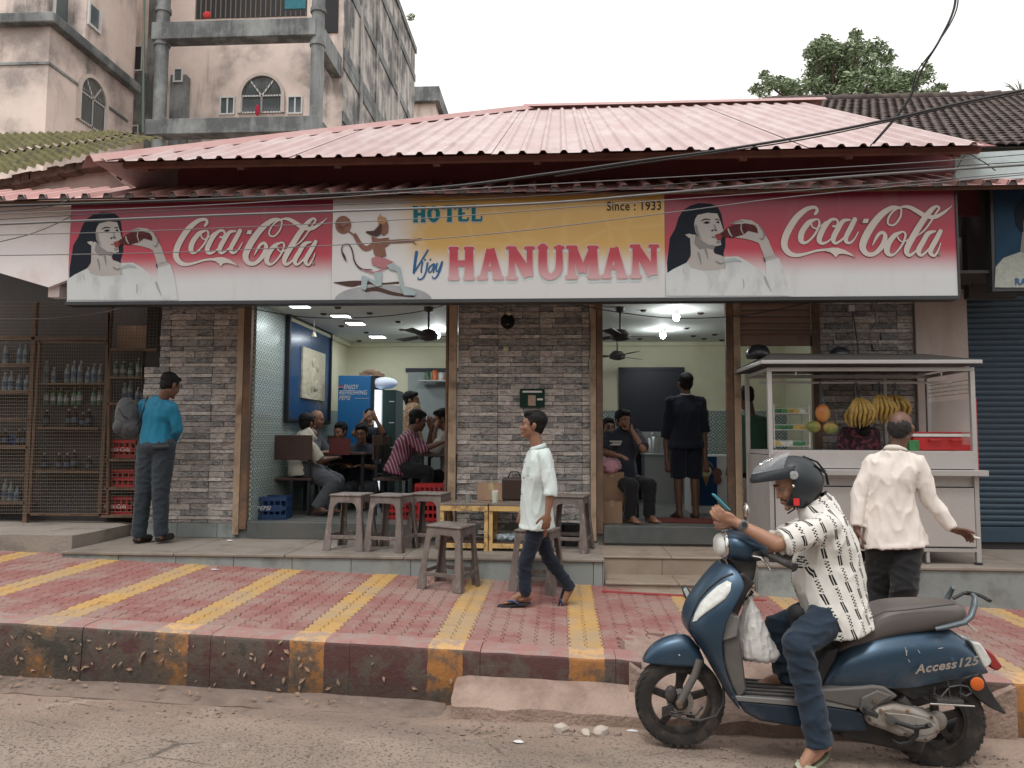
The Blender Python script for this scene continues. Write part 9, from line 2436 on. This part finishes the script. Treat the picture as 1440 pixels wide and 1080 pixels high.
# rider
t = MT('white_dashed_shirt', 0.8, 0, 0.25)
x, y, z = t.xyz()
u = (x * 1.0 + z * 0.26 + y * .35) * (1 / 0.068); v = (z * 1.0 - x * 0.26) * (1 / 0.15) + u.floor() * 0.37
fu, fv = u.fract() - 0.5, v.fract()
du = (fu + (fv - 0.25) * 0.18).abs()
dash = du.lt(0.15) .min((fv - 0.25).abs().lt(0.20)).min((fu.abs() + 0.0).gt(0.022))
dots = ((fu - 0.04).abs().lt(0.14)).min(fv.gt(0.50)).min(fv.lt(0.97))
chk = ((v * 8.5).fract().gt(0.5) - (fu - 0.04).gt(0)).abs().gt(0.5)
t.color(t.mix(dash.max(dots.min(chk)), t.mix(t.noise(5, 4), (0.66, 0.64, 0.60), (0.74, 0.72, 0.68)), (0.02, 0.022, 0.02)))
t.bump(t.noise(24, 6, dist=.6), .25, .012); c_dash = t.m
YR_ = SCY
J = dict(head=A3(1116, 683, YR_ - .01), neck=A3(1146, 706, YR_), chest=A3(1163, 765, YR_), waist=A3(1164, 812, YR_), sL=A3(1166, 738, YR_ - .19), sR=A3(1150, 733, YR_ + .18), eL=A3(1094, 766, YR_ - .22), wL=A3(1036, 735, YR_ - .14), eR=A3(1085, 768, YR_ + .20), wR=A3(1030, 736, YR_ + .04),
   hL=A3(1176, 858, YR_ - .10), hR=A3(1174, 856, YR_ + .10), kL=A3(1122, 906, YR_ - .26), kR=A3(1092, 884, YR_ + .14), aL=A3(1152, 1043, YR_ - .29), aR=A3(1108, 952, YR_ + .13), tL=A3(1127, 1086, YR_ - .32), tR=A3(1080, 966, YR_ + .12))
rd = person('rider in a black helmet and white dashed shirt astride the scooter, looking at a phone', J, (-1, -0.05, -0.42), sk_light, c_dash, c_denim_t, hair=None, sleeve='short', hem=0.10, grow=0.042, belly=0.05, s=1.07, voxel=0.0065, cvox=0.009, fold_amp=0.012, legr=0.98, head_up=(-.3, 0, 1), wf=1.05,
   hands={'L': (V(-.9, 0.1, .42), V(.1, .9, .5), 1, dict(curls=[.55, .75, .85, .9], thumb=.8)), 'R': (V(-.9, -.1, .42), V(.1, -.9, .5), -1, dict(curl=.8))}, moustache=False)
f, l, u = head_frame(V(-1, -.05, -.42), V(-.3, 0, 1))
e = MB(); e.cap(J['head'] + (f * .088 + u * -.045 + l * -.004) * 1.07, .008, J['head'] + (f * .078 + u * -.052 + l * .028) * 1.07, .005, 8, 3); e.build('moustache', m_hairb, rd, smooth=180)
sandal(rd, J['aL'], J['tL'], plain('olive_sandal', (.15, .16, .10), .8), plain('sage_strap', (.34, .38, .28), .7), s=1.07, flipflop=False)
b = MB(); k_ = (J['wL'] - J['eL']).normalized(); c = J['wL'] - k_ * .035; b.tube([c - k_ * .013, c + k_ * .013], [.034, .034], 18, caps=False); b.build('watch_strap', plain('grey_blue_strap', (.12, .16, .20), .5), rd, smooth=60)
b = MB(); b.lathe(c + V(0, -.028, .008), [(0, -.004), (.023, -.004), (.023, .010), (.018, .012), (0, .012)], 18, V(0, -1, .2)); b.build('watch_case', m_sgrey, rd, smooth=40)
b = MB(); b.lathe(c + V(0, -.041, .0105), [(0, 0), (.015, 0), (.015, .001), (0, .001)], 18, V(0, -1, .2)); b.build('watch_face', m_black2, rd)
b = MB(); P_ = A3(1010, 702, YR_ - .10); d_ = (A3(998, 692, YR_ - .1) - A3(1022, 716, YR_ - .1)).normalized(); b.obox(P_ - d_ * .022, d_ * .062, (0, .036, 0), d_.cross(V(0, 1, 0)) * .005)
ph = b.build('phone', [plain('teal_phone_case', (.04, .30, .38), .4)], None, bevel=.004); tag(ph, 'slim phone with a teal case held up in the hand of the rider', 'phone')
b = MB(); b.cap(A3(1120, 862, YR_ - .14), .045, A3(1122, 880, YR_ - .10), .04); b.build('waist_pouch', m_black2, rd, smooth=60)
collar(rd, J['neck'] + V(.012, 0, -.01), V(-1, 0, -.2), c_dash, .078, up=V(-.35, 0, 1).normalized())
hm = thing('helmet', 'matte black full helmet with raised chin bar and clear visor on the rider', 'helmet', J['head'])
m_hel = plain('matte_black_shell', (0.022, 0.028, 0.033), 0.42, 0.1, var=0.1, bump=0.03)
HC = A3(1117, 677, YR_); hf = V(-1, -.03, .02).normalized(); hl = V(0, -1, 0); hu = hf.cross(hl) * -1
hu = V(0.02, 0, 1)
m = MB(); nu, nv = 64, 40; RX, RYY, RZ = .158, .130, .148; vs = []; idx = {}
for j in range(nv + 1):
 t_ = -math.pi / 2 * .66 + (math.pi / 2 * 1.66) * j / nv
 for i in range(nu):
  a = 2 * math.pi * i / nu; k = max(math.cos(t_), .001); fx = math.cos(a) * k; ly = math.sin(a) * k; uz = math.sin(t_)
  taper = 1 - .10 * max(0, -uz) * (1 if fx < 0 else 2.2)
  vs.append(HC + hf * fx * RX * taper * (1.04 if fx < 0 else 1) + hl * ly * RYY + hu * (uz * RZ * (1 if uz > 0 else 1.12)))
fs = []
for j in range(nv):
 for i in range(nu):
  q = (j * nu + i, j * nu + (i + 1) % nu, (j + 1) * nu + (i + 1) % nu, (j + 1) * nu + i)
  c = sum((vs[k] for k in q), V(0, 0, 0)) / 4 - HC; fx, uz = c.dot(hf), c.dot(hu)
  if fx > .045 + max(0, -uz) * .10 and uz < .045 - (fx - .05) * .0: continue
  if fx > .02 and uz < -.135: continue
  fs.append(q)
m.add(vs, fs); o = m.build('shell', m_hel, hm, smooth=60); q = o.modifiers.new('s', 'SOLIDIFY'); q.thickness = .016; q.offset = -1
def arc(Rf, Rl, h, n=22, amax=80): return [HC + hf * (Rf * math.cos(R(a))) + hl * (Rl * math.sin(R(a))) + hu * (h if not callable(h) else h(abs(a) / amax)) for a in [-amax + 2 * amax * k / n for k in range(n + 1)]]
m = MB(); H = lambda o_: (lambda t_: o_ + .045 * t_ ** 1.5)
m.rings([arc(.185, .134, H(.016)), arc(.245, .146, H(-.018)), arc(.254, .150, H(-.002)), arc(.242, .146, H(.030)), arc(.212, .142, H(.050)), arc(.180, .134, H(.046))], closed=False, caps=False)
o = m.build('chin_bar', m_hel, hm, smooth=50); q = o.modifiers.new('s', 'SOLIDIFY'); q.thickness = .008
m = MB(); m.rings([arc(.242, .145, H(.034), amax=66), arc(.222, .142, H(.070), amax=66), arc(.184, .137, H(.100), amax=66), arc(.142, .120, H(.126), amax=66)], closed=False, caps=False)
m.build('visor', glass('clear_visor', (.40, .43, .45), .06, .38), hm, smooth=60)
b = MB(); b.lathe(HC + hl * .134 + hf * .045 + hu * .042, [(.026, 0), (.024, .010), (.012, .013), (0, .013)], 20, hl); b.build('visor_hub', glass('hub', (.4, .42, .43), .1, .8), hm, smooth=50)
b = MB(); b.ell(HC + hl * .134 + hf * .045 + hu * -.02, (.007, 0, 0), (0, .004, 0), (0, 0, .007), 10, 6); b.build('rivet', m_chrome, hm)
b = MB(); b.tube([HC + hf * -.09 + hu * .10 + hl * .07, HC + hf * -.165 + hu * .05 + hl * .045, HC + hf * -.182 + hu * -.01 + hl * .03], .010, 8, flat=.5); b.tube([HC + hf * -.05 + hu * .145, HC + hf * -.13 + hu * .115, HC + hf * -.175 + hu * .06], .012, 8, flat=.5); b.build('vent_fin', m_hel, hm, smooth=60)
b = MB(); b.tube([HC + hf * -.11 + hu * -.13 + hl * .10, HC + hf * -.16 + hu * -.085 + hl * .05, HC + hf * -.18 + hu * -.06, HC + hf * -.16 + hu * -.085 - hl * .05], .012, 8); b.build('neck_roll', m_black2, hm, smooth=60)
b = MB(); b.box(-.016, .016, -.004, .004, -.02, .02); o = b.build('strap_buckle', plain('red_buckle', (.60, .03, .03), .4), hm, local=True, bevel=.003); o.location = WM[hm].inverted() @ (A3(1120, 706, YR_ - .11))
b = MB(); b.tube([A3(1120, 702, YR_ - .11), A3(1117, 716, YR_ - .09), A3(1108, 722, YR_ - .05)], .008, 6, flat=.4); b.build('strap', m_black2, hm, smooth=60)
for (x, y, dx, dy_) in ((590, 425, 8, 45), (600, 440, -4, 30), (605, 490, 10, 16), (660, 440, 10, 18), (770, 432, 24, -4)):
 b = MB(); w_ = -.196 if x < 800 else -.165; b.tube([c2(x, y, w_), c2(x + dx, y + dy_, w_)], .0012, 4); spart(b, 'scratch', m_wprint)
